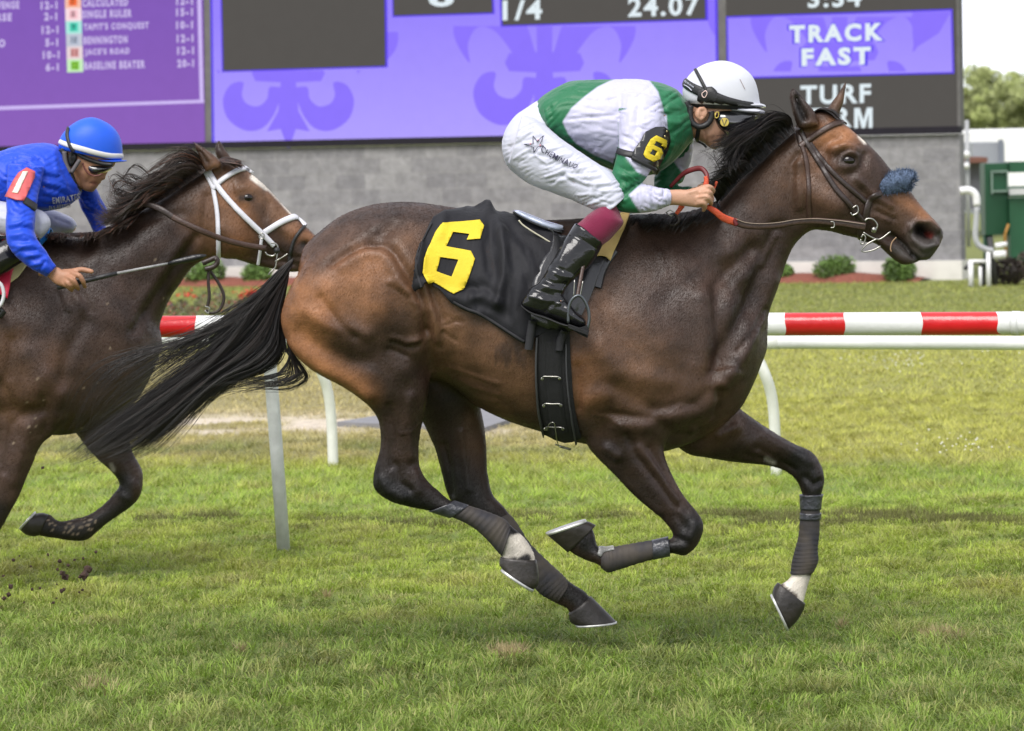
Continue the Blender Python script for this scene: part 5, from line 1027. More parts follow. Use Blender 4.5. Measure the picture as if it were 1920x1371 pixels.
# fleece noseband: a roll of shaggy pile
def fleece(pts, rad, Y, n, m, par):
    mb = MB(); q = catmull(pts, 6); tube(mb, [P(a, b, Y) for a, b in q], [rad*s for s in np.interp(np.linspace(0, 1, len(q)), [0, .12, .5, .9, 1], [.45, .85, 1, .98, .6])], 14)
    base = mb.mesh(); T = bvh(base); core = obj('fleece_noseband', base, m, par); r = np.random.default_rng(5)
    V = []; L = []; b = 0; W0 = vco(base); cidx = r.integers(0, len(q), n)
    for i in range(n):
        c = P(q[cidx[i]][0]+r.normal(0, 2), q[cidx[i]][1]+r.normal(0, 2), Y); a = r.uniform(0, 6.283)
        t0 = (P(*q[min(cidx[i]+1, len(q)-1)], Y)-P(*q[max(cidx[i]-1, 0)], Y)).normalized(); s1 = t0.cross(Vector((0, 1, 0))).normalized(); d = s1*math.cos(a)+Vector((0, 1, 0))*math.sin(a)+t0*r.normal(0, .35)
        d.normalize(); R_ = rad*np.interp(cidx[i]/(len(q)-1), [0, .12, .5, .9, 1], [.45, .85, 1, .95, .5]); p0 = c+d*R_*.8; p1 = c+d*R_*r.uniform(1.02, 1.28)+Vector(r.normal(0, .003, 3)); sd = d.cross(Vector(r.normal(0, 1, 3))).normalized()*.0011
        V += [p0+sd, p0-sd, p1]; L += [b, b+1, b+2]; b += 3
    me = npmesh(np.array([tuple(v) for v in V]), L, np.arange(n)*3); obj('pile', me, m, core, smooth=False); return core
m_fl = mat('blue fleece', (.085, .12, .19), .95, .5, 60, .6, 120)
fleece(R2(1215, 800, 1260, 775, 1330, 745, 1400, 730, 1440, 745), .037, 13.955, 9000, m_fl, bridle)
# ---------------------------------------------------------------- saddle cloth, saddle and girth of the leading horse
def drape(T, rows, D, off, th, nu=10, nv=10, folds=(), mirror=True, noise=.0):
    """cloth lying over a back: rows of photo points from the spine down, all of equal length"""
    R_ = np.array([catmull(r, nu) for r in rows]); K = R_.shape[1]
    Gd = np.stack([catmull(R_[:, k], nv) for k in range(K)], 1)        # (rows, cols, 2)
    A, B = Gd.shape[:2]; pos = np.zeros((A, B, 3)); nor = np.zeros((A, B, 3))
    for i in range(A):
        for j in range(B):
            c, n_ = cast(T, Gd[i, j, 0], Gd[i, j, 1], D, 0); pos[i, j] = c; nor[i, j] = n_
    for _ in range(3):
        pos[1:-1, 1:-1] = (pos[:-2, 1:-1]+pos[2:, 1:-1]+pos[1:-1, :-2]+pos[1:-1, 2:])/4*.6+pos[1:-1, 1:-1]*.4
        nor[1:-1, 1:-1] = (nor[:-2, 1:-1]+nor[2:, 1:-1]+nor[1:-1, :-2]+nor[1:-1, 2:])/4
    nor /= np.linalg.norm(nor, axis=2)[..., None]+1e-9
    h = np.full((A, B), off)
    for s in folds: d = dpoly(Gd[..., 0], Gd[..., 1], s[2]); h = h+s[0]*np.exp(-(d/s[1])**2)
    top = pos+nor*h[..., None]; bot = pos+nor*(h-th)[..., None]
    V = [top.reshape(-1, 3), bot.reshape(-1, 3)]; N = A*B; f = []
    idx = lambda i, j: i*B+j
    for i in range(A-1):
        for j in range(B-1):
            f.append((idx(i, j), idx(i+1, j), idx(i+1, j+1), idx(i, j+1))); f.append((N+idx(i, j), N+idx(i, j+1), N+idx(i+1, j+1), N+idx(i+1, j)))
    for i in range(A-1): f.append((idx(i, 0), N+idx(i, 0), N+idx(i+1, 0), idx(i+1, 0))); f.append((idx(i, B-1), idx(i+1, B-1), N+idx(i+1, B-1), N+idx(i, B-1)))
    for j in range(B-1): f.append((idx(0, j), idx(0, j+1), N+idx(0, j+1), N+idx(0, j))); f.append((idx(A-1, j), N+idx(A-1, j), N+idx(A-1, j+1), idx(A-1, j+1)))
    V = np.vstack(V)
    if mirror:
        W2 = V.copy(); W2[:, 1] = 2*D-W2[:, 1]; n0 = len(V); V = np.vstack([V, W2]); f += [tuple(i+n0 for i in reversed(q)) for q in f]
        for j in range(B-1): f.append((idx(0, j), n0+idx(0, j), n0+idx(0, j+1), idx(0, j+1)))
    me = mesh(V, f); me.update(); return fixn(me)
m_cloth = mat('black cotton', (.010, .010, .013), .7, .2, 12, .4, 26, spec=.3, sheen=.05, bdist=.012, stretch=(1, 1, .6)); m_yel = mat('yellow numeral cloth', (.66, .50, .02), .7, .08, 20, .2, 200); m_hem = mat('black hem', (.018, .018, .021), .8, .2, 30)
r_top = R4(195, 172, 260, 146, 330, 134, 385, 118, 440, 93, 500, 97, 560, 116, 630, 150, 720, 190, 820, 225)
r_mid = R4(145, 270, 215, 250, 290, 245, 350, 235, 410, 230, 480, 235, 560, 240, 640, 255, 740, 275, 850, 300)
r_mid2 = R4(103, 380, 165, 385, 240, 390, 310, 395, 380, 400, 450, 405, 540, 410, 640, 420, 760, 440, 890, 470)
r_mid3 = R4(103, 460, 165, 470, 230, 480, 310, 520, 390, 530, 470, 560, 560, 580, 660, 600, 780, 620, 930, 640)
r_bot = R4(128, 532, 172, 494, 225, 528, 300, 600, 370, 637, 440, 662, 520, 712, 600, 765, 672, 806, 705, 780)
folds = [(.014, 9, R4(470, 110, 520, 200, 560, 330, 560, 480, 530, 600)), (-.010, 12, R4(500, 180, 490, 330, 520, 460)), (.012, 10, R4(400, 570, 470, 560, 540, 600)), (-.010, 9, R4(380, 520, 450, 520, 520, 560)), (.008, 10, R4(560, 250, 640, 330, 680, 450)), (-.006, 10, R4(600, 250, 680, 320)), (.009, 12, R4(300, 570, 380, 600, 430, 660)), (.007, 8, R4(120, 300, 110, 420, 120, 520)), (.008, 9, R4(150, 500, 190, 520, 240, 560)), (.006, 12, R4(640, 480, 620, 640, 650, 760)), (-.006, 10, R4(590, 500, 580, 650)), (.006, 9, R4(250, 170, 230, 260)), (.010, 10, R4(440, 95, 470, 130))]
folds = [(f[0]*1.5, f[1], f[2]) for f in folds]+[(.006, 4, R4(540, 300, 590, 420, 600, 520)), (-.006, 5, R4(460, 300, 480, 430)), (.006, 4, R4(680, 330, 720, 450, 730, 560)), (-.006, 5, R4(650, 380, 690, 520)), (.005, 4, R4(440, 640, 520, 660, 600, 720)), (.006, 5, R4(560, 150, 640, 220, 720, 260)), (.005, 4, R4(420, 500, 470, 540, 540, 540)), (-.005, 4, R4(420, 540, 500, 580))]
cl_me = drape(T1, [r_top, r_mid, r_mid2, r_mid3, r_bot], DH, .016, .004, 9, 9, folds)
organic(cl_me, .0014, 24, 5); crease(cl_me, .003, 26, 1.2, None, 41, 1.2, .6, 70)
scloth = obj('saddle_cloth', cl_me, m_cloth); tag(scloth, 'black saddle cloth with a big yellow 6 on the leading bay horse', 'saddle cloth')
TC = bvh([cl_me, body1])
def oncloth(T, D, k=.0045):
    def f(x, y, t): c, n_ = cast(T, x, y, D, 0); return c+n_*(k if t > 0 else k-.003)
    return f
def dens(poly, step=6):
    out = []
    for i in range(len(poly)):
        a = poly[i]; b = poly[(i+1) % len(poly)]; m_ = max(1, int(math.hypot(b[0]-a[0], b[1]-a[1])/step))
        for k in range(m_): out.append((a[0]+(b[0]-a[0])*k/m_, a[1]+(b[1]-a[1])*k/m_))
    return out
def gridshape(T, polyt, holes, D, off, step=2.5, mat_=None, name='numeral', parent=None, th=.0022):
    """cloth shape sewn on: filled with a fine grid so that it follows the folds"""
    xs = [p[0] for p in polyt]; ys_ = [p[1] for p in polyt]; import bmesh
    fill = polyplate(dens(polyt, step), lambda x, y, t: Vector((x, -y, t)), 1.0, [dens(h, step) for h in holes])
    bm = bmesh.new(); bm.from_mesh(fill)
    for ax in (0, 1):
        lo, hi = (min(xs), max(xs)) if ax == 0 else (-max(ys_), -min(ys_)); k = lo+step*2
        while k < hi:
            no = (1, 0, 0) if ax == 0 else (0, 1, 0); co = (k, 0, 0) if ax == 0 else (0, k, 0)
            bmesh.ops.bisect_plane(bm, geom=bm.verts[:]+bm.edges[:]+bm.faces[:], plane_co=co, plane_no=no); k += step*2
    for v in bm.verts:
        c, n_ = cast(T, v.co.x, -v.co.y, D, 0); v.co = c+n_*(off if v.co.z > .5 else off-th)
    me = bpy.data.meshes.new('g'); bm.to_mesh(me); bm.free(); return obj(name, fixn(me), mat_, parent)
six = R4(245, 190, 330, 186, 437, 177, 457, 205, 438, 272, 370, 277, 384, 248, 300, 237, 264, 310, 330, 322, 392, 334, 413, 374, 384, 460, 350, 530, 302, 554, 200, 494, 168, 498, 139, 444, 147, 370, 168, 320, 210, 240)
hole = R4(234, 364, 327, 378, 292, 464, 214, 438)
gridshape(TC, six, [hole], DH, .006, 3, m_yel, 'numeral_six', scloth)
def hemline(T, pts, D, off=.0045, w=5, name='hem', par=None, m=None):
    return obj(name, ribbon(T, pts, w, D, off, .002, 5), m or m_hem, par)
hemline(TC, R4(188, 190, 140, 280, 112, 370, 113, 440, 138, 515), DH, par=scloth); hemline(TC, R4(300, 592, 372, 628, 440, 655, 520, 703, 600, 755, 664, 795), DH, par=scloth)
# saddle
saddle = thing('racing_saddle', 'small black racing saddle with stirrup and buckled girth on the leading horse', 'saddle', P(1040, 440, DH))
m_sad = mat('black saddle leather', (.014, .014, .016), .32, .2, 30, .15, 150, spec=.6, coat=.3); m_gir = mat('black elastic girth', (.010, .010, .011), .85, .2, 60, .5, 400)
fl_me = drape(TC, [R4(812, 262, 840, 265, 900, 275, 980, 290, 1070, 300, 1150, 270), R4(800, 330, 840, 335, 900, 340, 980, 350, 1060, 350, 1130, 330), R4(740, 420, 800, 430, 870, 440, 930, 450, 1000, 440, 1070, 400), R4(705, 560, 770, 580, 840, 600, 900, 600, 960, 570, 1040, 470), R4(700, 690, 760, 720, 820, 740, 880, 745, 930, 720, 1000, 570)], DH, .018, .005, 4, 5, [(.006, 10, R4(1000, 420, 960, 560))])
flap = obj('saddle_flap', fl_me, m_sad, saddle)
seat = loft(st(R4, [(606, 128, 612, 146, .03), (622, 120, 640, 168, .085), (680, 138, 700, 200, .11), (750, 165, 770, 232, .115), (820, 190, 830, 262, .11), (880, 205, 890, 270, .10), (960, 205, 960, 280, .09), (1040, 190, 1040, 285, .07), (1080, 200, 1080, 270, .03)]), DH, 6, 30, 2.6)
obj('seat', lmesh(seat), m_sad, saddle)
m_silv = mat('silver blue seat cover', (.42, .47, .60), .22, .15, 12, .1, 60, spec=.7, coat=.8)
sm_ = lmesh(loft(st(R4, [(610, 126, 612, 138, .02, 13.90), (640, 122, 650, 160, .05, 13.89), (700, 144, 706, 190, .05, 13.88), (770, 172, 776, 216, .05, 13.87), (830, 190, 832, 230, .045, 13.87), (866, 200, 866, 226, .02, 13.87)]), DH, 6, 20, 2.3)); obj('seat_cover', sm_, m_silv, saddle)
flatwire(R4(610, 128, 640, 150, 700, 182, 770, 210, 860, 236), .0035, 13.83, m_sad, 'seat_piping', saddle)
flatwire(R4(638, 173, 660, 198, 710, 232, 760, 262, 808, 292), .0028, 13.80, mat('cream piping', (.5, .47, .36), .6), 'panel_piping', saddle)
flatwire(R4(806, 292, 820, 270, 815, 235, 790, 215), .003, 13.80, m_sad, 'panel_edge', saddle)
gr_rows = lambda w: None
gpts = [(1036, 612), (1037, 650), (1039, 700), (1043, 750), (1051, 795), (1060, 826)]
TG_ = bvh([body1, fl_me]); TGB = bvh([body1])
girth = obj('girth', ribbon(TGB, gpts, [64, 64, 66, 66, 66, 64], DH, .010, .006, 8), m_gir, saddle)
strap(TGB, [(1053-15, 640), (1055-15, 700), (1060-15, 760), (1068-15, 805)], 30, 'girth_strap', m_gir, girth, DH, .018, .004)
strap(TGB, [(1007, 632), (1006, 690), (1010, 755), (1022, 812)], 4, 'girth_edge', mat('grey binding', (.05, .05, .055), .6), girth, DH, .018, .002)
strap(TGB, [(1061, 645), (1063, 700), (1070, 760), (1082, 825)], 3, 'girth_edge', mat('grey binding', (.05, .05, .055), .6), girth, DH, .018, .002)
def wire3(T, pts, rad, D, off, m, name, par, n=4): return wire(T, pts, rad, D, off, m, name, par, n)
for yy, k in ((970, 0), (1100, 1), (1212, 2)):
    xx = 808+(yy-970)*.1; wire3(TGB, R4(xx-44, yy, xx-36, yy-10, xx, yy-8, xx+38, yy-6, xx+46, yy+4), .0024, DH, .030, m_steel, 'girth_buckle', girth)
    for s in (-44, 44):
        q, n_ = cast(TGB, *R4(xx+s, yy+2)[0], DH, .028); obj('rivet', ball(q, .006, 1, .5, 1, 10), m_steel, girth)
wire3(TGB, R4(800, 1215, 810, 1185, 835, 1180, 845, 1230, 860, 1290, 915, 1312), .0018, DH, .034, m_steel, 'buckle_wire', girth)
wire3(TGB, R4(835, 1290, 855, 1310, 900, 1325, 918, 1312), .0028, DH, .03, m_steel, 'girth_buckle', girth)
# stirrup
YS = 13.60
sw_ = MB(); q = catmull(R4(930, 565, 905, 590, 893, 625)+R4(900, 690), 5); q = catmull(R4(893, 700, 893, 640, 905, 590, 935, 562, 965, 570, 992, 620, 1000, 680, 990, 735), 5); tube(sw_, [P(a, b, YS) for a, b in q], .0055, 8)
stir = obj('stirrup', sw_.mesh(), mat('dark alloy', (.10, .11, .12), .3, .1, 20, metal=.7), saddle)
mb = MB(); a = P(*R4(892, 705)[0], YS); b_ = P(*R4(992, 742)[0], YS); c = (a+b_)/2; v = []
for dz in (-.012, 0):
    for s, dy in ((-1, -.05), (1, -.05), (1, .05), (-1, .05)): e = a if s < 0 else b_; v.append(e+Vector((0, dy, dz)))
mb.add(v, [(0, 1, 2, 3), (7, 6, 5, 4), (0, 4, 5, 1), (1, 5, 6, 2), (2, 6, 7, 3), (3, 7, 4, 0)]); obj('tread', fixn(mb.mesh()), m_gir, stir, smooth=False)
mb = MB(); pl = [P(*p, YS-.02) for p in R4(915, 738, 990, 715, 1000, 740, 992, 778, 960, 765)]; mb.add(pl+[p+Vector((0, .04, 0)) for p in pl], [(0, 1, 2, 3, 4), (9, 8, 7, 6, 5)]+[(i, (i+1) % 5, (i+1) % 5+5, i+5) for i in range(5)]); obj('tread_pad', fixn(mb.mesh()), m_gir, stir, smooth=False)
reinribbon([p+(Y,) for p, Y in zip(R4(975, 380, 955, 480, 940, 560), (13.66, 13.62, 13.60))], 7, 13.62, m_lea, 'stirrup_leather', saddle)
flatwire(R4(925, 480, 920, 570), .002, 13.6, m_steel, 'leather_edge', stir); flatwire(R4(968, 485, 952, 570), .002, 13.6, m_steel, 'leather_edge', stir)
obj('tie_tab', ribbon(TG_, R4(710, 690, 700, 750, 690, 830), 15, DH, .03, .006), m_hem, saddle); obj('tie_tab', ribbon(TG_, R4(870, 740, 850, 790, 845, 840), 14, DH, .03, .006), m_hem, saddle)
# yellow pad cloth ahead of the saddle
m_pad = mat('pale yellow cloth', (.62, .44, .17), .8, .12, 15, .3, 120)
pd = drape(T1, [R4(1130, 190, 1175, 170, 1215, 145), R4(1090, 270, 1135, 260, 1190, 215), R4(1060, 320, 1090, 345, 1155, 285), R4(995, 385, 1060, 375, 1100, 398)], DH, .028, .004, 4, 5, [(.006, 5, R4(1070, 330, 1090, 380)), (.004, 4, R4(1140, 200, 1110, 330))], mirror=True)
tag(obj('pad_cloth', pd, m_pad), 'pale yellow pad cloth showing ahead of the black saddle behind the rider\'s boot', 'pad cloth')
strap(T1, R4(1120, 330, 1060, 420, 1030, 520), 22, 'front_flap', m_sad, saddle, DH, .012, .005)
# ================================================================ RIDERS
def skinmat(name, c): 
    m = mat(name, c, .5, .12, 25, .15, 200, spec=.4); b = m.node_tree.nodes['Principled BSDF']; b.inputs['Subsurface Weight'].default_value = .12; b.inputs['Subsurface Radius'].default_value = (.012, .005, .003); b.inputs['Subsurface Scale'].default_value = .6; return m
m_skin1 = skinmat('skin', (.48, .27, .18)); m_skin2 = skinmat('tanned skin', (.36, .18, .105))
m_silk = mat('racing silk', None, .5, .04, 6, .6, 11, attrib='coat', spec=.4, sheen=.15, bdist=.02, stretch=(1, 1, .55))
m_white = m_white; m_breech = mat('white breeches', (.50, .51, .60), .6, .03, 6, .45, 16, spec=.3, bdist=.012, stretch=(.6, 1, 1.4))
m_boot = mat('black polished boot', (.008, .008, .009), .16, .3, 14, .5, 22, spec=.5, coat=.2, bdist=.008)
m_rub = mat('black rubber', (.015, .015, .016), .5, .2, 20, .2, 100)
def capsule(pts, rad, n=10):
    """finger: world points and radii, rounded end"""
    pts = [Vector(p) for p in pts]; a = (pts[-1]-pts[-2]).normalized(); mb = MB()
    q = [tuple(p) for p in pts]; rr = list(rad); q2 = catmull([tuple(p)+(r,) for p, r in zip(q, rr)], 4)
    P_ = [Vector(r[:3]) for r in q2]; R_ = [r[3] for r in q2]
    P_ += [P_[-1]+a*R_[-1]*.6, P_[-1]+a*R_[-1]*.95]; R_ += [R_[-1]*.8, R_[-1]*.35]
    tube(mb, P_, R_, n); return mb.v, mb.f
jockey = thing('person', 'jockey crouched over the leading horse in green and white silks and a white helmet', 'person', P(1150, 350, 13.9), 'jockeys riding in the race')
NK = [(1230, 330, 1280, 560, .065, 13.98), (1262, 385, 1318, 590, .06, 13.98), (1300, 440, 1345, 600, .06, 13.98), (1340, 450, 1380, 620, .055, 13.97)]
HD = [(1300, 300, 1600, 250, .06), (1262, 350, 1640, 350, .07), (1262, 410, 1640, 430, .074), (1280, 460, 1600, 500, .074), (1300, 505, 1545, 555, .07), (1325, 545, 1500, 598, .062), (1348, 580, 1482, 628, .052), (1368, 605, 1466, 640, .043), (1385, 628, 1440, 652, .03), (1402, 640, 1420, 652, .014)]
TO = [(335, 380, 420, 570, .12), (380, 330, 440, 600, .15), (470, 272, 500, 640, .165), (570, 234, 620, 690, .175), (720, 226, 745, 755, .185), (880, 224, 880, 800, .19), (1000, 226, 1010, 815, .19), (1110, 250, 1120, 780, .175), (1200, 285, 1215, 700, .14), (1245, 335, 1290, 612, .10), (1275, 390, 1305, 600, .075)]
AR = [(860, 300, 1100, 330, .06, 13.86), (850, 420, 1130, 460, .072, 13.815), (850, 520, 1130, 560, .07, 13.79), (848, 620, 1100, 660, .064, 13.77), (828, 720, 1050, 775, .06, 13.75), (800, 820, 1000, 850, .055, 13.74), (793, 930, 935, 880, .052, 13.735), (812, 1010, 940, 880, .05, 13.73), (880, 1040, 965, 870, .047, 13.72), (990, 1044, 1010, 868, .045, 13.715), (1080, 1028, 1080, 885, .041, 13.71), (1172, 992, 1165, 897, .034, 13.71)]
FA = [(1180, 480, 1300, 560, .06, 14.1), (1170, 600, 1305, 640, .06, 14.13), (1130, 700, 1290, 730, .055, 14.14), (1080, 790, 1262, 800, .052, 14.14), (1065, 860, 1230, 860, .05, 14.14), (1100, 950, 1160, 860, .045, 14.13), (1200, 980, 1220, 880, .04, 14.1), (1300, 960, 1300, 880, .034, 14.07)]
PE = [(133, 600, 134, 665, .05), (158, 530, 165, 752, .10), (215, 448, 235, 822, .135), (290, 395, 320, 872, .15), (372, 352, 400, 900, .155), (440, 420, 470, 880, .14), (520, 520, 540, 840, .1)]
TN = [(260, 440, 175, 740, .09, 13.88), (380, 490, 300, 860, .10, 13.85), (500, 590, 430, 915, .095, 13.81), (620, 672, 545, 958, .085, 13.78), (720, 738, 640, 1000, .078, 13.75), (800, 790, 705, 1028, .07, 13.73), (860, 860, 740, 1050, .062, 13.72), (890, 940, 760, 1060, .055, 13.71)]
TF = [(270, 460, 190, 740, .09, 14.12), (400, 520, 330, 850, .09, 14.16), (540, 620, 470, 900, .085, 14.2), (700, 720, 620, 960, .078, 14.24), (860, 830, 770, 1020, .068, 14.27), (935, 960, 830, 1100, .06, 14.28), (930, 1060, 845, 1130, .05, 14.28)]
SOX = [(738, 985, 838, 1000, .045, 13.715), (705, 1020, 866, 1070, .053, 13.705), (655, 1058, 874, 1110, .055, 13.70), (615, 1095, 800, 1200, .054, 13.70), (580, 1120, 750, 1240, .05, 13.70)]
BT = [(930, 184, 1077, 288, .056, 13.70), (905, 222, 1058, 322, .056, 13.70), (868, 278, 1030, 372, .054, 13.69), (828, 350, 985, 425, .05, 13.68), (785, 420, 925, 480, .045, 13.67), (755, 470, 885, 520, .042, 13.66), (720, 510, 868, 560, .043, 13.655), (685, 545, 835, 620, .043, 13.65)]
FT = [(650, 592, 652, 612, .022, 13.65), (668, 560, 668, 632, .036, 13.65), (710, 510, 705, 650, .041, 13.65), (770, 490, 765, 668, .042, 13.65), (840, 530, 835, 690, .042, 13.645), (890, 592, 885, 708, .044, 13.64), (940, 645, 935, 718, .044, 13.635), (972, 672, 970, 720, .035, 13.63), (986, 690, 985, 712, .018, 13.63)]
def stz(Z, rows): return st(Z, rows)
# body: one continuous skin from the head through trunk, arms and hands
def hand(Z, wristD, spec):
    out = []
    for pts, rad in spec: out.append(capsule([P(*Z(p[0], p[1])[0], p[2]) for p in pts], rad))
    return out
HSP = [([(780, 560, 13.72), (960, 495, 13.70), (1045, 560, 13.735), (1010, 620, 13.77)], [.013, .0105, .0095, .008]),
       ([(780, 640, 13.70), (960, 590, 13.68), (1010, 655, 13.71), (985, 720, 13.76)], [.013, .0105, .0095, .008]),
       ([(760, 720, 13.695), (925, 680, 13.675), (1000, 760, 13.70), (1010, 815, 13.75)], [.013, .0105, .0095, .008]),
       ([(740, 800, 13.70), (868, 780, 13.68), (900, 850, 13.695), (870, 925, 13.72)], [.012, .0098, .009, .0075]),
       ([(600, 620, 13.75), (760, 560, 13.775), (900, 500, 13.78), (990, 520, 13.775)], [.014, .012, .0105, .0095])]
hnd = hand(S5, 13.71, HSP)
fore = loft(st(S5, [(-60, 520, -60, 860, .032, 13.712), (150, 545, 170, 850, .031, 13.712), (290, 545, 300, 830, .028, 13.712), (430, 540, 440, 840, .025, 13.712), (560, 545, 565, 855, .022, 13.71), (680, 515, 690, 870, .021, 13.708), (800, 490, 800, 880, .019, 13.705), (900, 490, 880, 830, .015, 13.70)]), 13.71, 5, 18, 2.3)
fhand = [loft(st(R1, [(1280, 960, 1280, 890, .028, 14.07), (1340, 965, 1335, 880, .024, 14.04), (1385, 955, 1380, 885, .02, 14.02)]), 14, 4, 14, 2.2)]+[capsule([P(*R1(1370, 890+k*18)[0], 14.03-.008*k), P(*R1(1415, 890+k*20)[0], 14.01-.008*k), P(*R1(1420, 915+k*18)[0], 13.985-.008*k)], [.011, .0095, .008]) for k in range(4)]+[capsule([P(*R1(1340, 890)[0], 14.01), P(*R1(1390, 870)[0], 13.99), P(*R1(1415, 880)[0], 13.98)], [.012, .0105, .009])]
inner = lambda rows, k=-.012: loft(st(R1, rows), 13.98, 4, 20, 2.1, k)
nose = loft(st(R1, [(1500, 540, 1560, 520, .014), (1490, 570, 1548, 566, .018), (1480, 592, 1512, 592, .014)]), 13.98, 4, 12, 2)
lips = loft(st(R1, [(1450, 606, 1496, 602, .02), (1440, 620, 1492, 620, .022), (1430, 634, 1478, 636, .02)]), 13.98, 4, 12, 2)
skin = build_body([inner(NK, 0), inner(HD, 0), nose, lips, inner(TO), inner(AR), inner(FA), fore, inner(PE), inner(TN, -.008), inner(TF, -.008), loft(st(R1, SOX), 13.7, 4, 18, 2.1, -.006), loft(st(R4, BT), 13.7, 4, 18, 2.1, -.008), loft(st(R4, FT), 13.65, 4, 18, 2.1, -.008)]+hnd+fhand, .0036, 3)
relief(skin, [(.003, 3, S5(600, 600, 760, 560)), (-.003, 2.5, S5(770, 640, 930, 620)), (-.003, 2.5, S5(770, 720, 900, 700)), (.0025, 3, S5(940, 490, 950, 500)), (.0025, 3, S5(950, 590, 960, 600)), (-.003, 3, R1(1440, 612, 1490, 614)), (.004, 8, R1(1400, 560)), (-.003, 6, R1(1430, 590, 1440, 640))], both=False)
body_j = obj('body', skin, m_skin1, jockey)
earm = lmesh(loft(st(R1, [(1340, 395, 1372, 392, .012, 13.90), (1322, 415, 1390, 410, .014, 13.898), (1315, 440, 1392, 438, .014, 13.896), (1322, 462, 1378, 462, .012, 13.896), (1340, 480, 1358, 480, .008, 13.9)]), 13.9, 5, 16, 2))
relief(earm, [(-.013, 4, R1(1362, 420, 1358, 455))], both=False); eo = obj('ear', earm, m_skin1, jockey)
# silks
GRN = srgb(30, 102, 66); SWH = srgb(184, 183, 206)
jk = build_body([loft(st(R1, TO), 13.98, 5, 32, 2.1), loft(st(R1, AR), 13.8, 5, 26, 2.1), loft(st(R1, FA), 14.1, 5, 22, 2.1)], .0048, 5, lambda x, y, V: .7)
JF = [(-.004, 4, R1(860, 380, 850, 500, 850, 620)), (.004, 5, R1(870, 300, 960, 270, 1030, 300)), (-.005, 6, R1(1110, 300, 1135, 420, 1140, 540)), (.005, 6, R1(1060, 420, 1090, 480)), (-.003, 3, R1(540, 470, 700, 455, 840, 440)), (.003, 4, R1(520, 490, 700, 480, 850, 480)), (.004, 6, R1(580, 560, 740, 540)), (-.003, 5, R1(560, 600, 720, 620)),
      (.005, 6, R1(880, 700, 940, 760, 990, 840)), (-.005, 5, R1(850, 760, 930, 790)), (.005, 5, R1(840, 800, 920, 820)), (-.005, 5, R1(820, 870, 900, 850)), (.004, 5, R1(830, 900, 900, 890)), (-.004, 4, R1(870, 940, 930, 890)), (.004, 4, R1(860, 980, 930, 940)), (-.004, 4, R1(960, 900, 990, 1000)), (.004, 4, R1(1000, 890, 1030, 1000)), (-.004, 4, R1(1050, 890, 1070, 1000)), (.004, 4, R1(1100, 890, 1110, 1000)),
      (-.004, 4, R1(870, 570, 950, 600)), (.004, 4, R1(870, 600, 940, 640)), (-.003, 4, R1(900, 300, 880, 400)), (.005, 6, R1(930, 420, 900, 560)), (-.004, 5, R1(970, 400, 960, 540)), (.004, 6, R1(400, 420, 430, 520)), (-.004, 5, R1(430, 400, 470, 540, 560, 650)), (.004, 5, R1(640, 700, 740, 750)), (-.005, 5, R1(600, 640, 700, 700)), (.003, 5, R1(480, 300, 560, 260)), (-.003, 5, R1(480, 340, 580, 280)),
      (-.005, 5, R1(1140, 440, 1240, 420)), (.005, 5, R1(1150, 480, 1220, 500)), (-.005, 5, R1(1160, 560, 1220, 520)), (.005, 6, R1(1180, 620, 1140, 720)), (-.004, 5, R1(1230, 640, 1160, 730)), (.005, 5, R1(1170, 300, 1240, 340)), (-.004, 5, R1(1190, 360, 1250, 400))]
rr_ = random.Random(8)
for k in range(26):
    x = rr_.uniform(480, 1120); y = rr_.uniform(260, 740); a = rr_.uniform(-.9, .5); L_ = rr_.uniform(40, 130); JF.append((rr_.choice((-.0025, .0028, .002)), rr_.uniform(3, 6), R1(x, y, x+L_*math.cos(a), y+L_*math.sin(a))))
relief(jk, JF); organic(jk, .0012, 30, 3)
armp = R1(846, 400, 1155, 430, 1160, 620, 1075, 800, 1010, 850, 1210, 850, 1210, 1070, 780, 1070, 785, 850, 842, 640)
inarm = lambda x, y, V: (inside(x, y, armp) & (V[:, 1] < 13.88))*1.0
jk0 = jk.copy()
crease(jk, .0085, 23, -.6, lambda x, y, V: 1-inarm(x, y, V), 1, 1.2, .5, 60); crease(jk, .0040, 15, .05, lambda x, y, V: 1-inarm(x, y, V), 2, 1.1, .5, 46)
crease(jk, .0075, 12, .35, inarm, 3, 1.0, .5, 34); crease(jk, .0080, 9, 1.35, lambda x, y, V: inarm(x, y, V)*(y > 338)*(x > 1190), 4, .8, .5, 30)
V = vco(jk); x, y = proj(V); near = V[:, 1] < 13.845+0*x
W1 = R1(505, 485, 560, 400, 640, 330, 720, 270, 790, 236, 850, 215, 990, 200, 1040, 235, 1090, 300, 1120, 400, 1135, 500, 1130, 560, 1080, 640, 1000, 700, 850, 770, 800, 730, 700, 690, 590, 620, 540, 560)
W_near = R1(840, 420, 1000, 380, 1140, 440, 1150, 560, 1100, 700, 1060, 780, 1020, 820, 960, 790, 890, 700, 850, 640)
W_fore = R1(990, 860, 910, 930, 990, 1060, 1200, 1040, 1200, 850, 1010, 850)
W_far = R1(1180, 720, 1300, 610, 1330, 680, 1270, 800, 1240, 800)
d = sdf(x, y, W1)
armz = (V[:, 1] < 13.9) & inside(x, y, R1(846, 400, 1155, 430, 1160, 620, 1075, 800, 1010, 850, 1210, 850, 1210, 1070, 780, 1070, 785, 850, 842, 640))
d_arm = np.minimum(sdf(x, y, W_near), sdf(x, y, W_fore))
d = np.where(armz, d_arm, d); d = np.where(V[:, 1] > 14.08, np.minimum(sdf(x, y, W_far), 99), d)
f_ = np.clip(d/3+.5, 0, 1)[:, None]; attr(jk, 'coat', np.array(SWH)*(1-f_)+np.array(GRN)*f_)
jacket = obj('silks_jacket', jk, m_silk, jockey); TJ = bvh([jk])
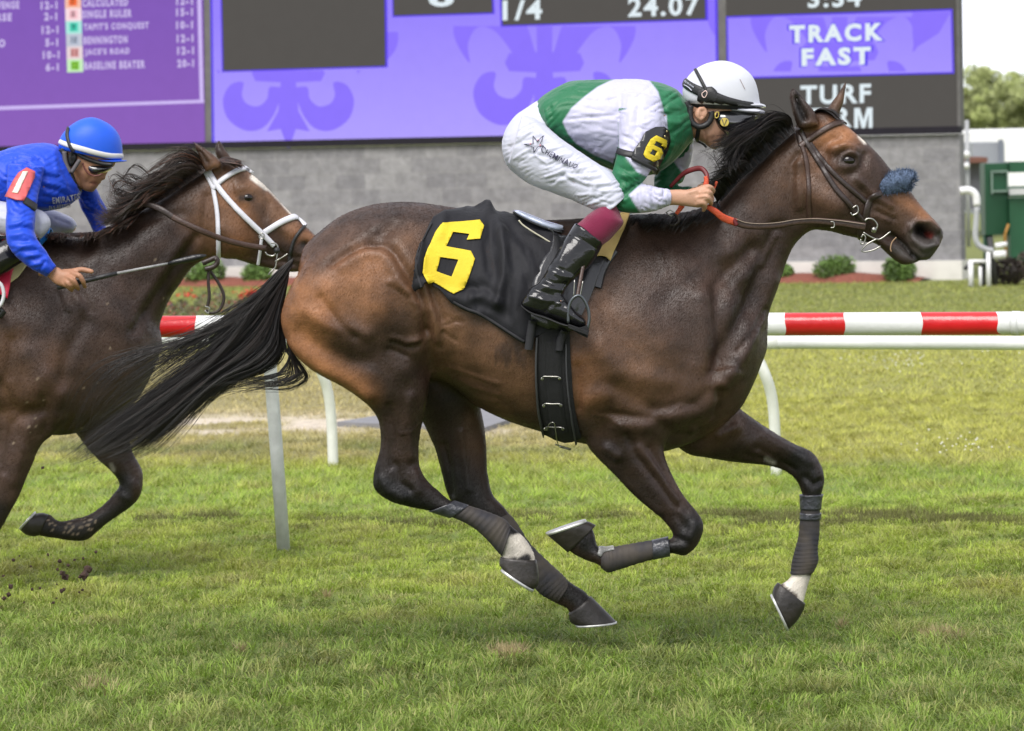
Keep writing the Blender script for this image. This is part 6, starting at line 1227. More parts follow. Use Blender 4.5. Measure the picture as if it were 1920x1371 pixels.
# breeches
br_me = build_body([loft(st(R1, PE), 13.98, 5, 30, 2.1), loft(st(R1, TN), 13.8, 5, 28, 2.1), loft(st(R1, TF), 14.2, 5, 24, 2.1)], .0045, 4, lambda x, y, V: .7)
BF = []
for k in range(17):
    t_ = k/16; x0 = 175+t_*520; y0 = 640+t_*330; L_ = 70+70*math.sin(k*1.9)**2; BF.append(((.0045 if k % 2 else -.0045), 2.6+1.2*(k % 3 == 0), R1(x0, y0+60*math.sin(k), x0+L_, y0-25-12*math.sin(k*2.3)+40*t_)))
    BF.append(((-.0035 if k % 2 else .004), 2.6, R1(x0+60, y0-60, x0+60+L_, y0-90+20*t_)))
for k in range(12): x0 = 640+k*14; BF.append((.0045 if k % 2 else -.0045, 2.4, R1(x0-40+5*k, 800+k*18, x0+60, 870+k*14)))
BF += [(-.006, 5, R1(330, 440, 420, 540, 560, 640, 700, 740)), (.004, 5, R1(300, 500, 360, 560)), (-.003, 3, R1(310, 500, 420, 590)), (.0025, 1.6, R1(400, 590, 560, 660, 720, 760, 800, 850)), (-.003, 3, R1(180, 640, 170, 740)), (.003, 8, R1(600, 780, 700, 860))]
relief(br_me, BF); organic(br_me, .001, 30, 4); br0 = br_me.copy(); crease(br_me, .0050, 9.5, -.42, None, 5, 1.0, .5, 45); crease(br_me, .003, 6.5, -.75, lambda x, y, V: np.clip((x-1030)/60, 0, 1), 6, 1.0, .5, 30)
breeches = obj('breeches', br_me, m_breech, jockey); smooth(br0, 8, 1, False); TB = bvh([br0])
m_ink = mat('dark ink', (.02, .018, .05), .6, .1, 10); m_pink = mat('faded red ink', (.55, .25, .3), .6, .1)
def drawn(T, pts, w, name, m, par, D=13.8, off=.0035, n=1): return obj(name, ribbon(T, pts, w, D, off, .0014, n), m, par)
star = R1(275, 625, 328, 622, 327, 572, 352, 610, 390, 578, 368, 625, 395, 640, 358, 642, 336, 676, 330, 640, 275, 625)
drawn(TB, [p for p in star], 1.3, 'star_emblem', m_ink, breeches, n=4) if False else obj('star_emblem', (lambda q: (lambda mb: (tube(mb, [cast(TB, a, b, 13.8, .0060)[0] for a, b in dens(q, 2)]+[cast(TB, *q[0], 13.8, .0060)[0]], .0013, 5), mb.mesh())[1])(MB()))(star[:-1]), m_ink, breeches)
for px_, py_2 in ((358, 602), (372, 632), (314, 622)): tt = R1(px_, py_2)[0]; obj('emblem_mark', ball(cast(TB, *tt, 13.8, .0060)[0], .0035, 1, .4, 1, 8), m_pink, breeches)
def surftext(s, cx, cy, wpx, hpx, ang, T, D, m, name, par, bold=.02, off=.004, arc=0.0, th=.0015):
    me = textmesh(s, 1.0, bold); V = vco(me); mn = V.min(0); mx_ = V.max(0); ca, sa = math.cos(ang), math.sin(ang)
    for i in range(len(V)):
        u = ((V[i, 0]-mn[0])/(mx_[0]-mn[0])-.5)*wpx; v = -((V[i, 1]-mn[1])/(mx_[1]-mn[1])-.5)*hpx + arc*(u/wpx*2)**2
        V[i] = cast(T, cx+u*ca-v*sa, cy+u*sa+v*ca, D, off)[0]
    setco(me, V); return obj(name, me, m, par, smooth=False)
c0 = R1(487, 714)[0]; surftext('CHEMINAUD', c0[0], c0[1], 76, 9.5, math.atan2(120, 225), TB, 13.8, m_ink, 'writing', breeches, .014, .008, -1.5)
# sock, boots
sk = lmesh(loft(st(R1, SOX), 13.7, 6, 30, 2.15)); organic(sk, .0008, 40, 2); obj('sock', sk, mat('maroon stocking', (.20, .008, .05), .85, .1, 20, .6, 500, sheen=.3), jockey)
bt = build_body([loft(st(R4, BT), 13.7, 5, 28, 2.15), loft(st(R4, FT), 13.65, 5, 26, 2.15)], .0045, 4, lambda x, y, V: .6)
relief(bt, [(-.006, 4, R4(760, 470, 820, 500, 880, 500)), (.006, 5, R4(740, 500, 800, 520, 870, 540)), (-.005, 4, R4(700, 520, 780, 550, 860, 580)), (.005, 4, R4(680, 560, 760, 580, 850, 600)), (.004, 6, R4(850, 380, 880, 300)), (-.004, 4, R4(900, 240, 1060, 330)), (.005, 5, R4(790, 430, 860, 460, 920, 470)), (-.004, 4, R4(800, 400, 860, 430)), (-.004, 3, R4(775, 640, 810, 600, 870, 580)), (.004, 8, R4(900, 620, 930, 660)), (.004, 6, R4(760, 590, 800, 640))], both=True)
organic(bt, .0016, 34, 6); boot = obj('riding_boot', bt, m_boot, jockey)
sole = lmesh(loft(st(R4, [(650, 608, 652, 618, .03), (700, 642, 702, 654, .042), (780, 668, 780, 682, .04), (860, 700, 858, 712, .043), (940, 718, 938, 728, .045), (984, 716, 984, 724, .03)]), 13.645, 5, 16, 3)); obj('sole', sole, m_rub, boot)
bt2 = lmesh(loft(st(R1, [(930, 1050, 850, 1130, .052), (880, 1120, 800, 1200, .055), (780, 1230, 690, 1310, .05), (700, 1380, 600, 1440, .045), (680, 1480, 560, 1500, .042)]), 14.3, 4, 20, 2.1)); obj('riding_boot', bt2, m_boot, jockey)
ft2 = lmesh(loft([(x1, y1, x2, y2, w, 14.36) for (x1, y1, x2, y2, w, _d) in st(R4, FT)], 14.36, 4, 18, 2.1)); obj('boot_foot', ft2, m_boot, jockey)
# armband number
plate = R1(1008, 555, 1060, 522, 1105, 518, 1140, 545, 1152, 600, 1140, 650, 1110, 700, 1065, 780, 1000, 750, 930, 700, 950, 650, 985, 600)
m_vin = mat('scuffed black vinyl', (.014, .014, .015), .3, .5, 20, .2, 60, coat=.3); 
smooth(jk0, 12, 1, False); TA = bvh([jk0]); ab = gridshape(TA, plate, [], 13.8, .0155, 4, m_vin, 'arm_number', jacket, th=.006)
TP = bvh([ab.data.copy()])
def castP(px, py): 
    dd = ray(px, py).normalized(); h = TA.ray_cast(CAM, dd); return h[0]
six2 = R1(1062, 574, 1122, 600, 1115, 640, 1085, 628, 1092, 618, 1060, 606, 1048, 630, 1082, 645, 1090, 668, 1072, 705, 1040, 728, 1000, 708, 992, 690, 1010, 640, 1032, 595)
hole2 = R1(1040, 655, 1062, 665, 1048, 695, 1024, 684)
gridshape(TA, six2, [hole2], 13.8, .0195, 3, m_yel, 'numeral_six', ab, th=.003)
strap(TA, R1(848, 665, 890, 680, 940, 690), 12, 'arm_strap', m_rub, ab, 13.8, .005, .003); strap(TA, R1(930, 712, 1000, 745, 1060, 772), 7, 'arm_strap', m_rub, ab, 13.8, .018, .003); strap(TA, R1(1062, 750, 1085, 770, 1075, 795), 7, 'arm_strap', m_rub, ab, 13.8, .006, .003)
for p in R1(1118, 545, 1108, 575): obj('rivet', ball(cast(TA, p[0], p[1], 13.8, .014)[0], .0042, 1, .5, 1, 8), mat('brass rivet', (.5, .42, .22), .4, metal=.8), ab)
# helmet
m_helm = mat('white helmet cover', (.62, .63, .69), .5, .03, 5, .05, 60, spec=.4)
HM = [(1262, 374, 1722, 392, .10), (1243, 345, 1712, 360, .108), (1240, 290, 1702, 300, .11), (1258, 232, 1685, 240, .107), (1290, 188, 1655, 192, .10), (1335, 152, 1608, 152, .086), (1385, 128, 1555, 126, .064), (1435, 115, 1515, 114, .034), (1462, 111, 1490, 111, .01)]
hm = lmesh(loft(st(R1, HM), 13.98, 6, 40, 2.1)); relief(hm, [(-.0012, 1.2, R1(1560, 130, 1545, 220, 1540, 340)), (-.001, 1.0, R1(1400, 125, 1330, 220, 1300, 330))]); helmet = obj('helmet', hm, m_helm, jockey); THm = bvh([hm])
obj('peak', lmesh(loft(st(R1, [(1520, 396, 1530, 418, .075), (1600, 398, 1606, 430, .088), (1680, 400, 1684, 440, .08), (1725, 412, 1728, 446, .055), (1742, 420, 1744, 444, .02)]), 13.98, 5, 24, 2.6)), m_helm, helmet)
obj('clear_peak', lmesh(loft(st(R1, [(1640, 372, 1642, 392, .085), (1700, 370, 1702, 396, .07), (1735, 378, 1737, 400, .04), (1745, 385, 1746, 398, .02)]), 13.98, 5, 24, 2.6)), mat('clear plastic', (.55, .55, .6), .1, .1, 10, spec=.8, coat=1), helmet)
strap(THm, R1(1248, 240, 1290, 270, 1350, 300), [16, 17, 18], 'helmet_band', m_rub, helmet, 13.98, .004, .003)
strap(THm, R1(1340, 318, 1400, 330, 1440, 350), [24, 40, 26], 'band_pad', m_rub, helmet, 13.98, .005, .004)
strap(THm, R1(1430, 330, 1500, 355, 1600, 378, 1735, 398), [20, 18, 16, 15], 'helmet_band', m_rub, helmet, 13.98, .004, .003)
strap(THm, R1(1322, 170, 1350, 220, 1385, 290), 6, 'goggle_strap', m_rub, helmet, 13.98, .006, .002)
obj('band_ring', (lambda mb: (tube(mb, [cast(THm, a, b, 13.98, .010)[0] for a, b in catmull(R1(1385, 294, 1395, 308, 1383, 332, 1370, 330, 1366, 310, 1385, 294), 3)], .0016, 6), mb.mesh())[1])(MB()), mat('pale pink ring', (.8, .6, .55), .5), helmet)
c0 = R1(1292, 258)[0]; surftext('EQUESTRIAN', c0[0], c0[1], 19, 3.2, .62, THm, 13.98, m_breech, 'band_writing', helmet, .02, .010)
drawn(THm, R1(1262, 262, 1285, 275, 1305, 295), 1.2, 'band_stripe', m_breech, helmet, 13.98, .009, 4)
drawn(THm, R1(1590, 225, 1605, 255, 1620, 285), 1.2, 'scuff_mark', mat('pale scuff', (.42, .36, .38), .8), helmet, 13.98, .0015, 4)
obj('inner_band', lmesh(loft(st(R1, [(1266, 350, 1700, 372, .098), (1268, 375, 1695, 400, .098), (1285, 398, 1680, 418, .09)]), 13.98, 4, 36, 2.1)), m_rub, helmet)
# goggles, chin harness
TS = bvh([skin]); m_lens = mat('dark lens', (.008, .008, .01), .05, 0, 5, spec=1.0, coat=1)
gg = lmesh(loft(st(R1, [(1432, 425, 1432, 500, .070), (1465, 400, 1458, 540, .088), (1540, 400, 1520, 575, .092), (1610, 400, 1590, 575, .085), (1670, 400, 1650, 540, .06), (1700, 420, 1690, 500, .03)]), 13.975, 6, 26, 2.4)); goggles = obj('goggles', gg, m_lens, jockey)
TGg = bvh([gg]); cc_ = cast(TGg, *R1(1497, 487)[0], 13.9, .002)[0]
bm = bmesh.new(); bmesh.ops.create_cone(bm, cap_ends=True, segments=20, radius1=.0155, radius2=.0145, depth=.006, matrix=Matrix.Translation(cc_) @ Matrix.Rotation(math.radians(90), 4, 'X')); me = bpy.data.meshes.new('m'); bm.to_mesh(me); bm.free(); bd = obj('goggle_badge', me, mat('gold badge', (.62, .48, .10), .35, metal=.3), goggles, smooth=False)
mb = MB(); tube(mb, [P(*p, cc_.y-.005) for p in R1(1482, 470, 1494, 508, 1510, 470)], .0016, 6); obj('badge_mark', mb.mesh(), m_ink, goggles)
flatwire(R1(1440, 430, 1460, 425, 1458, 455, 1440, 460, 1440, 430), .0018, 13.885, mat('gold badge', (.62, .48, .10), .35, metal=.3), 'strap_clip', goggles, 2)
flatwire(R1(1290, 385, 1285, 440, 1300, 490, 1345, 515, 1395, 495, 1418, 450, 1415, 420), .0105, 13.898, m_rub, 'ear_guard', helmet)
strap(TS, R1(1340, 520, 1332, 570, 1325, 620), 7, 'chin_strap', m_rub, helmet, 13.98, .004, .003); strap(TS, R1(1325, 615, 1350, 635, 1385, 634), 8, 'chin_cup', m_rub, helmet, 13.98, .005, .004)
flatwire(R1(1262, 360, 1275, 400, 1290, 440), .012, 13.91, m_rub, 'nape_pad', helmet)
# collar
flatwire(R1(1140, 420, 1200, 418, 1260, 420), .0022, 13.80, mat('dark green seam', (.01, .08, .04), .7), 'collar_seam', jacket) if False else None
def strandz(*a, **k): return strands(*a, hcol=(.034, .020, .015), **k)
# ================================================================ SECOND HORSE
D2 = 16.6; KS = .843
def mv(rows, D0=14.0):
    return [(94+(r[0]-1190)*KS, 439+(r[1]-402)*KS, 94+(r[2]-1190)*KS, 439+(r[3]-402)*KS, r[4])+((D2+(r[5]-D0),) if len(r) > 5 else ())+tuple(r[6:7]) for r in rows]
def mvp(p): return [(94+(a-1190)*KS, 439+(b-402)*KS) for a, b in p]
T2 = [list(r) for r in mv(H1_torso)]
N2 = [(60, 445, 240, 740, .17), (94, 441, 288, 655, .175), (150, 448, 302, 600, .16), (215, 418, 318, 562, .135), (268, 390, 334, 538, .12), (318, 358, 350, 514, .105), (352, 336, 366, 497, .09), (380, 320, 392, 484, .082), (398, 314, 410, 478, .075)]
HD2 = [(388, 318, 392, 380, .045), (404, 306, 388, 436, .06), (424, 302, 396, 472, .082), (446, 308, 418, 484, .098), (466, 322, 444, 486, .102), (490, 342, 470, 488, .088), (512, 364, 494, 491, .074), (530, 384, 514, 493, .063), (549, 403, 528, 494, .055), (570, 421, 545, 497, .052), (590, 441, 566, 500, .055), (606, 456, 590, 502, .05), (616, 470, 606, 500, .035)]
J2 = [(455, 470, 450, 488, .05), (485, 478, 484, 498, .045), (515, 485, 512, 504, .04), (545, 492, 542, 510, .038), (570, 496, 568, 508, .025)]
FO2 = [(20, 640, 200, 700, .10, 16.45), (-10, 740, 150, 770, .09, 16.45), (-20, 800, 100, 815, .075, 16.45), (-12, 836, 76, 838, .066, 16.45), (-28, 876, 57, 880, .056, 16.45), (-44, 920, 36, 930, .048, 16.45), (-62, 965, 12, 975, .042, 16.45), (-78, 1000, -8, 1010, .042, 16.45), (-90, 1040, -30, 1045, .034, 16.45), (-110, 1090, -62, 1100, .03, 16.45), (-130, 1140, -84, 1152, .034, 16.45), (-140, 1165, -96, 1180, .034, 16.45)]
FF2 = [(110, 720, 250, 690, .09, 16.72), (130, 790, 250, 770, .075, 16.72), (158, 835, 243, 820, .062, 16.72), (184, 862, 250, 848, .05, 16.72), (205, 880, 266, 880, .044, 16.72), (222, 900, 268, 902, .043, 16.72), (224, 912, 262, 930, .042, 16.72), (215, 924, 246, 950, .038, 16.72), (196, 944, 222, 968, .03, 16.72), (165, 965, 196, 986, .029, 16.72), (136, 974, 164, 1012, .033, 16.72), (118, 978, 136, 1014, .033, 16.72), (104, 975, 104, 1010, .030, 16.72), (96, 966, 78, 1006, .036, 16.72), (90, 964, 70, 1002, .036, 16.72)]
E2 = [loft(st(R3, [(1190, 385, 1300, 340, .028), (1165, 310, 1275, 310, .03), (1140, 260, 1225, 270, .022), (1122, 215, 1160, 222, .012), (1112, 186, 1120, 190, .004)]), 16.52, 5, 14, 2), loft(st(R3, [(1265, 310, 1360, 320, .028), (1248, 265, 1330, 280, .03), (1250, 225, 1300, 235, .02), (1262, 195, 1282, 198, .006)]), 16.66, 5, 14, 2)]
shr = lambda rows: [(r[0]-max(0, r[1]-640)*.95, r[1], r[2]-max(0, r[3]-640)*.95, r[3])+tuple(r[4:]) for r in rows]
hind = [loft(shr(mv(H1_thigh)), D2, 4, 24, 2.1), loft(shr(mv(H1_fhind)), D2, 4, 24, 2.1)]
body2 = build_body([loft(T2, D2, 4, 34, 2.15), loft(N2, D2, 5, 30, 2.1), loft(HD2, D2, 5, 30, 2.5), loft(J2, D2, 4, 18, 2.2), loft(FO2, D2, 5, 24, 2.1), loft(FF2, D2, 5, 24, 2.1)]+E2+hind, .0095, 10, lambda x, y, V: np.where((x > 380) | (y > 860), .25, .8))
shou = lambda L: [(a, r*KS, mvp(p)) for a, r, p in L]
S2_ = [(.010, 26, R5(60, 60, 200, 40)), (-.012, 14, R5(420, 60, 330, 220, 300, 380)), (.008, 16, R5(230, 330, 300, 400)), (-.014, 14, R5(0, 380, 100, 520, 200, 500)), (.014, 26, R5(80, 460, 160, 430)), (-.010, 9, R5(210, 440, 240, 540, 210, 620)), (.010, 16, R5(300, 420, 280, 520)), (-.008, 10, R5(60, 160, 40, 330)), (.010, 26, R5(140, 230, 200, 330)),
  (-.009, 7, R5(60, 560, 40, 680, 20, 800)), (.007, 9, R5(140, 590, 110, 720, 70, 850)), (-.006, 7, R5(0, 600, 0, 760)), (.003, 4, R5(80, 640, 120, 700)),
  (-.014, 10, R3(1140, 760, 1000, 960, 860, 1180, 780, 1300)), (.009, 12, R3(1080, 760, 940, 960, 800, 1160)), (-.009, 10, R3(700, 720, 900, 640, 1050, 620)), (.008, 24, R3(820, 820, 700, 900)), (-.009, 9, R3(460, 1080, 520, 1180)), (.008, 8, R3(430, 1060, 480, 1160)), (-.006, 5, R3(330, 1080, 370, 1200)), (.006, 5, R3(360, 1060, 400, 1180)), (-.008, 14, R3(540, 740, 420, 900)), (.007, 16, R3(620, 760, 540, 900)),
  (-.010, 7, R3(1200, 520, 1180, 700, 1210, 860)), (.010, 20, R3(1290, 720, 1380, 780)), (.008, 8, R3(1380, 480, 1440, 460, 1510, 490)), (-.006, 7, R3(1360, 560, 1430, 600)), (-.007, 8, R3(1560, 560, 1540, 640)), (.005, 8, R3(1620, 700, 1700, 740)), (-.005, 6, R3(1340, 440, 1360, 520)), (-.02, 8, R3(1780, 800, 1800, 820)), (-.006, 3.5, R3(1600, 830, 1680, 870, 1780, 880)), (-.012, 5, R3(1155, 260, 1200, 320)),
  (-.005, 5, R5(620, 740, 660, 840)), (.005, 6, R5(560, 900, 640, 940)), (.006, 8, R5(660, 850, 690, 900))]
relief(body2, S2_); organic(body2, .002, 14, 9)
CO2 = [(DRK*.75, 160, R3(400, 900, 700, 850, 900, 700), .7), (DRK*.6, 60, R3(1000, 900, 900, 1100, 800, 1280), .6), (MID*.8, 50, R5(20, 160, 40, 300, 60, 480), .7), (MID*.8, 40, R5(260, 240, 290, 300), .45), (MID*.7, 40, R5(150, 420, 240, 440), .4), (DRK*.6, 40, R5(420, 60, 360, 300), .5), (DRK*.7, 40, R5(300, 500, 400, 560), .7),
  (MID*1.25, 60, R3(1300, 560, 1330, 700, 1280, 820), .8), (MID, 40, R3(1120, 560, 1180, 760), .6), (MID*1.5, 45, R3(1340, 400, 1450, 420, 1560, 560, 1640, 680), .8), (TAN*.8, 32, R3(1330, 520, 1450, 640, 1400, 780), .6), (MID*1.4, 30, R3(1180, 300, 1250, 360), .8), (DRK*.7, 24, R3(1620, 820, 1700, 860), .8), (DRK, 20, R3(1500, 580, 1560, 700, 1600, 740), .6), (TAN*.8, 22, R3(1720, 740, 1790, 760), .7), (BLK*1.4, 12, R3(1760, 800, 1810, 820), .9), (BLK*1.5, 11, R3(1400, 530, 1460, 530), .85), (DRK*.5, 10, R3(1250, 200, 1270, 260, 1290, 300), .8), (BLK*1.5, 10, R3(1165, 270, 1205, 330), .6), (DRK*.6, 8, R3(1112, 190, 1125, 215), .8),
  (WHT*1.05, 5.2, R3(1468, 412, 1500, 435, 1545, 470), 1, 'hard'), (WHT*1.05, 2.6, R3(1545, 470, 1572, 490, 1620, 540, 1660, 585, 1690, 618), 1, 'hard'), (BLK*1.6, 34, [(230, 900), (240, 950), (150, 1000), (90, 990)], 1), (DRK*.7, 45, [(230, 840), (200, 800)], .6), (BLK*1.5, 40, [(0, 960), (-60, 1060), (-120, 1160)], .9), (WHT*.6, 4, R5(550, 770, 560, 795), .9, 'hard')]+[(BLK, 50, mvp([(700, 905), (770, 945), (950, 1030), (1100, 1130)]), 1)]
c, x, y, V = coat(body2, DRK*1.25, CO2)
# specks of thrown turf on coat and foreleg
rs = np.random.default_rng(4)
for (cx, cy, sx, sy, n_, r_) in ((150, 640, 90, 120, 34, 1.3), (130, 985, 60, 16, 46, 2.1), (300, 520, 60, 60, 18, 1.2), (60, 800, 40, 60, 20, 1.5)):
    for i in range(n_):
        a, b_ = rs.normal(cx, sx*.6), rs.normal(cy, sy*.6); w = (np.hypot((x-a)/rs.uniform(.8, 1.6), y-b_) < r_*.75*rs.uniform(.6, 1.4))*1.0; c = c*(1-.7*w[:, None])+np.array((.30, .23, .16))*.7*w[:, None]
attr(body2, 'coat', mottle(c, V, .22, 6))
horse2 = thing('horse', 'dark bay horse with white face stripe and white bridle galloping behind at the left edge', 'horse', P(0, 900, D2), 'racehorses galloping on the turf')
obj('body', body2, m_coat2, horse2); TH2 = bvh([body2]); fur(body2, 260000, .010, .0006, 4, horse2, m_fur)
eyeball(*R3(1440, 528)[0], .0235, horse2, TH2, D2, .5)
hoof(horse2, [(92, 965, 74, 1004, .037), (82, 962, 62, 1006, .042), (74, 962, 48, 1002, .046), (68, 963, 39, 994, .047)], (-3, -4), 16.72)
hoof(horse2, [(-140, 1165, -96, 1180, .037), (-146, 1185, -98, 1195, .042), (-152, 1205, -96, 1210, .046), (-156, 1214, -92, 1216, .047)], (0, 4), 16.45)
for rows, D_ in (([(938, 1045, 1006, 1050, .038), (936, 1056, 1010, 1075, .042), (942, 1066, 1001, 1105, .047)], 16.48), ([(1066, 1150, 1108, 1118, .037), (1068, 1164, 1128, 1138, .042), (1080, 1172, 1155, 1165, .048)], 16.73)): hoof(horse2, shr(mv(rows)), (0, 4), D_)
# its mane: curling dark brown locks
MG2 = [[(386, 314, 16.56), (372, 292, 16.52), (352, 282, 16.5), (330, 290, 16.5), (300, 318, 16.48), (276, 340, 16.48)],
       [(378, 324, 16.56), (355, 312, 16.5), (325, 318, 16.48), (295, 335, 16.47), (268, 350, 16.46), (250, 345, 16.46)],
       [(350, 340, 16.55), (325, 335, 16.48), (290, 345, 16.46), (262, 358, 16.45), (240, 362, 16.45), (222, 345, 16.46)],
       [(318, 360, 16.54), (292, 358, 16.47), (262, 366, 16.45), (238, 378, 16.44), (215, 380, 16.44), (200, 355, 16.46)],
       [(285, 380, 16.53), (262, 378, 16.46), (240, 388, 16.44), (218, 402, 16.43), (205, 398, 16.44), (198, 372, 16.46)],
       [(255, 398, 16.53), (238, 398, 16.46), (222, 410, 16.44), (208, 420, 16.43), (192, 422, 16.43), (178, 430, 16.43)]]
me = strandz(MG2, 1500, 16.5, .0012, 31, 12, 9, 8, .03, (.6, 1)); mane2 = obj('mane', me, m_hair2, horse2)
me = strandz([[(268, 396, 16.56), (250, 408, 16.45), (230, 422, 16.42)], [(228, 420, 16.56), (212, 428, 16.44), (196, 440, 16.41)], [(180, 436, 16.58), (170, 440, 16.44), (160, 452, 16.40)], [(130, 438, 16.6), (126, 440, 16.44), (120, 452, 16.40)], [(88, 440, 16.6), (88, 440, 16.44), (90, 448, 16.4)]], 900, 16.5, .0017, 32, 8, 3, 2, .02)
obj('withers_mane', me, m_hair2, mane2)
me = strandz([[(385, 322, 16.52), (372, 308, 16.54), (358, 306, 16.55)], [(325, 362, 16.51), (308, 346, 16.53), (294, 346, 16.54)], [(272, 392, 16.50), (258, 378, 16.52), (246, 380, 16.53)], [(225, 426, 16.48), (212, 414, 16.50), (202, 414, 16.51)]], 1100, 16.52, .0013, 37, 7, 4, 2, .012, (.6, 1)); obj("crest_hair", me, m_hair2, mane2)
me = strandz([[(330, 345, 16.5), (290, 300, 16.46), (270, 310, 16.46), (265, 335, 16.46)], [(290, 370, 16.5), (240, 340, 16.46), (222, 338, 16.46), (216, 362, 16.46)], [(260, 390, 16.5), (215, 370, 16.46), (200, 350, 16.46), (195, 380, 16.46)]], 80, 16.5, .0012, 33, 12, 10, 12, .03); obj('loose_hair', me, m_hair2, mane2)
me = strandz([[(408, 300, 16.6), (425, 296, 16.55), (445, 302, 16.52), (458, 310, 16.5)], [(414, 304, 16.5), (430, 306, 16.48), (448, 310, 16.48), (456, 316, 16.48)]], 220, 16.55, .0016, 34, 8, 3, 2, .012); obj('forelock', me, m_hair2, mane2)
me = strandz([[(a-10*i, b_+6*i) for a, b_ in mvp([(550, 484), (488, 545), (385, 648), (232, 738), (120, 868)])] for i in (0, 2, 4)], 500, 16.6, .002, 35, 9, 6, 5, .05); obj('tail', me, m_hair2, horse2)
# white bridle
m_wb = mat('white synthetic strap', (.62, .62, .67), .45, .06, 20, .1, 60)
br2 = obj('bridle', ribbon(TH2, R3(1188, 368, 1215, 420, 1245, 480), 9.5, D2, .005, .004), m_wb, horse2)
S2b = lambda pts, w, nm, m=None, off=.007: obj(nm, ribbon(TH2, pts, w, D2, off, .004), m or m_wb, br2)
S2b(R3(1240, 478, 1290, 430, 1360, 385, 1420, 365, 1470, 382), 9, 'browband', None, .010); S2b(R3(1240, 478, 1262, 600, 1270, 720, 1272, 870), 8, 'throat_strap'); S2b(R3(1215, 380, 1280, 480, 1370, 590, 1450, 670, 1530, 745, 1590, 805), 10, 'cheek_strap', None, .011)
S2b(R3(1535, 730, 1600, 690, 1670, 655, 1735, 645, 1775, 690), 11, 'noseband', None, .008); S2b(R3(1520, 745, 1512, 820, 1500, 910), 6, 'chin_strap'); S2b(R3(1770, 690, 1715, 760, 1690, 830, 1680, 900), 6, 'lip_strap', m_rub)
Y2 = D2-.115
flatwire(R3(1575, 790, 1605, 800, 1612, 830, 1590, 865, 1555, 862, 1540, 845), .0035, Y2, m_steel, 'bit_ring', br2); flatwire(R3(1610, 850, 1600, 930, 1570, 960, 1560, 980), .003, Y2, m_steel, 'bit_lever', br2); flatwire(R3(1595, 900, 1640, 875, 1670, 855), .0028, Y2, m_steel, 'bit_lever', br2)
flatwire(R3(1505, 748, 1520, 735, 1535, 745, 1528, 765, 1508, 765, 1505, 748), .0025, Y2-.01, m_steel, 'cheek_buckle', br2); obj('bit_joint', ball(P(*R3(1608, 835)[0], Y2-.01), .013), m_rub, br2)
rn = reinribbon([p+(Y,) for p, Y in zip(R3(1545, 825, 1400, 798, 1280, 765, 1180, 725, 1080, 680, 1000, 640), (16.46, 16.44, 16.42, 16.40, 16.40, 16.41))], [11, 11, 11, 11, 11, 12], 16.42, m_lea, 'rein', br2)
reinribbon([p+(Y,) for p, Y in zip(R3(1010, 645, 940, 600, 880, 575, 830, 568), (16.41, 16.42, 16.44, 16.46))], [12, 12, 11, 10], 16.42, m_lead, 'rein_grip', rn)
# neck strap and its hanging loop
nl = thing('neck_strap', 'black leather strap end hanging in a loop below the second horse\'s throat', 'strap', P(390, 500, 16.45))
reinribbon(R3(1175, 910, 1210, 895, 1250, 880, 1262, 905, 1240, 930, 1190, 945), 10, 16.40, m_lead, 'knot', nl, .008); reinribbon(R3(1212, 945, 1210, 1020, 1215, 1100, 1205, 1165), 6, 16.41, m_lead, 'hanging_end', nl); reinribbon(R3(1215, 950, 1260, 1010, 1295, 1080, 1298, 1130, 1270, 1185, 1220, 1200, 1195, 1180), 6, 16.43, m_lead, 'loop', nl)
flatwire(R3(1190, 1160, 1215, 1170, 1210, 1200, 1188, 1185), .003, 16.40, m_steel, 'buckle', nl)
# saddle pieces seen at the frame edge
sad2 = thing('racing_saddle', 'saddle of the second horse with blue, red and cream pads at the left edge', 'saddle', P(0, 470, D2))
obj('seat', lmesh(loft([(-150, 425, -150, 445, .06), (-80, 432, -80, 462, .12), (-10, 442, -10, 472, .12), (50, 440, 50, 468, .08)], D2, 5, 24, 2.4)), m_sad, sad2)
dr = lambda rows, off, m, nm: obj(nm, drape(TH2, rows, D2, off, .006, 4, 4, (), True), m, sad2)
dr([R3(230, 740, 270, 720, 290, 735), R3(190, 770, 240, 770, 280, 790), R3(150, 850, 200, 850, 240, 830)], .03, mat('bright blue pad', (.01, .22, .68), .6), 'blue_pad')
dr([R3(80, 830, 150, 840, 190, 860), R3(60, 930, 110, 940, 160, 935), R3(35, 1050, 60, 1040, 100, 1010)], .034, mat('cream foam pad', (.52, .47, .24), .7), 'cream_pad')
dr([R3(20, 820, 80, 835, 122, 880), R3(-30, 900, 20, 940, 75, 968), R3(-50, 1000, 10, 1020, 55, 1050), R3(-60, 1100, 0, 1110, 40, 1135)], .046, mat('red saddle flap', (.55, .012, .05), .5), 'red_flap')
flatwire(R3(-20, 1010, 10, 1040, 22, 1090, 10, 1140, -15, 1170), .0075, 16.24, mat('white stirrup', (.6, .6, .62), .35), 'stirrup', sad2)
flatwire(R3(-10, 1215, 10, 1190, 20, 1180), .018, 16.26, m_rub, 'stirrup_tread', sad2)
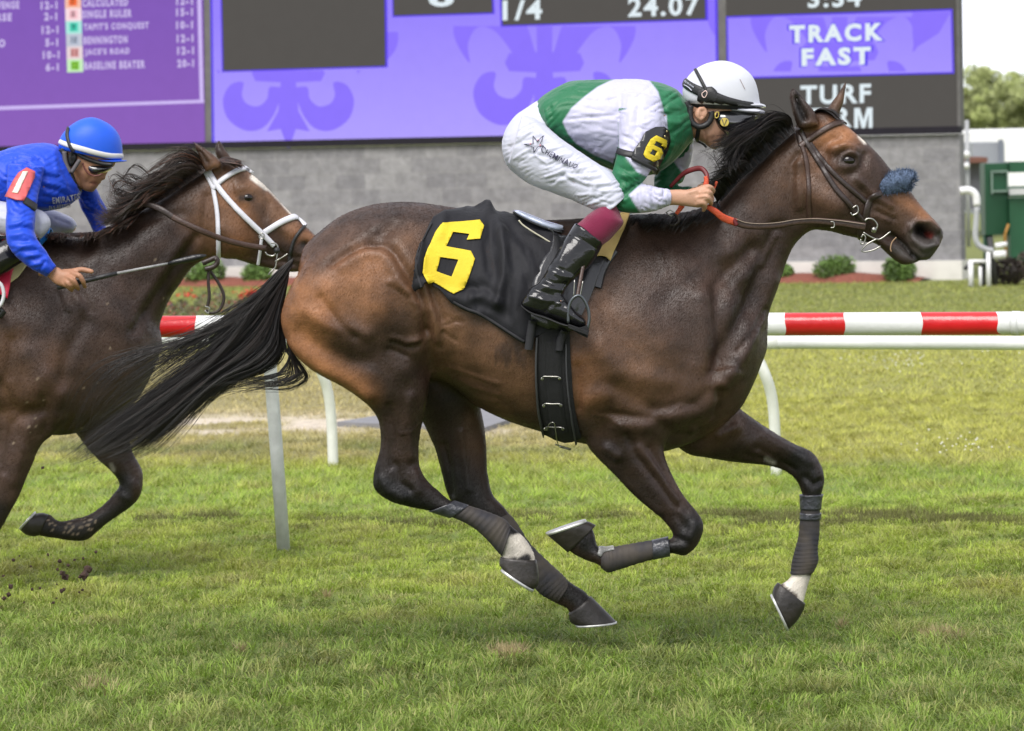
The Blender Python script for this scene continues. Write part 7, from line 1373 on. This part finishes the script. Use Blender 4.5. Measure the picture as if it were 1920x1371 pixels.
# ================================================================ SECOND RIDER
j2 = thing('person', 'jockey in blue silks and a blue white-striped helmet leaning forward at the left', 'person', P(80, 380, 16.4), 'jockeys riding in the race')
DJ = 16.58
TO2 = [(-160, 330, -150, 560, .14), (-60, 275, -50, 600, .17), (20, 252, 20, 600, .18), (110, 226, 120, 608, .185), (200, 213, 215, 612, .18), (290, 214, 320, 600, .16), (350, 240, 410, 570, .125), (385, 290, 460, 520, .09), (400, 330, 475, 495, .07)]
AR2 = [(50, 330, 260, 350, .07, 16.42), (42, 430, 235, 460, .07, 16.36), (38, 530, 215, 560, .066, 16.30), (36, 620, 205, 650, .062, 16.25), (32, 710, 200, 720, .058, 16.22), (40, 790, 215, 770, .056, 16.20), (85, 860, 250, 815, .052, 16.19), (150, 920, 285, 865, .047, 16.19), (215, 960, 310, 905, .041, 16.19), (270, 990, 333, 925, .034, 16.20)]
FA2 = [(430, 460, 540, 430, .06, 16.74), (452, 530, 580, 520, .058, 16.78), (475, 600, 622, 590, .055, 16.8), (505, 650, 628, 620, .05, 16.8), (530, 700, 610, 690, .044, 16.8), (560, 760, 640, 730, .038, 16.76)]
NK2 = [(340, 260, 400, 540, .06, DJ), (370, 300, 440, 500, .058, DJ), (400, 300, 480, 470, .058, DJ)]
# face in its own zoom
HD_2 = [(280, 560, 1020, 640, .07), (265, 620, 1050, 760, .074), (285, 700, 1020, 850, .074), (310, 800, 940, 920, .072), (345, 880, 870, 980, .068), (390, 940, 850, 1030, .062), (430, 1000, 830, 1075, .055), (475, 1060, 800, 1120, .048), (520, 1130, 770, 1165, .04), (570, 1180, 735, 1205, .03), (620, 1205, 700, 1222, .016)]
noz = loft(st(S6, [(860, 860, 960, 880, .012), (850, 920, 930, 940, .015), (810, 970, 900, 990, .021), (780, 1020, 893, 1035, .024), (770, 1045, 860, 1052, .018)]), DJ, 5, 14, 2)
lp_ = [loft(st(S6, [(700, 1068, 836, 1072, .02), (690, 1088, 838, 1090, .026), (690, 1100, 812, 1104, .024)]), DJ, 4, 14, 2), loft(st(S6, [(680, 1108, 800, 1110, .022), (670, 1128, 796, 1132, .026), (650, 1146, 765, 1148, .022)]), DJ, 4, 14, 2)]
H7 = [([(880, 640, 16.185), (1060, 680, 16.160), (1150, 820, 16.165), (1180, 900, 16.195), (1195, 940, 16.215)], [.014, .0115, .0105, .009, .0085]),
      ([(820, 730, 16.180), (930, 790, 16.155), (1000, 900, 16.165), (1030, 960, 16.195), (1040, 985, 16.225)], [.014, .0115, .0105, .0095, .0085]),
      ([(760, 800, 16.180), (830, 860, 16.160), (880, 950, 16.175), (890, 1000, 16.205), (900, 1010, 16.225)], [.0135, .011, .010, .009, .0085]),
      ([(700, 840, 16.185), (770, 900, 16.175), (830, 960, 16.195), (850, 985, 16.225)], [.012, .010, .009, .008]),
      ([(700, 620, 16.215), (900, 600, 16.205), (1100, 550, 16.195), (1240, 570, 16.190), (1340, 590, 16.185)], [.016, .0145, .0125, .0115, .0105])]
pm2 = loft(st(S7, [(200, 420, 140, 700, .034, 16.215), (420, 500, 340, 700, .027, 16.215), (570, 490, 440, 800, .024, 16.210), (700, 560, 540, 880, .022, 16.200), (830, 570, 660, 930, .020, 16.195), (930, 610, 780, 950, .017, 16.190), (1000, 650, 860, 930, .012, 16.185)]), 16.205, 5, 18, 2.3)
in2 = lambda rows, k=-.012: loft(st(R3, rows), DJ, 4, 20, 2.1, k)
TH_N2 = [(-160, 500, -200, 720, .09, 16.47), (0, 545, -30, 740, .085, 16.44), (120, 575, 80, 760, .075, 16.41), (210, 592, 170, 765, .06, 16.40), (258, 612, 215, 775, .05, 16.40), (288, 650, 240, 765, .04, 16.40), (297, 690, 262, 745, .02, 16.40)]
TH_F2 = [(-120, 520, -160, 740, .09, 16.72), (120, 560, 80, 740, .09, 16.8), (300, 598, 270, 745, .08, 16.84), (370, 625, 335, 745, .07, 16.86), (420, 650, 390, 740, .055, 16.86), (448, 690, 425, 735, .03, 16.86)]
PE2 = [(-330, 560, -330, 600, .05), (-300, 480, -300, 700, .11), (-230, 380, -230, 740, .15), (-140, 330, -140, 740, .16), (-60, 360, -60, 700, .15)]
BT2 = [(235, 770, 170, 700, .045, 16.38), (190, 860, 90, 740, .05, 16.34), (90, 930, -20, 800, .055, 16.31), (-10, 1000, -110, 880, .05, 16.30), (-90, 1060, -170, 960, .045, 16.29), (-140, 1120, -220, 1020, .042, 16.28)]
FT2 = [(-240, 1050, -240, 1110, .04, 16.28), (-180, 1040, -180, 1150, .042, 16.28), (-100, 1080, -100, 1180, .042, 16.27), (-20, 1140, -20, 1200, .042, 16.27), (10, 1165, 10, 1200, .03, 16.27)]
skin2 = build_body([in2(NK2, 0), loft(st(S6, HD_2), DJ, 5, 24, 2.2), noz]+lp_+[in2(TO2), in2(AR2), in2(FA2), pm2, in2(TH_N2, -.008), in2(TH_F2, -.008), in2(PE2), in2(BT2, -.008), in2(FT2, -.008)]+[capsule([P(*S7(p[0], p[1])[0], p[2]) for p in pts], rad) for pts, rad in H7]+
   [capsule([P(*R3(600+k*6, 740+k*12)[0], 16.76-.01*k), P(*R3(640+k*4, 735+k*14)[0], 16.72-.01*k), P(*R3(650, 760+k*14)[0], 16.69-.01*k)], [.012, .01, .009]) for k in range(4)], .0042, 3)
relief(skin2, [(-.004, 2.5, S6(690, 1100, 790, 1108)), (-.003, 5, S6(680, 1000, 640, 1080)), (.004, 9, S6(600, 960, 640, 1000)), (.003, 3, S7(760, 700, 900, 760)), (-.003, 2, S7(850, 640, 960, 740)), (-.003, 2, S7(800, 780, 860, 860)), (.002, 2, S7(1040, 680, 1050, 690))], both=False)
V = vco(skin2); x, y = proj(V); d = dpoly(x, y, S6(720, 1090, 790, 1110)); d3 = dpoly(x, y, S6(560, 1080, 660, 1170, 720, 1180)); k_ = np.clip(1.3-d/4, 0, 1)[:, None]*.6; c = np.tile(np.array((.36, .18, .105)), (len(V), 1)); c = c*(1-k_)+np.array((.30, .10, .075))*k_; k_ = (np.clip(1.2-d3/9, 0, 1)*.35)[:, None]; c = c*(1-k_)+np.array((.16, .10, .075))*k_; attr(skin2, 'coat', c)
m_sk2 = mat('tanned face skin', None, .5, .1, 25, .15, 200, attrib='coat', spec=.4)
obj('body', skin2, m_sk2, j2); TS2 = bvh([skin2])
em = lmesh(loft(st(S6, [(390, 660, 440, 650, .012), (362, 700, 480, 690, .015), (355, 760, 490, 750, .016), (370, 820, 450, 820, .014), (390, 850, 425, 855, .008)]), 16.50, 5, 16, 2)); relief(em, [(-.009, 4, S6(430, 700, 440, 770))], both=False); obj('ear', em, m_sk2, j2)
BLU = srgb(16, 66, 196)
jk2 = build_body([loft(st(R3, TO2), DJ, 5, 32, 2.1), loft(st(R3, AR2), DJ, 5, 26, 2.1), loft(st(R3, FA2), DJ, 5, 22, 2.1)], .006, 5, lambda x, y, V: .7)
F2 = [(-.005, 5, R3(90, 300, 80, 380, 60, 520)), (.005, 6, R3(110, 280, 180, 300)), (-.006, 5, R3(230, 330, 260, 420, 250, 520)), (.006, 5, R3(200, 340, 260, 380, 320, 400)), (-.006, 4, R3(160, 350, 260, 400, 340, 410)), (.005, 4, R3(260, 440, 330, 450, 400, 480)), (-.005, 4, R3(250, 470, 330, 480)), (-.004, 4, R3(340, 260, 360, 360, 400, 430)), (.005, 5, R3(310, 260, 330, 380, 380, 450)), (-.004, 4, R3(30, 460, 0, 470, -60, 470)),
      (.006, 4, R3(60, 690, 130, 670, 190, 680)), (-.006, 4, R3(60, 715, 130, 700, 180, 710)), (.006, 4, R3(60, 750, 130, 740, 200, 760)), (-.006, 4, R3(80, 780, 160, 780)), (.006, 4, R3(100, 815, 180, 805, 230, 815)), (-.006, 4, R3(130, 840, 200, 835)), (.005, 4, R3(150, 870, 220, 860)), (-.005, 4, R3(180, 890, 250, 870)), (.005, 4, R3(200, 915, 270, 890)), (-.006, 3, R3(225, 970, 240, 930, 262, 895)), (.004, 4, R3(60, 590, 140, 600)), (-.004, 4, R3(60, 630, 150, 640)),
      (.005, 4, R3(500, 560, 560, 600)), (-.005, 4, R3(500, 600, 580, 640))]
for k in range(18):
    x_ = rr_.uniform(-100, 320); y_ = rr_.uniform(240, 560); a = rr_.uniform(-.6, .9); L_ = rr_.uniform(40, 110); F2.append((rr_.choice((-.0028, .003)), rr_.uniform(3, 5), R3(x_, y_, x_+L_*math.cos(a), y_+L_*math.sin(a))))
relief(jk2, F2); organic(jk2, .0014, 28, 13); jk20 = jk2.copy(); crease(jk2, .0065, 13, .55, None, 11, 1.2, .5, 50); crease(jk2, .005, 9, -.35, None, 12, 1.1, .5, 36); attr(jk2, 'coat', np.tile(np.array(BLU), (len(jk2.vertices), 1)))
jac2 = obj('silks_jacket', jk2, m_silk, j2); smooth(jk20, 12, 1, False); TJ2 = bvh([jk20])
bb2 = build_body([loft(st(R3, PE2), DJ, 4, 24, 2.1), loft(st(R3, TH_N2), DJ, 5, 24, 2.1), loft(st(R3, TH_F2), DJ, 5, 24, 2.1)], .0065, 4); organic(bb2, .0018, 26, 14); relief(bb2, [(.004, 4, R3(210, 600, 240, 680, 230, 760)), (-.004, 3, R3(320, 650, 400, 680)), (.004, 4, R3(330, 690, 410, 710)), (-.004, 3, R3(-10, 600, 50, 620)), (.004, 3, R3(-10, 640, 50, 660))]); obj('breeches', bb2, m_breech, j2)
bo2 = lmesh(loft(st(R3, BT2), DJ, 6, 26, 2.1)); organic(bo2, .0018, 30, 15); obj('riding_boot', bo2, m_boot, j2); obj('boot_foot', lmesh(loft(st(R3, FT2), DJ, 5, 22, 2.1)), m_boot, j2)
c0 = R3(378, 530)[0]; surftext('EMIRATES', c0[0], c0[1], 50, 11, -.16, TJ2, DJ, m_breech, 'writing', jac2, .03, .009, -1.5); c0 = R3(345, 572)[0]; surftext('FLY BETTER', c0[0], c0[1], 40, 7, -.14, TJ2, DJ, m_breech, 'writing', jac2, .03, .009, -1)
# arm number 1
pl2 = R3(45, 530, 75, 460, 110, 395, 150, 368, 195, 390, 192, 420, 165, 490, 135, 555, 90, 550)
ab2 = gridshape(TJ2, pl2, [], DJ, .015, 4, mat('faded red vinyl', (.52, .09, .09), .5, .2, 20), 'arm_number', jac2, th=.006)
gridshape(TJ2, R3(132, 392, 158, 392, 105, 520, 82, 515), [], DJ, .019, 3, mat('cream numeral', (.72, .66, .55), .6), 'numeral_one', ab2, th=.003)
obj('arm_strap', ribbon(TJ2, R3(140, 545, 170, 565, 205, 590), 13, DJ, .006, .003), m_rub, ab2)
# helmet
m_bh = mat('blue helmet cover', (*srgb(28, 88, 212),), .5, .04, 5, .05, 60, spec=.4)
HM2 = [(250, 608, 1120, 778, .10), (230, 572, 1138, 735, .107), (236, 500, 1140, 650, .11), (272, 410, 1130, 530, .108), (330, 335, 1100, 430, .102), (410, 262, 1040, 330, .09), (510, 200, 950, 250, .07), (610, 163, 840, 190, .045), (690, 152, 760, 160, .015)]
hm2 = lmesh(loft(st(S6, HM2), DJ, 6, 40, 2.1)); relief(hm2, [(-.0014, 1.1, S6(820, 190, 760, 340, 720, 580)), (-.0014, 1.1, S6(850, 185, 1000, 340, 1070, 500, 1085, 660)), (-.0014, 1.1, S6(620, 170, 480, 240, 400, 330))]); he2 = obj('helmet', hm2, m_bh, j2); TH_2 = bvh([hm2])
obj('helmet_stripe', ribbon(TH_2, S6(244, 500, 300, 525, 440, 570, 600, 615, 780, 665, 960, 702, 1138, 706), [9, 9, 10, 10, 10, 10, 9], DJ, .003, .002), mat('white stripe', (.64, .63, .61), .6), he2)
obj('peak', lmesh(loft(st(S6, [(760, 735, 770, 760, .06), (900, 755, 905, 790, .085), (1040, 762, 1045, 798, .085), (1140, 765, 1142, 790, .06), (1192, 768, 1194, 784, .02)]), DJ, 5, 24, 2.6)), m_bh, he2)
obj('goggle_strap', ribbon(TH_2, S6(375, 300, 355, 400, 380, 520, 440, 640), [5, 6, 6, 7], DJ, .005, .003), m_rub, he2)
gg2 = lmesh(loft(st(S6, [(560, 740, 580, 800, .03), (640, 780, 640, 920, .055), (760, 810, 740, 985, .07), (880, 830, 860, 960, .066), (960, 850, 930, 930, .05), (1000, 860, 985, 900, .03)]), DJ-.01, 6, 26, 2.4)); go2 = obj('goggles', gg2, m_lens, j2)
flatwire(S6(570, 800, 600, 880, 650, 950, 720, 985, 790, 985, 850, 960), .0032, 16.505, mat('brown goggle frame', (.14, .04, .03), .4), 'frame_edge', go2)
flatwire(S6(470, 650, 580, 720, 700, 770, 850, 815, 1000, 830), .0085, 16.50, m_rub, 'goggle_band', go2)
flatwire(S6(310, 640, 320, 760, 350, 860, 400, 945), .010, 16.50, mat('grey ear guard', (.10, .09, .095), .6), 'ear_guard', he2); flatwire(S6(410, 940, 470, 850, 530, 760), .0085, 16.49, mat('grey ear guard', (.10, .09, .095), .6), 'ear_guard', he2)
obj('chin_strap', ribbon(TS2, S6(400, 950, 450, 1080, 520, 1180, 580, 1200), 6, DJ, .005, .003), m_rub, he2)
flatwire(S6(270, 600, 300, 660, 330, 700), .016, 16.53, m_rub, 'nape_pad', he2)
# collar round the neck
# whip
wh = thing('riding_whip', 'black racing whip with padded end held forward in the blue jockey\'s hand', 'whip', P(161, 525, 16.29))
YW = 16.205
def wp(p0, p1, rad, nm, m, par=wh, n=4):
    mb = MB(); a = P(*p0, YW); b_ = P(*p1, YW); N_ = len(rad); tube(mb, [a.lerp(b_, i/(N_-1)) for i in range(N_)], rad, 10); return obj(nm, mb.mesh(), m, par)
wp(R3(332, 1050)[0], R3(680, 968)[0], [.011, .0125, .0105, .010, .009], 'handle', m_rub); wp(R3(680, 968)[0], R3(980, 910)[0], [.0062, .0056, .0045], 'shaft', mat('grey braided shaft', (.25, .25, .25), .4, .3, 60)); wp(R3(975, 912)[0], R3(1198, 864)[0], [.005, .011, .012, .0135, .0145, .012, .004], 'padded_end', mat('black pad leather', (.012, .012, .013), .3, .2, 20, .3, 80))
# ---------------------------------------------------------------- turf kicked up by the hooves
rc = random.Random(77); base_cl = []
for k in range(3):
    me = ball((0, 0, 0), 1, 1, 1, .8, 8); V = vco(me); V *= (1+.35*np.sin(V[:, [1, 2, 0]]*5+k))*np.random.default_rng(k).uniform(.8, 1.2, V.shape); setco(me, V); me.name = 'clod'; base_cl.append(me)
m_clod = mat('dark soil', (.055, .03, .022), .95, .4, 30, .5, 80)
for me in base_cl: me.materials.append(m_clod)
spots = [(165, 1068, 5.5), (158, 1078, 7), (150, 1082, 4), (128, 1060, 4), (117, 1075, 4.5), (122, 1082, 5), (108, 1068, 3.5), (80, 877, 3.5), (68, 1157, 6), (63, 1152, 4), (20, 1100, 4), (16, 1115, 3.5), (60, 1105, 3), (75, 1103, 3), (8, 1122, 3), (12, 1160, 4), (2, 1140, 5), (35, 1172, 3), (116, 1108, 3), (180, 1035, 2.5), (90, 1040, 2.5), (58, 1062, 2.5), (140, 1050, 3), (45, 1130, 2.5), (25, 1050, 2.5), (100, 1130, 2.5), (6, 1080, 3), (112, 1052, 3)]
for i in range(16): spots.append((rc.uniform(0, 190), rc.uniform(1030, 1180), rc.uniform(1.3, 2.4)))
for i, (x_, y_, s) in enumerate(spots):
    o = bpy.data.objects.new('turf_clod', base_cl[i % 3]); C.objects.link(o); o.location = P(x_, y_, 15.6+rc.uniform(-.3, .4)); o.scale = [s/480*rc.uniform(.9, 1.6)]*3; o.rotation_euler = (rc.uniform(0, 6), rc.uniform(0, 6), rc.uniform(0, 6))
    tag(o, 'small dark clod of turf thrown into the air behind the hooves', 'turf clod', 'clods of turf kicked up at the lower left')
